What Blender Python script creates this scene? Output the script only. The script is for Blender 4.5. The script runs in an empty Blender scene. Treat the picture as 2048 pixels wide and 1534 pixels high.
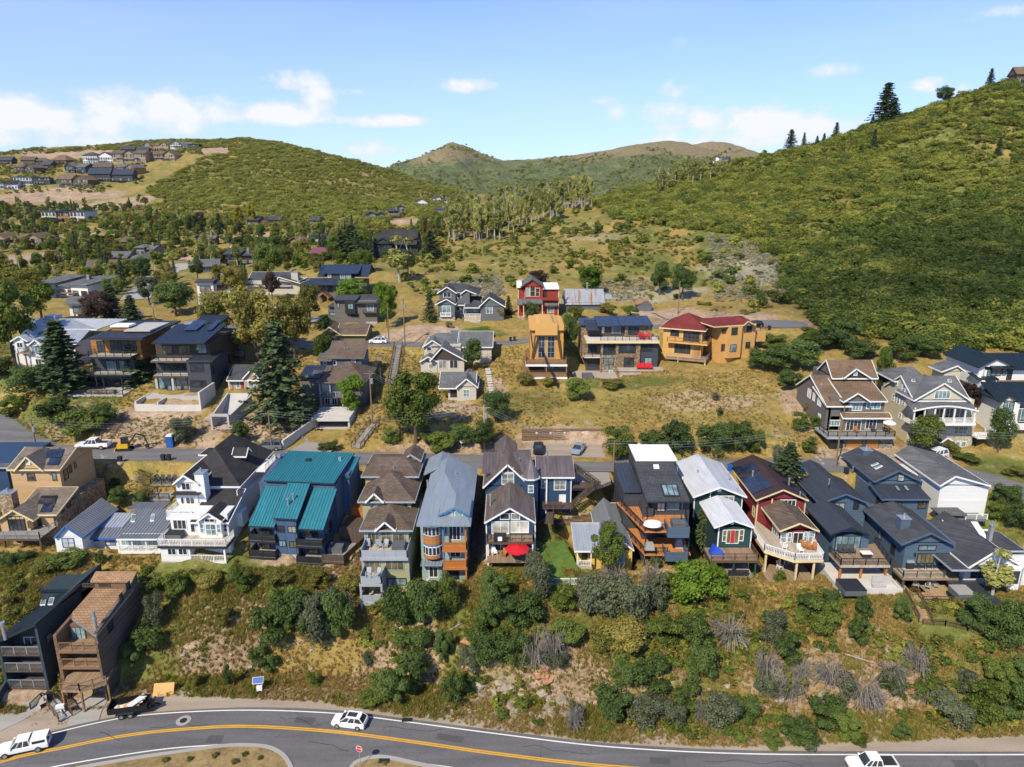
import bpy,math,random
import numpy as np
from mathutils import Vector
R=math.radians
random.seed(7)
rng=np.random.default_rng(7)
SC=bpy.context.scene
COL=SC.collection
# ------------------------------------------------------------------ camera
CAM_H,PITCH,FPX=62.0,R(15.5),1419.0
CP,SP=math.cos(PITCH),math.sin(PITCH)
cam=bpy.data.cameras.new('camera');cam.sensor_width=36;cam.lens=36*FPX/2048
cam.clip_start=1;cam.clip_end=20000
camo=bpy.data.objects.new('camera',cam);COL.objects.link(camo)
camo.location=(0,0,CAM_H);camo.rotation_euler=(R(90)-PITCH,0,0)
SC.camera=camo
# ------------------------------------------------------------------ sky and sun
SUN_AZ,SUN_EL=R(-150),R(44)
w=bpy.data.worlds.new('World');SC.world=w;w.use_nodes=True
nt=w.node_tree;nt.nodes.clear()
def N(t,typ,**kw):
 n=t.nodes.new(typ)
 for k,v in kw.items():setattr(n,k,v)
 return n
def L(t,a,b):t.links.new(a,b)
def mathn(t,op,a,b=None,c=None,clamp=False):
 n=N(t,'ShaderNodeMath',operation=op,use_clamp=clamp)
 for i,v in enumerate((a,b,c)):
  if v is None:continue
  if hasattr(v,'is_output'):L(t,v,n.inputs[i])
  else:n.inputs[i].default_value=v
 return n.outputs[0]
def mixc(t,f,a,b,mode='MIX'):
 n=N(t,'ShaderNodeMix',data_type='RGBA',blend_type=mode)
 for i,v in ((0,f),(6,a),(7,b)):
  if hasattr(v,'is_output'):L(t,v,n.inputs[i])
  elif i==0:n.inputs[0].default_value=v
  else:n.inputs[i].default_value=(*v[:3],1)
 return n.outputs[2]
def ramp(t,f,stops):
 n=N(t,'ShaderNodeValToRGB');L(t,f,n.inputs[0])
 e=n.color_ramp.elements
 while len(e)<len(stops):e.new(.5)
 for q,(p,c) in zip(e,stops):
  q.position=p;q.color=(*c,1) if len(c)==3 else c
 return n.outputs[0]
def gray(*v):return [(p,(a,a,a)) for p,a in v]
sky=N(nt,'ShaderNodeTexSky',sky_type='NISHITA',sun_disc=False,sun_elevation=SUN_EL,sun_rotation=SUN_AZ,altitude=2100,air_density=1.0,dust_density=0.6,ozone_density=1.6)
geo=N(nt,'ShaderNodeTexCoord');sep=N(nt,'ShaderNodeSeparateXYZ');L(nt,geo.outputs['Generated'],sep.inputs[0])
# clouds: lumpy noise in direction space, low banks near the horizon
el=mathn(nt,'DIVIDE',sep.outputs[2],mathn(nt,'MAXIMUM',mathn(nt,'SQRT',mathn(nt,'ADD',mathn(nt,'MULTIPLY',sep.outputs[0],sep.outputs[0]),mathn(nt,'MULTIPLY',sep.outputs[1],sep.outputs[1]))),.05))
az=mathn(nt,'ARCTAN2',sep.outputs[0],sep.outputs[1])
cv=N(nt,'ShaderNodeCombineXYZ');L(nt,az,cv.inputs[0]);L(nt,mathn(nt,'MULTIPLY',el,1.15),cv.inputs[1])
n1=N(nt,'ShaderNodeTexNoise',noise_dimensions='3D');n1.inputs['Scale'].default_value=17;n1.inputs['Detail'].default_value=9;n1.inputs['Roughness'].default_value=.60
L(nt,cv.outputs[0],n1.inputs['Vector'])
def blob(a0,e0,sa,se,w_):
 "an elliptical cloud body round azimuth a0, slope e0"
 da=mathn(nt,'DIVIDE',mathn(nt,'SUBTRACT',az,a0),sa);de=mathn(nt,'DIVIDE',mathn(nt,'SUBTRACT',el,e0),se)
 g=mathn(nt,'POWER',2.718,mathn(nt,'MULTIPLY',mathn(nt,'ADD',mathn(nt,'MULTIPLY',da,da),mathn(nt,'MULTIPLY',de,de)),-1))
 return mathn(nt,'MULTIPLY',g,w_)
def sdir(px,py):
 u,v=(px-1024)/FPX,(py-767)/FPX
 d=(u,CP-v*SP,-(SP+v*CP));h=math.hypot(d[0],d[1])
 return math.atan2(d[0],d[1]),d[2]/h
tot=None
for px,py,sx,sy,ww in ((50,225,90,28,.9),(190,245,170,22,.7),(330,205,85,24,.95),(590,165,60,20,.85),(560,222,75,16,.75),(640,205,50,26,.4),(650,240,170,11,.8),(790,242,30,9,.5),(760,298,60,14,.75),(945,172,60,14,.6),(1370,175,42,16,.65),(1205,198,26,10,.5),(1290,222,80,16,.55),(1480,250,130,28,1.0),(1640,250,110,22,.85),(1850,165,26,11,.6),(1930,180,50,15,.5),(1400,285,200,12,.5),(1660,140,50,12,.4),(1350,80,150,14,.16),(2010,25,70,12,.3),(120,285,200,10,.5),(710,183,20,8,.45),(-300,230,180,30,.9),(-900,200,160,34,.8),(2500,200,200,30,.9),(3100,180,160,40,.8)):
 a0,e0=sdir(px,py)
 b=blob(a0,e0,sx/FPX,sy/FPX,ww)
 tot=b if tot is None else mathn(nt,'ADD',tot,b)
dens=mathn(nt,'ADD',mathn(nt,'MULTIPLY',tot,1.0),mathn(nt,'MULTIPLY',mathn(nt,'SUBTRACT',n1.outputs[0],.49),4.0))
dens=mathn(nt,'MULTIPLY',dens,mathn(nt,'MULTIPLY',tot,3.0,clamp=True))
cm=ramp(nt,dens,gray((.10,0),(.45,.45),(1.0,.95)))
# wide thin veils higher up
n2=N(nt,'ShaderNodeTexNoise');n2.inputs['Scale'].default_value=2.2;n2.inputs['Detail'].default_value=6
cv2=N(nt,'ShaderNodeCombineXYZ');L(nt,az,cv2.inputs[0]);L(nt,mathn(nt,'MULTIPLY',el,6),cv2.inputs[1]);L(nt,cv2.outputs[0],n2.inputs['Vector'])
veil=mathn(nt,'MULTIPLY',ramp(nt,n2.outputs[0],gray((.45,0),(.75,1))),.22)
up=ramp(nt,el,gray((0,0),(.02,1)))
hz=ramp(nt,el,[(0,(.62,.62,.62)),(.14,(.40,.40,.40)),(.30,(.12,.12,.12)),(1,(.03,.03,.03))])
base=mixc(nt,1.0,sky.outputs[0],(.40,.56,.84),'MULTIPLY')
base=mixc(nt,mathn(nt,'MULTIPLY',hz,up),base,(2.7,3.0,3.65))
cloudc=mixc(nt,mathn(nt,'MULTIPLY',cm,1,clamp=True),(2.75,3.1,3.6),(3.7,3.72,3.8))
skyc=mixc(nt,mathn(nt,'MULTIPLY',mathn(nt,'MAXIMUM',cm,veil),up),base,cloudc)
w.cycles.sampling_method='MANUAL';w.cycles.sample_map_resolution=256
bg=N(nt,'ShaderNodeBackground');L(nt,skyc,bg.inputs[0]);bg.inputs[1].default_value=0.15
out=N(nt,'ShaderNodeOutputWorld');L(nt,bg.outputs[0],out.inputs[0])
sun=bpy.data.lights.new('sun','SUN');sun.energy=3.35;sun.angle=R(.53);sun.color=(1.0,.89,.67)
suno=bpy.data.objects.new('sun',sun);COL.objects.link(suno)
SUND=Vector((math.sin(SUN_AZ)*math.cos(SUN_EL),math.cos(SUN_AZ)*math.cos(SUN_EL),math.sin(SUN_EL)))
suno.rotation_euler=SUND.to_track_quat('Z','Y').to_euler();suno.location=(-200,-120,300)
SC.view_settings.view_transform='Standard';SC.view_settings.look='None'
SC.view_settings.exposure=0.84;SC.view_settings.gamma=1;SC.view_settings.use_curve_mapping=False
SC.render.engine='CYCLES'
cy=SC.cycles
cy.use_denoising=True;cy.max_bounces=6;cy.diffuse_bounces=3;cy.glossy_bounces=3;cy.transmission_bounces=3
cy.transparent_max_bounces=64;cy.volume_bounces=1;cy.use_adaptive_sampling=True;cy.adaptive_threshold=.02
cy.caustics_reflective=False;cy.caustics_refractive=False
# ------------------------------------------------------------------ pixel <-> place
OX,OY,SCL=0.0,0.0,1.0
def crop(ox=0,oy=0,s=3.933):
 "coordinates that follow are read in an enlarged detail of the photograph"
 global OX,OY,SCL
 OX,OY,SCL=ox,oy,s
def full():crop(0,0,1.0)
def ray(px,py):
 u,v=(OX+px/SCL-1024)/FPX,(OY+py/SCL-767)/FPX
 return u,CP-v*SP,-(SP+v*CP)
def at(px,py,D):
 "the point seen at a pixel, D metres in front of the camera"
 d=ray(px,py);t=D/d[1]
 return Vector((d[0]*t,D,CAM_H+d[2]*t))
def atz(px,py,z):
 d=ray(px,py);t=(z-CAM_H)/d[2]
 return Vector((d[0]*t,d[1]*t,z))
def atx(px,py,X):
 d=ray(px,py);t=X/d[0]
 return Vector((X,d[1]*t,CAM_H+d[2]*t))
def proj(p):
 y,z=p[1],p[2]-CAM_H
 Z=y*CP-z*SP;v=(-z*CP-y*SP)/Z
 return 1024+FPX*p[0]/Z,767+FPX*v
 # ------------------------------------------------------------------ materials
MATS={}
def base_mat(name,rough=.8,spec=.3,metal=0.0):
 m=bpy.data.materials.new(name);m.use_nodes=True
 t=m.node_tree;b=t.nodes['Principled BSDF']
 b.inputs['Roughness'].default_value=rough;b.inputs['Specular IOR Level'].default_value=spec;b.inputs['Metallic'].default_value=metal
 MATS[name]=m
 return m,t,b
def bump(t,b,h,strength=.4,dist=.05):
 n=N(t,'ShaderNodeBump');n.inputs['Strength'].default_value=strength;n.inputs['Distance'].default_value=dist
 L(t,h,n.inputs['Height']);L(t,n.outputs[0],b.inputs['Normal'])
def objco(t):return N(t,'ShaderNodeTexCoord').outputs['Object']
def noise(t,co,scale,detail=4,rough=.55):
 n=N(t,'ShaderNodeTexNoise');n.inputs['Scale'].default_value=scale;n.inputs['Detail'].default_value=detail;n.inputs['Roughness'].default_value=rough
 if co is not None:L(t,co,n.inputs['Vector'])
 return n.outputs[0]
def mapped(t,co,s):
 n=N(t,'ShaderNodeMapping');n.inputs['Scale'].default_value=s;L(t,co,n.inputs[0]);return n.outputs[0]
def sc(c,k):return tuple(min(1,x*k) for x in c)
def paint(name,c,rough=.7,var=.18,spec=.3,metal=0.0,fine=6.0):
 m,t,b=base_mat(name,rough,spec,metal);co=objco(t)
 f=mathn(t,'MULTIPLY',mathn(t,'ADD',noise(t,co,.5),noise(t,co,fine)),.5)
 L(t,ramp(t,f,[(.3,sc(c,1-var)),(.7,sc(c,1+var))]),b.inputs['Base Color'])
 return m
def siding(name,c,pitch=.22,vert=False,var=.12,rough=.65,gap=.5):
 "lapped or upright boards: fine relief and slight board-to-board colour"
 m,t,b=base_mat(name,rough,.3);co=objco(t)
 sx=N(t,'ShaderNodeSeparateXYZ');L(t,co,sx.inputs[0])
 q=mathn(t,'ADD',sx.outputs[0],sx.outputs[1]) if vert else sx.outputs[2]
 k=mathn(t,'DIVIDE',q,pitch);fr=mathn(t,'FRACT',k)
 wn=N(t,'ShaderNodeTexWhiteNoise',noise_dimensions='1D');L(t,mathn(t,'FLOOR',k),wn.inputs['W'])
 f=mathn(t,'ADD',mathn(t,'MULTIPLY',wn.outputs[0],.45),mathn(t,'MULTIPLY',noise(t,mapped(t,co,(.8,.8,2.5)),1.2),.55))
 col=ramp(t,f,[(.2,sc(c,1-var)),(.8,sc(c,1+var))])
 line=ramp(t,fr,gray((0,gap),(.14,1)))
 L(t,mixc(t,1,col,line,'MULTIPLY'),b.inputs['Base Color'])
 bump(t,b,fr,.35,.03)
 return m
def shingle(name,c,c2=None,rough=.85,sx=.55,sy=.3):
 m,t,b=base_mat(name,rough,.2);co=objco(t)
 s3=N(t,'ShaderNodeSeparateXYZ');L(t,co,s3.inputs[0])
 cb=N(t,'ShaderNodeCombineXYZ');L(t,mathn(t,'ADD',s3.outputs[0],mathn(t,'MULTIPLY',s3.outputs[1],.37)),cb.inputs[0])
 L(t,mathn(t,'ADD',mathn(t,'MULTIPLY',s3.outputs[2],1.6),mathn(t,'MULTIPLY',s3.outputs[1],.45)),cb.inputs[1])
 br=N(t,'ShaderNodeTexBrick');br.offset=.5
 c2=c2 or sc(c,.72)
 br.inputs['Color1'].default_value=(*c,1);br.inputs['Color2'].default_value=(*c2,1);br.inputs['Mortar'].default_value=(*sc(c,.45),1)
 br.inputs['Scale'].default_value=1;br.inputs['Brick Width'].default_value=sx;br.inputs['Row Height'].default_value=sy;br.inputs['Mortar Size'].default_value=.03
 L(t,cb.outputs[0],br.inputs[0])
 w_=ramp(t,noise(t,co,.35,5),gray((.3,.78),(.7,1.2)))
 L(t,mixc(t,1,br.outputs[0],w_,'MULTIPLY'),b.inputs['Base Color'])
 bump(t,b,noise(t,co,9,3),.3,.03)
 return m
def metalroof(name,c,rough=.42,metal=.35,var=.12,streak=None):
 m,t,b=base_mat(name,rough,.5,metal);co=objco(t)
 f=noise(t,mapped(t,co,(2.2,.25,.25)),.9,5)
 col=ramp(t,f,[(.3,sc(c,1-var)),(.7,sc(c,1+var))])
 if streak:
  sf=ramp(t,noise(t,mapped(t,co,(1.3,.12,.12)),.9,6,.7),gray((.52,0),(.62,1)))
  col=mixc(t,sf,col,streak)
 L(t,col,b.inputs['Base Color'])
 L(t,ramp(t,noise(t,co,1.1),gray((.3,rough-.07),(.7,rough+.12))),b.inputs['Roughness'])
 return m
def stone(name,cs,scale=1.6,rough=.9):
 m,t,b=base_mat(name,rough,.2);co=mapped(t,objco(t),(1,1,1.7))
 v=N(t,'ShaderNodeTexVoronoi');v.inputs['Scale'].default_value=scale;L(t,co,v.inputs[0])
 sepc=N(t,'ShaderNodeSeparateColor');L(t,v.outputs['Color'],sepc.inputs[0])
 col=ramp(t,sepc.outputs[0],[(i/(len(cs)-1),c) for i,c in enumerate(cs)])
 e=N(t,'ShaderNodeTexVoronoi',feature='DISTANCE_TO_EDGE');e.inputs['Scale'].default_value=scale;L(t,co,e.inputs[0])
 ln=ramp(t,e.outputs[0],gray((0,.35),(.09,1)))
 L(t,mixc(t,1,mixc(t,1,col,ln,'MULTIPLY'),ramp(t,noise(t,co,5),gray((.3,.8),(.7,1.15))),'MULTIPLY'),b.inputs['Base Color'])
 bump(t,b,e.outputs[0],.6,.12)
 return m
def wood(name,c,pitch=.16,axis=0,var=.25,rough=.7):
 m,t,b=base_mat(name,rough,.3);co=objco(t)
 sx=N(t,'ShaderNodeSeparateXYZ');L(t,co,sx.inputs[0])
 k=mathn(t,'DIVIDE',sx.outputs[axis],pitch);fr=mathn(t,'FRACT',k)
 wn=N(t,'ShaderNodeTexWhiteNoise',noise_dimensions='1D');L(t,mathn(t,'FLOOR',k),wn.inputs['W'])
 f=mathn(t,'ADD',mathn(t,'MULTIPLY',wn.outputs[0],.5),mathn(t,'MULTIPLY',noise(t,co,2.5),.5))
 L(t,mixc(t,1,ramp(t,f,[(.2,sc(c,1-var)),(.8,sc(c,1+var))]),ramp(t,fr,gray((0,.6),(.1,1))),'MULTIPLY'),b.inputs['Base Color'])
 return m
def glass(name,c,rough=.06,lum=.0):
 m,t,b=base_mat(name,rough,.7);co=objco(t)
 L(t,ramp(t,noise(t,co,.55,2),[(.35,sc(c,.6)),(.65,sc(c,1.5))]),b.inputs['Base Color'])
 b.inputs['Coat Weight'].default_value=.3;b.inputs['Coat Roughness'].default_value=.03
 return m
 # ------------------------------------------------------------------ mesh collector
class B:
 def __init__(s):s.v,s.f=[],[]
 def add(s,vs,fs):
  n=len(s.v);s.v+=[tuple(p) for p in vs];s.f+=[tuple(i+n for i in f) for f in fs];return s
 def box(s,x0,x1,y0,y1,z0,z1):
  x0,x1=min(x0,x1),max(x0,x1);y0,y1=min(y0,y1),max(y0,y1);z0,z1=min(z0,z1),max(z0,z1)
  return s.add([(x0,y0,z0),(x1,y0,z0),(x1,y1,z0),(x0,y1,z0),(x0,y0,z1),(x1,y0,z1),(x1,y1,z1),(x0,y1,z1)],[(0,3,2,1),(4,5,6,7),(0,1,5,4),(1,2,6,5),(2,3,7,6),(3,0,4,7)])
 def extr(s,pts,d):
  "closed prism: planar polygon pushed along d"
  n=len(pts);a=[Vector(p) for p in pts];d=Vector(d)
  nv=Vector((0,0,0))
  for i in range(n):nv+=a[i].cross(a[(i+1)%n])
  if nv.dot(d)>0:a=a[::-1]
  return s.add(a+[p+d for p in a],[tuple(range(n)),tuple(range(2*n-1,n-1,-1))]+[(i,i+n,(i+1)%n+n,(i+1)%n) for i in range(n)])
 def bar(s,p,q,w=.1,h=None):
  p,q=Vector(p),Vector(q);h=h or w;d=(q-p)
  if d.length<1e-6:return s
  d.normalize();up=Vector((0,0,1)) if abs(d.z)<.95 else Vector((0,1,0))
  a=d.cross(up).normalized()*w/2;b=a.cross(d).normalized()*h/2
  vs=[p-a-b,p+a-b,p+a+b,p-a+b,q-a-b,q+a-b,q+a+b,q-a+b]
  return s.add(vs,[(0,1,2,3),(7,6,5,4),(0,4,5,1),(1,5,6,2),(2,6,7,3),(3,7,4,0)])
 def tube(s,p,q,r0,r1=None,n=8,cap=True):
  p,q=Vector(p),Vector(q);r1=r0 if r1 is None else r1;d=(q-p).normalized()
  up=Vector((0,0,1)) if abs(d.z)<.95 else Vector((1,0,0));a=d.cross(up).normalized();b=a.cross(d)
  vs=[p+(a*math.cos(i*6.2832/n)+b*math.sin(i*6.2832/n))*r0 for i in range(n)]+[q+(a*math.cos(i*6.2832/n)+b*math.sin(i*6.2832/n))*r1 for i in range(n)]
  fs=[(i,(i+1)%n,(i+1)%n+n,i+n) for i in range(n)]
  if cap:fs+=[tuple(range(n-1,-1,-1)),tuple(range(n,2*n))]
  return s.add(vs,fs)
 def build(s,name,mat,parent=None,smooth=False):
  me=bpy.data.meshes.new(name)
  off=Vector((0,0,0))
  p=parent
  while p is not None:off+=p.location;p=p.parent
  me.from_pydata([(x-off.x,y-off.y,z-off.z) for x,y,z in s.v],[],s.f)
  if isinstance(mat,str):mat=MATS[mat]
  if mat:me.materials.append(mat)
  if smooth:me.polygons.foreach_set('use_smooth',[True]*len(me.polygons))
  o=bpy.data.objects.new(name,me);COL.objects.link(o);o.parent=parent
  return o
def tag(o,label=None,cat=None,group=None,kind=None):
 for k,v in (('label',label),('category',cat),('group',group),('kind',kind)):
  if v:o[k]=v
 return o
def empty(name,loc,label,cat,group=None,rz=0):
 o=bpy.data.objects.new(name,None);COL.objects.link(o);o.location=loc;o.rotation_euler.z=rz;o.empty_display_size=.3
 return tag(o,label,cat,group)
def copy_tree(o,parent=None):
 c=o.copy();COL.objects.link(c);c.parent=parent
 for ch in o.children:copy_tree(ch,c)
 return c
 # ------------------------------------------------------------------ numpy value noise
_perm=rng.random((256,256))
def vnoise(x,y):
 xi,yi=np.floor(x).astype(int),np.floor(y).astype(int);fx,fy=x-xi,y-yi
 fx,fy=fx*fx*(3-2*fx),fy*fy*(3-2*fy)
 g=lambda a,b:_perm[a%256,b%256]
 return (g(xi,yi)*(1-fx)+g(xi+1,yi)*fx)*(1-fy)+(g(xi,yi+1)*(1-fx)+g(xi+1,yi+1)*fx)*fy
def fbm(x,y,o=4):
 s,a,k=0,.5,1.0
 for i in range(o):s=s+a*vnoise(x*k+17*i,y*k+31*i);a*=.5;k*=2.03
 return s/(1-.5**o)
# ------------------------------------------------------------------ terrain: surveyed points -> smooth height field
full()
SURV=[]
def surv(p):SURV.append((p.x/p.y,math.log(p.y),p.z))
for a in np.linspace(-1.3,1.3,14):
 for Y in (12,25,45,60):surv(Vector((a*Y,Y,0)))
for px,py,z in ((-260,1470,0),(-100,1440,0),(40,1420,.2),(160,1430,0),(200,1402,.2),(330,1385,.3),(500,1385,.3),(650,1402,.3),(800,1428,.3),(1000,1457,.3),(1200,1482,.3),(1480,1492,.3),(1750,1492,.3),(1900,1468,.3),(2048,1452,.3),(2300,1450,.3),(100,1300,4.5),(60,1200,8),(150,1398,1.3),(200,1392,1.2),(110,1402,1.0),(60,1404,.9),(10,1410,.7),(250,1200,7),(330,1290,3.6),(300,1160,8.6),(-200,1140,10),(-60,1115,10),(100,1115,10),(235,1108,10),(400,1128,10),(590,1138,9.6),(640,1300,3.6),(730,1222,6.3),(800,1185,8),(880,1165,8.8),(1000,1135,9.6),(1140,1165,9),(1240,1150,9.4),(1320,1152,9.2),(1480,1160,9),(1600,1165,9),(1740,1200,8.4),(1880,1210,8.2),(2000,1200,8.7),(2200,1200,8.7),(1050,1400,2.6),(1040,1340,4.2),(1700,1332,4.6),(1400,1330,4.4),(850,1310,4.2),(1980,1330,4.4),(200,1000,13),(280,940,15.2),(500,1040,12),(720,1060,11.5),(945,1030,12.3),(1110,1050,12),(1180,1000,13.4),(1240,960,14.8),(1400,1060,11.8),(1600,1060,11.5),(1760,1080,10.8),(1990,1060,11.5),(2100,1050,11.5),(-150,905,16),(20,905,16),(170,908,16),(300,908,16),(500,912,16),(740,918,16),(940,922,16),(1150,929,16),(1440,932,15.8),(1650,930,15.8),(1850,935,15.5),(1990,945,15.1),(2150,960,14.8),(800,880,17.4),(900,885,17),(1000,875,17.7),(1120,884,16.4),(1120,850,19),(1250,850,18.5),(1400,860,18),(1600,880,17.6),(1250,800,20),(1400,790,21),(1420,750,22.3),(1560,780,21.5),(1100,768,21),(950,806,19.5),(760,800,19.8),(650,862,17),(590,885,16.4),(560,835,18.6),(480,800,20),(400,820,19.4),(340,870,17),(300,830,18.6),(200,800,20.4),(110,850,17.4),(20,860,16.4),(-100,850,16.6),(20,760,21.8),(100,742,23.4),(250,790,20.8),(-150,740,22),(640,800,20),(500,785,20.8),(860,780,20.4),(720,740,22.6),(640,690,25),(760,688,25),(900,690,25),(1020,685,25),(1150,665,26),(1330,655,27),(1480,656,27.2),(1560,652,27.4),(1240,758,21.4),(1330,730,23),(1090,760,21.4),(1000,730,22.8),(1150,715,23.6),(840,740,22.4),(430,690,25),(300,690,25.6),(150,690,25.4),(520,640,26.6),(-100,690,25),(1700,908,16.8),(1870,908,16.5),(2000,890,17),(2150,890,17),(1620,850,18.6),(1650,760,22.5),(1790,800,20.6),(1600,700,25),(1750,720,24.8),(1880,770,22),(1960,760,22.6),(1900,690,27.2),(2040,690,28),(2200,690,28)):
 surv(atz(px,py,z))
def att(px,py,t):
 d=ray(px,py);return Vector((d[0]*t,d[1]*t,CAM_H+d[2]*t))
for px,py,t in ((1170,615,203),(1000,650,188),(1300,625,205),(1200,560,238),(1200,500,270),(1200,450,318),(1200,410,390),(1180,396,440),(1060,600,215),(950,560,235),(1040,470,330),(1040,420,420),(950,430,470),(930,500,300),(1350,600,212),(1350,500,272),(1350,420,340),(1330,362,430),(1440,330,430),(1500,500,262),(1500,420,320),(1500,360,380),(1530,316,425),(1620,600,206),(1650,500,255),(1650,400,315),(1650,330,365),(1650,287,410),(1750,252,408),(1850,220,404),(1750,600,196),(1800,500,245),(1800,400,300),(1800,310,350),(1900,600,192),(1900,500,240),(1900,400,292),(1900,300,345),(1930,193,400),(2048,600,188),(2048,450,255),(2048,300,335),(2048,150,395),(2250,600,190),(2250,400,280),(2250,200,350),(2250,90,395),(2500,500,240),(2500,60,400),(2500,250,330),(620,600,222),(740,600,218),(820,600,214),(720,520,285),(830,520,285),(620,540,270),(480,600,225),(350,620,215),(150,620,212),(0,620,212),(-200,620,212),(200,560,290),(-100,560,290),(200,500,415),(-100,500,420),(400,500,400),(520,500,390),(640,480,400),(740,470,400),(200,450,550),(-100,450,560),(100,400,690),(300,400,680),(-200,400,700),(150,350,830),(-150,350,860),(300,350,820),(20,312,940),(-200,300,960),(100,300,1010),(200,292,1010),(300,285,1010),(400,282,1000),(480,280,980),(560,288,980),(640,304,980),(720,326,980),(800,350,980),(870,368,980),(940,388,960),(500,440,520),(620,430,540),(760,420,600),(850,415,640),(500,390,660),(650,390,690),(780,392,760),(500,340,830),(620,350,830),(880,440,460),(820,455,430)):
 surv(att(px,py,t))
for a,Y,z in ((-1.2,1400,95),(-.8,1400,95),(-.5,1400,95),(-.3,1400,70),(-.1,1400,35),(.05,1400,30),(.2,1400,40),(.45,700,60),(.2,640,25),(.1,700,25),(0,800,30),(.3,560,45),(.5,520,75),(.7,520,100),(.9,520,110),(.5,1400,60),(.9,1400,80),(1.3,1400,90),(1.3,500,110),(-1.3,300,26),(-1.3,120,16),(1.3,115,14),(1.3,90,9),(-1.3,92,10),(-1.3,76,.3),(1.3,68,.3)):
 surv(Vector((a*Y,Y,z)))
SV=np.array(SURV);KS=1.6
def _k(a,b):
 d=np.sqrt(((a[:,None,0]-b[None,:,0])*KS)**2+(a[:,None,1]-b[None,:,1])**2)
 return -d
_A=_k(SV,SV)+np.eye(len(SV))*-.004*0
_n=len(SV)
_M=np.zeros((_n+1,_n+1));_M[:_n,:_n]=_A-np.eye(_n)*-.003;_M[_n,:_n]=1;_M[:_n,_n]=1
_W=np.linalg.solve(_M,np.append(SV[:,2],0))
S0,S1,NS=-1.22,1.22,400
LY0,LY1,NY=math.log(10),math.log(1400),640
# more rows where the houses stand
_ly=np.unique(np.concatenate([np.linspace(LY0,math.log(64),40),np.linspace(math.log(64),math.log(140),260),np.linspace(math.log(140),math.log(450),260),np.linspace(math.log(450),LY1,130)]))
_ss=np.linspace(S0,S1,NS)
NY=len(_ly)
GS,GL=np.meshgrid(_ss,_ly)
GZ=np.zeros(GS.shape)
for i in range(0,NY,40):
 q=np.stack([GS[i:i+40].ravel(),GL[i:i+40].ravel()],1)
 GZ[i:i+40]=(_k(q,SV)@_W[:_n]+_W[_n]).reshape(GS[i:i+40].shape)
GY=np.exp(GL);GX=GS*GY
def smooth01(x):x=np.clip(x,0,1);return x*x*(3-2*x)
# rough ground
rel=(fbm(GX*.35,GY*.35)-.5)*.9+(fbm(GX*.09+9,GY*.09)-.5)*1.6
rel=rel*smooth01((GZ-.35)/2.5)*np.clip(GY/110,.7,6)**.6
far_rel=(fbm(GX*.012,GY*.012+4)-.5)*14*smooth01((GY-330)/400)
GZ=GZ+rel+far_rel
# rock cut above the highway
def rockmask(x,y):
 m=0
 for px,py,rx,ry in ((1060,1400,5.5,2.3),(990,1385,4.0,1.8),(1150,1405,2.5,1.3)):
  c=atz(px,py,2.6);m=np.maximum(m,np.exp(-((x-c.x)/rx)**2-((y-c.y)/ry)**2))
 return m
ROCK=rockmask(GX,GY)
GZ=GZ+ROCK*(np.abs(fbm(GX*1.1,GY*1.5)-.5)*2.6-.2)
GZ=np.where(GZ<.02,.02*0+np.maximum(GZ*.05,-.05),GZ)
def hgt(x,y):
 "ground height (bilinear in the height field)"
 s=np.clip(np.asarray(x)/np.asarray(y),S0+1e-4,S1-1e-4);l=np.clip(np.log(y),LY0,LY1-1e-6)
 j=(s-S0)/(S1-S0)*(NS-1);j0=np.floor(j).astype(int);fj=j-j0
 i0=np.clip(np.searchsorted(_ly,l,'right')-1,0,NY-2);fi=(l-_ly[i0])/(_ly[i0+1]-_ly[i0])
 return (GZ[i0,j0]*(1-fj)+GZ[i0,j0+1]*fj)*(1-fi)+(GZ[i0+1,j0]*(1-fj)+GZ[i0+1,j0+1]*fj)*fi
def gh(x,y):return float(hgt(np.array([x]),np.array([y]))[0])
_T=np.concatenate([np.arange(60,140,.25),np.arange(140,500,.8),np.arange(500,1350,2.5)])
def ground(px,py):
 "where the ray through a pixel meets the ground"
 d=ray(px,py);x,y,z=d[0]*_T,d[1]*_T,CAM_H+d[2]*_T
 h=hgt(x,y);k=np.nonzero(z<h)[0]
 if len(k)==0:
  i=np.argmin((z-h)[_T<560]);return Vector((x[i],y[i],h[i]))
 i=k[0]
 if i==0:return Vector((x[0],y[0],h[0]))
 a=(z[i-1]-h[i-1])/((z[i-1]-h[i-1])-(z[i]-h[i])+1e-9)
 X,Y=x[i-1]+(x[i]-x[i-1])*a,y[i-1]+(y[i]-y[i-1])*a
 return Vector((X,Y,gh(X,Y)))
def flatten(pts,half,soft,zoff=0.0):
 "bench the ground along a centre line (list of 3-D points)"
 global GZ
 P=np.array([tuple(p) for p in pts]);best=np.full(GX.shape,1e9);zz=np.zeros(GX.shape)
 m=(GX>P[:,0].min()-half-soft-5)&(GX<P[:,0].max()+half+soft+5)&(GY>P[:,1].min()-half-soft-5)&(GY<P[:,1].max()+half+soft+5)
 gx,gy=GX[m],GY[m];b=np.full(gx.shape,1e9);zb=np.zeros(gx.shape)
 for a,c in zip(P[:-1],P[1:]):
  d=c[:2]-a[:2];ll=(d**2).sum()+1e-9
  t=np.clip(((gx-a[0])*d[0]+(gy-a[1])*d[1])/ll,0,1)
  dist=np.hypot(gx-a[0]-d[0]*t,gy-a[1]-d[1]*t);u=dist<b
  b=np.where(u,dist,b);zb=np.where(u,a[2]+(c[2]-a[2])*t,zb)
 f=1-smooth01((b-half)/soft)
 GZ[m]=GZ[m]*(1-f)+(zb+zoff)*f
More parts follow.
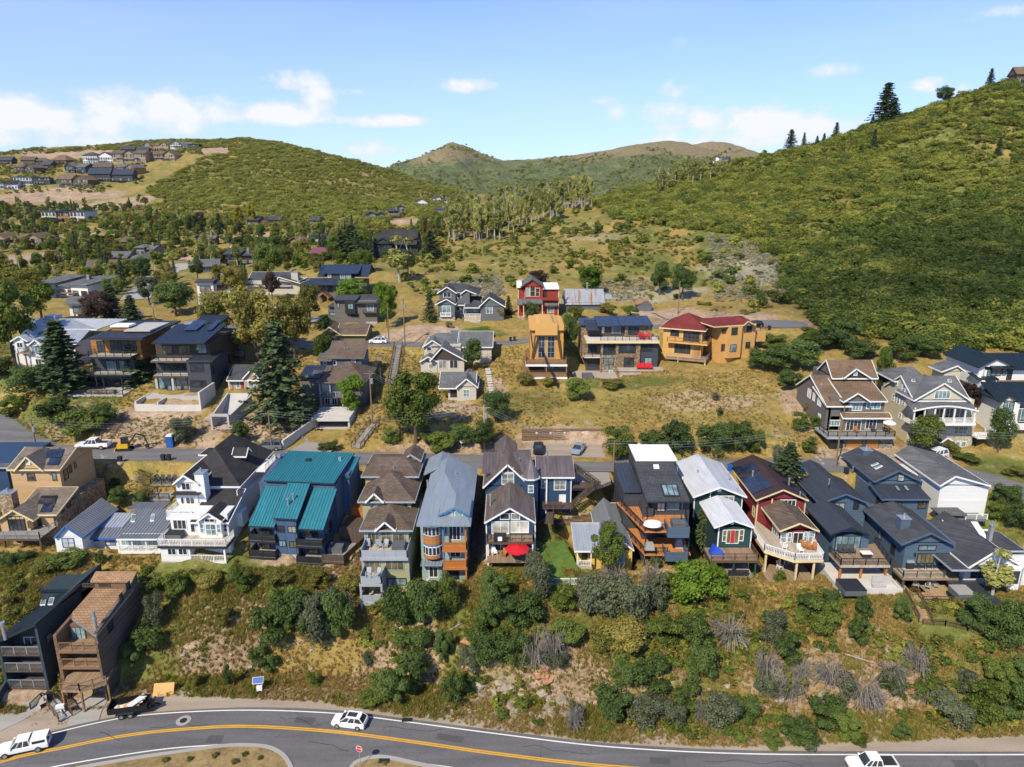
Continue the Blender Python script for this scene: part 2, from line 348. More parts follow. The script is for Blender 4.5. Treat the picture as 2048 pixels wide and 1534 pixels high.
def curve(pts,n=10):
 "Catmull-Rom through 3-D points"
 P=[Vector(p) for p in pts];P=[P[0]*2-P[1]]+P+[P[-1]*2-P[-2]];o=[]
 for i in range(1,len(P)-2):
  for k in range(n):
   t=k/n;a,b,c,d=P[i-1:i+3]
   o.append(.5*((2*b)+(c-a)*t+(2*a-5*b+4*c-d)*t*t+(3*b-a-3*c+d)*t**3))
 return o+[P[-2]]
def strip(name,pts,w0,w1,mat,lift=.004,kind='structure',thick=0,parent=None):
 "a ribbon following a line, from offset w0 to w1 (left negative), at the line's own height"
 b=B();vs=[]
 for i,p in enumerate(pts):
  d=(pts[min(i+1,len(pts)-1)]-pts[max(i-1,0)]);d.z=0;d.normalize();nrm=Vector((d.y,-d.x,0))
  vs+=[p+nrm*w0+Vector((0,0,lift)),p+nrm*w1+Vector((0,0,lift))]
 n=len(pts);fs=[(2*i,2*i+1,2*i+3,2*i+2) for i in range(n-1)]
 if thick:
  m=len(vs);vs+=[v-Vector((0,0,thick)) for v in vs]
  for i in range(n-1):fs+=[(2*i+m,2*i+2+m,2*i+3+m,2*i+1+m),(2*i,2*i+2,2*i+2+m,2*i+m),(2*i+1,2*i+1+m,2*i+3+m,2*i+3)]
  fs+=[(0,m,m+1,1),(2*n-2,2*n-1,m+2*n-1,m+2*n-2)]
 b.add(vs,fs);o=b.build(name,mat,parent)
 if kind and parent is None:o['kind']=kind
 return o
 # streets: centre lines
HW_FAR=curve([atz(x,y,0) for x,y in ((-420,1640),(-200,1556),(0,1497),(103,1468),(237,1438),(342,1426.5),(500,1421),(671,1427.5),(810,1444),(1000,1469),(1214,1494),(1480,1508),(1780,1510),(2048,1510),(2400,1508),(2900,1500))],8)
HW_MID=curve([atz(x,y,0) for x,y in ((-420,1712),(-200,1606),(0,1525),(132,1495),(263,1470),(395,1457),(500,1453.5),(658,1463),(810,1482),(1000,1509),(1214,1533),(1480,1549),(1780,1552),(2048,1552),(2400,1550),(2900,1545))],8)
ST1=curve([atz(x,y,z) for x,y,z in ((-420,905,16),(-150,903,16),(60,900,16),(170,907,16),(300,909,16),(500,912,16),(740,918,16),(940,922,16),(1150,929,16),(1440,932,15.8),(1650,930,15.8),(1800,933,15.6),(1920,946,15.2),(2000,966,14.7),(2090,1000,14),(2200,1050,13))],8)
ST2=curve([atz(x,y,z) for x,y,z in ((400,640,27),(520,672,26),(640,690,25.2),(760,688,25),(900,690,25),(1010,686,25),(1090,676,25.6),(1180,664,26.2),(1330,652,27),(1440,650,27.3),(1560,648,27.5))],8)
ST0=curve([atz(x,y,z) for x,y,z in ((60,900,16),(10,878,16.2),(-40,840,16.8),(-120,790,18))],8)
flatten(HW_MID,9.5,2.0,-.03);flatten(HW_FAR,4.4,1.6);flatten(ST0,4.5,4);flatten(ST1,3.4,3.5);flatten(ST2,2.8,3)
flatten([atz(1050,899,16.2),atz(1190,903,16.2)],3.6,1.5)
flatten([atz(600,905,16),atz(662,862,16.9)],3.0,1.2)
flatten([atz(1520,650,27.4),atz(1590,648,27.5)],5,3)
flatten([atz(1090,955,15.6),atz(1200,950,15.8)],2.6,1.5)
FLATS=[([Vector(p) for p in l],w_) for l,w_ in ((ST0,4),(ST1,3.6),(ST2,3.2))]
def gline(pts,dz=0):return [Vector((p.x,p.y,gh(p.x,p.y)+dz)) for p in pts]
def build_ground():
# dryness / dirt masks as real surface cover
 n1_,n3_=fbm(GX*.06,GY*.06,5),fbm(GX*.25+40,GY*.25,3)
 dirt=np.zeros(GX.shape);green=np.zeros(GX.shape);sage=np.zeros(GX.shape)
 full()
 def spot(a,px,py,rx,ry,k=1.0):
  c=ground(px,py);q=(np.abs(GX-c.x)<rx*2)&(np.abs(GY-c.y)<ry*2)
  d=((GX[q]-c.x)/rx)**2+((GY[q]-c.y)/ry)**2
  a[q]=np.maximum(a[q],k*np.clip(1.6-1.5*d*(.5+n3_[q]),0,1))
 for s_ in ((300,850,9,9),(300,885,9,4),(330,830,8,6),(430,850,4,8),(520,850,9,5,.7),(1120,893,9,5),(1400,640,22,6,.8),(1330,628,12,6,.7),(1640,645,10,5,.8),(800,1190,2,8,.8),(760,1160,3,5,.9),(940,1010,1.6,16,1),(960,1090,2.6,9,.8),(690,1120,4,6,.8),(640,1125,10,2.5,.7),(1330,1170,5,3),(200,1425,12,4),(420,1398,18,3),(600,1402,14,3),(720,1420,14,2),(1900,1485,16,3.5),(2050,1480,14,5),(40,1430,12,4),(820,1330,5,6,.6),(760,1380,8,4,.7),(450,1290,6,9,.55),(1420,800,14,5,.35),(1300,1330,7,5,.3),(1000,1300,5,6,.3),(1260,700,5,5,.5),(1770,915,13,4),(1600,800,5,9,.5),(820,668,9,6,.9),(860,655,8,4,.9),(990,790,3,9,.5),(150,845,7,7,.3),(910,820,6,5,.5),(1080,1005,7,5,.6),(940,895,18,3,.5),(1740,1340,8,6,.5),(1560,1330,6,5,.5),(1120,1400,8,4,.6)):
  spot(dirt,*s_)
 for s_ in ((520,1150,13,4,.9),(600,1180,10,6,.8),(400,1160,8,5,.8),(1130,1110,5.0,7,1),(1140,1150,5.0,3,1),(120,820,12,14,.8),(60,700,15,20,.8),(960,660,7,3,1),(850,1120,5,5,.5),(1050,1250,14,10,.6),(1300,1260,14,9,.7),(1560,1150,3,3,.5),(1950,1280,9,9,.7),(60,1240,9,9,.8),(330,1230,9,9,.6),(1250,770,14,4,.7),(1300,810,18,8,.22),(1450,830,14,8,.2),(1060,800,10,8,.3),(1150,700,3,6,.5),(760,760,4,8,.3),(1700,1180,4,3,.5),(2020,940,8,5,.7),(2000,1060,7,8,.7),(2000,1200,6,4,.6)):
  spot(green,*s_)
  # the big hills
 FAR=smooth01((GY-190)/60)
 right=smooth01((GX/GY-.12)/.15)*FAR
 np.maximum(green,FAR*smooth01((n1_-.30)/.22)*(.34+.5*right),out=green)
 for px,py,rx,ry,k in ((1490,540,16,22,1),(1300,590,22,10,.8),(930,580,16,10,.9),(1200,470,16,12,.4),(1120,600,10,8,.6)):spot(sage,px,py,rx,ry,k)
 for px,py,rx,ry in ((120,395,70,45),(240,405,40,40),(30,400,60,30),(60,520,30,30),(140,305,90,40),(430,302,40,30),(800,445,30,25),(540,470,40,15),(700,470,30,15),(90,475,50,20),(300,520,40,20),(860,455,20,15),(1250,385,60,30)):
  spot(dirt,px,py,rx,ry,.9);spot(green,px,py,1,1,0)
 green=np.clip(green*(1-dirt),0,1)
 nV=GX.size;me=bpy.data.meshes.new('ground')
 v=np.stack([GX.ravel(),GY.ravel(),GZ.ravel()],1).astype(np.float32)
 i=np.arange(NY-1)[:,None]*NS+np.arange(NS-1)[None,:]
 q=np.stack([i,i+1,i+1+NS,i+NS],-1).reshape(-1,4)
 me.vertices.add(nV);me.vertices.foreach_set('co',v.ravel())
 me.loops.add(q.size);me.loops.foreach_set('vertex_index',q.ravel().astype(np.int32))
 me.polygons.add(len(q));me.polygons.foreach_set('loop_start',np.arange(0,q.size,4,dtype=np.int32));me.polygons.foreach_set('loop_total',np.full(len(q),4,dtype=np.int32))
 me.update(calc_edges=True)
 at_=me.color_attributes.new('cover','FLOAT_COLOR','POINT')
 c=np.ones((nV,4),np.float32);c[:,0]=dirt.ravel();c[:,1]=green.ravel();c[:,2]=np.maximum(sage,0).ravel();c[:,3]=ROCK.ravel()
 at_.data.foreach_set('color',c.ravel())
 me.polygons.foreach_set('use_smooth',np.ones(len(q),bool))
 m,t,b=base_mat('ground_cover',.95,.1)
 a=N(t,'ShaderNodeAttribute',attribute_name='cover');sx=N(t,'ShaderNodeSeparateColor');L(t,a.outputs['Color'],sx.inputs[0])
 pos=N(t,'ShaderNodeNewGeometry').outputs['Position']
 nA,nB,nC=noise(t,pos,.12,6,.65),noise(t,pos,.8,6,.7),noise(t,pos,4.5,4,.7)
 mixn=mathn(t,'ADD',mathn(t,'MULTIPLY',nA,.45),mathn(t,'MULTIPLY',nB,.55))
 dry=ramp(t,mixn,[(.33,(.15,.10,.034)),(.46,(.265,.185,.058)),(.56,(.36,.255,.082)),(.70,(.43,.325,.125))])
 olive=ramp(t,mixn,[(.32,(0.056,0.072,0.019)),(.50,(0.136,0.152,0.038)),(.66,(0.248,0.240,0.072)),(.8,(0.368,0.304,0.112))])
 earth=ramp(t,mixn,[(.34,(0.176,0.110,0.066)),(.48,(0.330,0.237,0.160)),(.60,(0.440,0.336,0.242)),(.72,(0.550,0.451,0.352))])
 sagec=ramp(t,mixn,[(.34,(0.192,0.174,0.108)),(.52,(0.324,0.300,0.198)),(.7,(0.432,0.408,0.288))])
 gm=mathn(t,'MULTIPLY',mathn(t,'ADD',sx.outputs[1],mathn(t,'SUBTRACT',nB,.52)),2.0,clamp=True)
 gm=mathn(t,'MAXIMUM',gm,ramp(t,nA,gray((.50,0),(.64,.55))))
 col=mixc(t,gm,dry,olive)
 col=mixc(t,mathn(t,'MULTIPLY',mathn(t,'ADD',sx.outputs[2],mathn(t,'SUBTRACT',nB,.5)),mathn(t,'MULTIPLY',sx.outputs[2],3,clamp=True),clamp=True),col,sagec)
 dm=mathn(t,'MULTIPLY',mathn(t,'ADD',mathn(t,'MULTIPLY',sx.outputs[0],1.5),mathn(t,'SUBTRACT',nB,.62)),1.6,clamp=True)
 bare=ramp(t,noise(t,pos,.3,6,.7),gray((.56,0),(.66,.7)))
 col=mixc(t,mathn(t,'MAXIMUM',dm,bare),col,earth)
 rockc=ramp(t,mathn(t,'ADD',mathn(t,'MULTIPLY',nB,.5),mathn(t,'MULTIPLY',nC,.5)),[(.36,(.10,.075,.055)),(.48,(.36,.30,.25)),(.65,(.55,.50,.45))])
 col=mixc(t,mathn(t,'MULTIPLY',a.outputs['Alpha'],1.6,clamp=True),col,rockc)
 col=mixc(t,1,col,ramp(t,nC,gray((.3,.72),(.7,1.25))),'MULTIPLY')
 L(t,col,b.inputs['Base Color']);bump(t,b,mathn(t,'ADD',nB,mathn(t,'MULTIPLY',nC,.4)),.9,.35)
 me.materials.append(m)
 o=bpy.data.objects.new('ground',me);COL.objects.link(o);o['kind']='structure'
# ------------------------------------------------------------------ far mountains
MTN=[]
def far_range(name,ridge,tr,depth,seed,col):
 "a range with its ridge along given pixels at distance tr; slopes fall to the front and the back"
 full();P=[att(px,py,t) for px,py,t in ridge]
 xs=np.array([p.x for p in P]);zs=np.array([p.z for p in P]);ysr=np.array([p.y for p in P])
 nx,ny=260,90
 gx=np.linspace(xs.min(),xs.max(),nx);rz=np.interp(gx,xs,zs);ry=np.interp(gx,xs,ysr)
 tt=np.linspace(-1,.6,ny)
 X=np.repeat(gx[None,:],ny,0);Y=ry[None,:]+tt[:,None]*depth
 f=np.where(tt<0,1+tt,1-tt*1.2)[:,None]
 Z=20+(rz[None,:]-20)*(f**1.15)
 gul=(fbm(X*.006+seed,Y*.0022)-.5)*80+(fbm(X*.02+seed,Y*.012)-.5)*34
 Z=Z+gul*np.sin(np.clip(f,0,1)*math.pi)**.7*(f<.985)+(fbm(X*.07,Y*.07)-.5)*9*f
 v=np.stack([X.ravel(),Y.ravel(),Z.ravel()],1);i=np.arange(ny-1)[:,None]*nx+np.arange(nx-1)[None,:]
 q=np.stack([i,i+1,i+1+nx,i+nx],-1).reshape(-1,4)
 b=B();b.v=[tuple(p) for p in v.tolist()];b.f=[tuple(k) for k in q.tolist()]
 o=b.build(name,col,None,True);o['kind']='structure';k=(f[:,0]>.25)&(tt<.05);MTN.append(np.stack([X[k].ravel(),Y[k].ravel(),Z[k].ravel()],1))
 return o
m,t,b_=base_mat('mountain_scrub',.95,.1)
pos=N(t,'ShaderNodeNewGeometry').outputs['Position']
k1,k2,k3=noise(t,pos,.006,6,.6),noise(t,pos,.03,7,.7),noise(t,pos,.16,5,.75)
gsc=ramp(t,mathn(t,'ADD',mathn(t,'MULTIPLY',k3,.6),mathn(t,'MULTIPLY',k2,.4)),[(.40,(.055,.080,.036)),(.50,(.115,.145,.060)),(.60,(.21,.215,.105))])
tan=ramp(t,k3,[(.38,(.16,.135,.07)),(.62,(.34,.27,.15))])
sz=N(t,'ShaderNodeSeparateXYZ');L(t,pos,sz.inputs[0])
hi=mathn(t,'MULTIPLY',mathn(t,'SUBTRACT',sz.outputs[2],110),.006)
tm=ramp(t,mathn(t,'ADD',mathn(t,'ADD',mathn(t,'MULTIPLY',k1,.5),mathn(t,'MULTIPLY',k2,.5)),mathn(t,'MINIMUM',hi,.35)),gray((.60,0),(.74,1)))
L(t,mixc(t,tm,gsc,tan),b_.inputs['Base Color']);bump(t,b_,k3,1,6)
far_range('mountain',((500,420,2300),(640,385,2300),(740,348,2300),(800,328,2350),(850,309,2400),(885,291,2400),(905,283,2400),(932,291,2400),(970,309,2400),(1005,320,2350),(1060,318,2350),(1130,311,2300),(1200,303,2250),(1260,290,2200),(1330,279,2200),(1370,284,2200),(1410,296,2200),(1500,322,2200),(1650,330,2200),(1900,350,2200)),2300,1150,3,'mountain_scrub')
far_range('mountain_ridge',((1150,345,2900),(1300,300,2900),(1380,290,2900),(1420,282,2900),(1450,283,2900),(1490,296,2900),(1530,308,2900),(1600,318,2900),(1800,330,2900),(2200,320,2900)),2900,900,8,'mountain_scrub')
# ------------------------------------------------------------------ roads
EXCL=[]
def asphalt(name,c,var=.32,crack=True):
 m,t,b=base_mat(name,.88,.25);pos=N(t,'ShaderNodeNewGeometry').outputs['Position']
 f=mathn(t,'ADD',mathn(t,'MULTIPLY',noise(t,mapped(t,pos,(.15,1.1,1)),.6,5),.6),mathn(t,'MULTIPLY',noise(t,pos,6,3),.4))
 col=ramp(t,f,[(.3,sc(c,1-var)),(.7,sc(c,1+var))])
 if crack:
  v=N(t,'ShaderNodeTexVoronoi',feature='DISTANCE_TO_EDGE');v.inputs['Scale'].default_value=.16
  dn=N(t,'ShaderNodeMix',data_type='VECTOR');dn.inputs[0].default_value=.35
  L(t,pos,dn.inputs[4]);n_=N(t,'ShaderNodeTexNoise');n_.inputs['Scale'].default_value=.5;L(t,pos,n_.inputs['Vector']);L(t,n_.outputs[1],dn.inputs[5])
  L(t,dn.outputs[1],v.inputs[0])
  col=mixc(t,ramp(t,v.outputs[0],gray((0,.35),(.006,0))),col,sc(c,.35))
 L(t,col,b.inputs['Base Color']);bump(t,b,noise(t,pos,14,2),.2,.02)
 return m
asphalt('asphalt',(.125,.123,.127));asphalt('asphalt_street',(.15,.148,.152));asphalt('concrete_pad',(.27,.25,.225),.15)
paint('line_white',(.72,.71,.68),.7,.12,fine=9);paint('line_yellow',(.62,.33,.025),.7,.14,fine=9)
asphalt('gravel',(.32,.265,.21),.25,False);asphalt('kerb_concrete',(.33,.315,.29),.12,False)
def pair(name,l1,l2,mat,lift):
 b=B();n=len(l1);up=Vector((0,0,lift))
 b.add([p+up for p in l1]+[p+up for p in l2],[(i,i+1,n+i+1,n+i) for i in range(n-1)])
 o=b.build(name,mat);o['kind']='structure';return o
HW_NEAR=[m_*2-f_+(m_-f_).normalized()*.4 for f_,m_ in zip(HW_FAR,HW_MID)]
def off(l,ref,d):
 return [p+(p-q).normalized()*d for p,q in zip(l,ref)]
pair('highway',off(HW_FAR,HW_MID,.55),off(HW_NEAR,HW_MID,.3),'asphalt',.055)
# side street mouth and near pavement
full()
b=B();b.add([atz(x,y,.052) for x,y in ((150,1545),(445,1489),(500,1490),(760,1500),(1000,1535),(1400,1590),(1400,1900),(100,1900))],[(0,1,2,3,4,5,6,7)])
o=b.build('side_street','asphalt');o['kind']='structure'
o=strip('shoulder',HW_FAR,-4.2,-.45,'gravel',.03)
LM=empty('road_marking',HW_FAR[30],'white edge line along the far side of the highway','road marking')
strip('line',HW_FAR,-.085,.085,'line_white',.062,parent=LM)
LM=empty('road_marking',HW_MID[30],'double yellow centre line curving along the highway','road marking')
strip('line',HW_MID,-.24,-.04,'line_yellow',.062,parent=LM);strip('line',HW_MID,.04,.24,'line_yellow',.062,parent=LM)
LM=empty('road_marking',HW_NEAR[30],'white edge line on the near side left of the side street','road marking')
def wl(p):return curve([atz(x,y,0) for x,y in p],6)
strip('line',wl(((40,1552),(110,1534),(237,1512),(342,1497.5),(445,1490))),-.085,.085,'line_white',.066,parent=LM)
LM=empty('road_marking',atz(840,1527,0),'short white edge line on the near side right of the stop sign','road marking')
strip('line',wl(((798,1521.5),(840,1527),(882,1533),(960,1544))),-.085,.085,'line_white',.066,parent=LM)
# street up on the hill and its branches
strip('street',ST1,-3.0,3.0,'asphalt_street',.05);strip('upper_street',ST2,-2.5,2.5,'asphalt_street',.05)
strip('side_road',ST0,-5.5,4.5,'asphalt_street',.075)
b=B();c=atz(1556,648,27.5);b.add([(c.x+7.5*math.cos(a),c.y+5.5*math.sin(a),c.z+.09) for a in np.linspace(0,6.2832,33)[:-1]],[tuple(range(32))]);o=b.build('turning_circle','asphalt_street');o['kind']='structure'
def pad(name,pix,z,mat,lift=.06,kind='structure'):
 b=B();vs=[atz(x,y,z+lift) for x,y in pix];EXCL.append((min(p.x for p in vs),max(p.x for p in vs),min(p.y for p in vs)+.8,max(p.y for p in vs)));b.extr(vs,(0,0,-.6));o=b.build(name,mat);o['kind']=kind;return o
pad('street_pad',((1078,938),(1215,938),(1222,962),(1190,975),(1075,972)),15.75,'concrete_pad',.1)
pad('parking_pad',((1040,912),(1062,880),(1195,880),(1212,915)),16.2,'gravel',.03)
o=pad('driveway',((570,906),(640,866),(690,866),(658,908)),16.3,'concrete_pad',.12)
pad('driveway',((1672,918),(1690,897),(1775,893),(1850,915),(1840,928),(1680,926)),16.2,'gravel',.1)
for pp,hw in ((((92,1384),(66,1402),(20,1432),(-60,1466)),2.2),(((192,1392),(182,1412),(172,1430),(166,1448)),1.7)):strip('driveway',gline(curve([ground(*q) for q in pp],8),.05),-hw,hw,'kerb_concrete',.05)
full()
pad('driveway',((805,652),(815,630),(862,622),(868,648)),25.4,'kerb_concrete',.12)
def near_kerbs():
 full()
 # kerb round the near island
 kb=wl(((40,1566),(140,1541),(237,1523),(342,1507),(440,1494),(490,1491.5),(531,1494.5),(556,1504),(572,1518),(583,1540),(590,1570)))
 o=strip('kerb',kb,-.25,.25,'kerb_concrete',.16,thick=.2)
 o=pair('verge',[p for p in off(kb,[q+Vector((0,3,0)) for q in kb],0.2)],[p+Vector((-.3,-16,0)) for p in kb],'verge_grass',.12)
 kb=wl(((690,1560),(706,1532),(722,1522),(755,1515),(790,1519),(840,1530),(900,1541),(1000,1556)))
 o=strip('kerb',kb,-.25,.25,'kerb_concrete',.16,thick=.2)
 o=pair('verge',kb,[p+Vector((.3,-12,0)) for p in kb],'verge_grass',.12)
# ------------------------------------------------------------------ house building kit
_STX,_STY=[p.x for p in ST1],[p.y for p in ST1]
paint('trim_white',(.70,.70,.69),.6,.06);paint('trim_dark',(.025,.027,.03),.5,.2);paint('trim_brown',(.10,.065,.04),.6);paint('trim_cream',(.62,.50,.29),.6);paint('trim_gray',(.30,.33,.38),.6)
glass('glass',(.030,.036,.045));glass('glass_lit',(.20,.21,.20));glass('glass_sky',(.16,.24,.26));glass('glass_blind',(.42,.42,.39),.15);glass('glass_tan',(.115,.10,.055))
glass('solar',(.016,.022,.040),.12);paint('metal_gray',(.42,.45,.48),.35,.1,.5,.6);paint('metal_black',(.02,.022,.025),.45,.2,.5)
wood('deck_wood',(.27,.19,.125),.15);wood('deck_gray',(.27,.25,.235),.15);wood('deck_orange',(.45,.185,.062),.15);wood('deck_dark',(.085,.062,.05),.15);wood('timber',(.17,.115,.075),.3,2)
wood('rail_orange',(.40,.14,.035),.15,2);wood('deck_pale',(.42,.36,.29),.15);wood('deck_tan',(.36,.25,.15),.15)
paint('concrete',(.40,.39,.37),.9,.14,.2);paint('concrete_light',(.52,.50,.47),.9,.14,.2)
stone('stone_tan',[(.20,.13,.075),(.36,.26,.17),(.45,.36,.26),(.16,.12,.09)],2.2)
stone('stone_gray',[(.12,.10,.09),(.25,.22,.19),(.36,.32,.27),(.09,.08,.075)],2.2)
_cycn=0
class House:
 def __init__(s,name,label,px,py,D=None,yaw=0,z=None,cat='house',group=None):
  s.b=at(px,py,D) if D else (atz(px,py,z) if z is not None else ground(px,py))
  s.a=R(yaw);s.o=empty(name,s.b,label,cat,group,-s.a)
  ca,sa=math.cos(s.a),math.sin(s.a);s.ex,s.ey=Vector((ca,-sa,0)),Vector((sa,ca,0))
  c=Vector((0,0,CAM_H))-s.b;s.c=Vector((c.dot(s.ex),c.dot(s.ey),c.z))
 def _r(s,px,py):
  d=Vector(ray(px,py));return Vector((d.dot(s.ex),d.dot(s.ey),d.z))
 def P(s,px,py,y):d=s._r(px,py);return s.c+d*((y-s.c.y)/d.y)
 def PX(s,px,py,x):d=s._r(px,py);return s.c+d*((x-s.c.x)/d.x)
 def PZ(s,px,py,z):d=s._r(px,py);return s.c+d*((z-s.c.z)/d.z)
 def z(s,px,py,y):return s.P(px,py,y).z
 def x(s,px,py,y):return s.P(px,py,y).x
 def wld(s,p):return s.b+s.ex*p[0]+s.ey*p[1]+Vector((0,0,p[2]))
 def put(s,b,name,mat,parent=None,smooth=False):
  p=parent or s.o
  me=bpy.data.meshes.new(name);me.from_pydata(b.v,[],b.f)
  me.materials.append(MATS[mat] if isinstance(mat,str) else mat)
  if smooth:me.polygons.foreach_set('use_smooth',[True]*len(me.polygons))
  o=bpy.data.objects.new(name,me);COL.objects.link(o);o.parent=p
  return o
 def foot(s,x0,x1,y0,y1):
  c=[s.wld((x,y,0)) for x in (x0,x1) for y in (y0,y1)]
  EXCL.append((min(p.x for p in c),max(p.x for p in c),min(p.y for p in c),max(p.y for p in c)))
 def carve(s,x0,x1,y0,y1,z,slope=1.1,reach=5.0):
  "dig the hillside away under and round a platform at local height z"
  X,Y=GX-s.b.x,GY-s.b.y
  q=(np.abs(X)<60)&(np.abs(Y)<60)
  if s.b.y<112:q&=GY<np.interp(GX,_STX,_STY)-4.2
  X,Y=X[q],Y[q]
  lx=X*s.ex.x+Y*s.ex.y;ly=X*s.ey.x+Y*s.ey.y
  d=np.hypot(np.maximum(np.maximum(x0-lx,lx-x1),0),np.maximum(np.maximum(y0-ly,ly-y1),0))
  g=GZ[q];GZ[q]=np.where(d<reach,np.minimum(g,s.b.z+z+d*slope),g)
  # -- walls
 def wall(s,pl,pr,pt,pb,y,depth,mat,sink=2.0,name='wall',foot=True):
  m=(pt+pb)/2;x0,x1=s.x(pl,m,y),s.x(pr,m,y);z1,z0=s.z((pl+pr)/2,pt,y),s.z((pl+pr)/2,pb,y)
  s.put(B().box(x0,x1,y,y+depth,z0-sink,z1),name,mat)
  if foot:s.foot(x0,x1,y,y+depth)
  s.carve(x0-.2,x1+.2,y-.8,y+(depth if s.b.y<112 else min(depth,4)),z0+.05)
  return (x0,x1,y,y+depth,z0,z1)
 def box(s,x0,x1,y0,y1,z0,z1,mat,name='wall',parent=None):return s.put(B().box(x0,x1,y0,y1,z0,z1),name,mat,parent)
 def corner(s,W,trim,w_=.16,sides='lr'):
  for k in sides:
   x=W[0] if k=='l' else W[1]
   s.put(B().box(x-w_/2,x+w_/2,W[2]-.03,W[2]+w_,W[4]-.5,W[5]),'corner_trim',trim)
   # -- openings
 def _win(s,ax,f,a0,a1,z0,z1,sg,nx,ny,fr,gl,fw=.10,name='window',sill=False):
  def bb(b,p,q,r,t_,d0,d1):
   lo,hi=f-sg*d1,f-sg*d0
   if ax=='y':b.box(p,q,lo,hi,r,t_)
   else:b.box(lo,hi,p,q,r,t_)
  b=B();a0,a1=min(a0,a1),max(a0,a1);z0,z1=min(z0,z1),max(z0,z1)
  fw=min(fw,(a1-a0)*.16,(z1-z0)*.16)
  bb(b,a0-fw*.4,a0+fw*.6,z0-fw*.4,z1+fw*.4,-.02,.09);bb(b,a1-fw*.6,a1+fw*.4,z0-fw*.4,z1+fw*.4,-.02,.09)
  bb(b,a0,a1,z0-fw*.4,z0+fw*.6,-.02,.085);bb(b,a0,a1,z1-fw*.6,z1+fw*.4,-.02,.085)
  mw=fw*.62
  for i in range(1,nx):x=a0+(a1-a0)*i/nx;bb(b,x-mw/2,x+mw/2,z0,z1,-.02,.075)
  for i in range(1,ny):z=z0+(z1-z0)*i/ny;bb(b,a0,a1,z-mw*.4,z+mw*.4,-.02,.07)
  if sill:bb(b,a0-.12,a1+.12,z0-fw*.4-.07,z0-fw*.4,-.02,.14)
  o=s.put(b,name,{'w':'trim_white','d':'trim_dark','b':'trim_brown','c':'trim_cream','g':'trim_gray'}.get(fr,fr))
  if gl=='g':gl=random.choice('gggggsl')
  g=B();bb(g,a0+.01,a1-.01,z0+.01,z1-.01,-.05,.03)
  s.put(g,'pane',{'g':'glass','l':'glass_lit','s':'glass_sky','b':'glass_blind','t':'glass_tan'}.get(gl,gl),o)
  return o
 def win(s,x0,y0,x1,y1,y,nx=1,ny=1,fr='w',gl='g',name='window',**k):
  m,n=(x0+x1)/2,(y0+y1)/2
  return s._win('y',y,s.x(x0,n,y),s.x(x1,n,y),s.z(m,y1,y),s.z(m,y0,y),1,nx,ny,fr,gl,name=name,**k)
 def winx(s,X,x0,y0,x1,y1,sg,nx=1,ny=1,fr='w',gl='g',**k):
  "window in a side wall at local x = X; sg +1 faces left (-x), -1 faces right"
  m,n=(x0+x1)/2,(y0+y1)/2;a,b=s.PX(x0,n,X).y,s.PX(x1,n,X).y;c=(a+b)/2
  return s._win('x',X,a,b,s.PX(m,y1,X).z,s.PX(m,y0,X).z,sg,nx,ny,fr,gl,**k)
 def winxl(s,X,ya,yb,z0,z1,sg,nx=1,ny=1,fr='w',gl='g',**k):return s._win('x',X,ya,yb,z0,z1,sg,nx,ny,fr,gl,**k)
 # -- roofs
 def poly(s,b,ribs,pts,th,seam):
  pts=[Vector(p) for p in pts];b.extr(pts,(0,0,-th))
  if not seam:return
  n=Vector((0,0,0))
  for i in range(len(pts)):n+=(pts[i]-pts[0]).cross(pts[(i+1)%len(pts)]-pts[0])
  if n.z<0:n=-n
  n.normalize();e=n.cross(Vector((0,0,1)))
  if e.length<.02:e=Vector((1,0,0))
  e.normalize();u=n.cross(e);q=[((p-pts[0]).dot(e),(p-pts[0]).dot(u)) for p in pts]
  lo,hi=min(a for a,_ in q),max(a for a,_ in q);k=max(1,int((hi-lo)/seam))
  for i in range(k+1):
   a=lo+.02+(hi-lo-.04)*i/k;h=[]
   for j in range(len(q)):
    (a0,b0),(a1,b1)=q[j],q[(j+1)%len(q)]
    if (a0-a)*(a1-a)<0:h.append(b0+(b1-b0)*(a-a0)/(a1-a0))
   if len(h)>=2:
    p0,p1=pts[0]+e*a+u*min(h)+n*.03,pts[0]+e*a+u*max(h)+n*.03
    ribs.bar(p0,p1,.05,.09)
 def roof(s,polys,mat,seam=0,th=.22,trim=None,edges=(),name='roof',tw=.24):
  b,r=B(),B()
  for p in polys:s.poly(b,r,p,th,seam)
  o=s.put(b,name,mat)
  if r.v:s.put(r,'standing_seams',mat,o)
  if trim and edges:
   t_=B()
   for p,q in edges:t_.bar(Vector(p)+Vector((0,0,-tw/2+.03)),Vector(q)+Vector((0,0,-tw/2+.03)),.09,tw)
   s.put(t_,'fascia',trim,o)
  return o
 def shed(s,pl,pr,pf,yf,pb,yb,mat,seam=0,th=.22,trim=None,dx=0,**k):
  x0,x1=s.x(pl,pf,yf),s.x(pr,pf,yf);m=(pl+pr)/2;zf,zb=s.z(m,pf,yf),s.z(m,pb,yb)
  p=[(x0,yf,zf),(x1,yf,zf),(x1+dx,yb,zb),(x0+dx,yb,zb)]
  return s.roof([p],mat,seam,th,trim,((p[0],p[1]),(p[0],p[3]),(p[1],p[2]),(p[2],p[3])),**k),p
 def gabY(s,x0,x1,yf,yb,ze,zr,mat,seam=0,th=.22,trim=None,wall=None,inset=.45,oh=.45,xr=None,**k):
  "ridge runs back; eave edges at x0 and x1 (outer), gable wall inset behind the front rake"
  xm=xr if xr is not None else (x0+x1)/2
  L_=[(x0,yf,ze),(xm,yf,zr),(xm,yb,zr),(x0,yb,ze)];R_=[(x1,yf,ze),(x1,yb,ze),(xm,yb,zr),(xm,yf,zr)]
  o=s.roof([L_,R_],mat,seam,th,trim,((L_[0],L_[1]),(R_[0],R_[3]),(L_[0],L_[3]),(R_[0],R_[1])),**k)
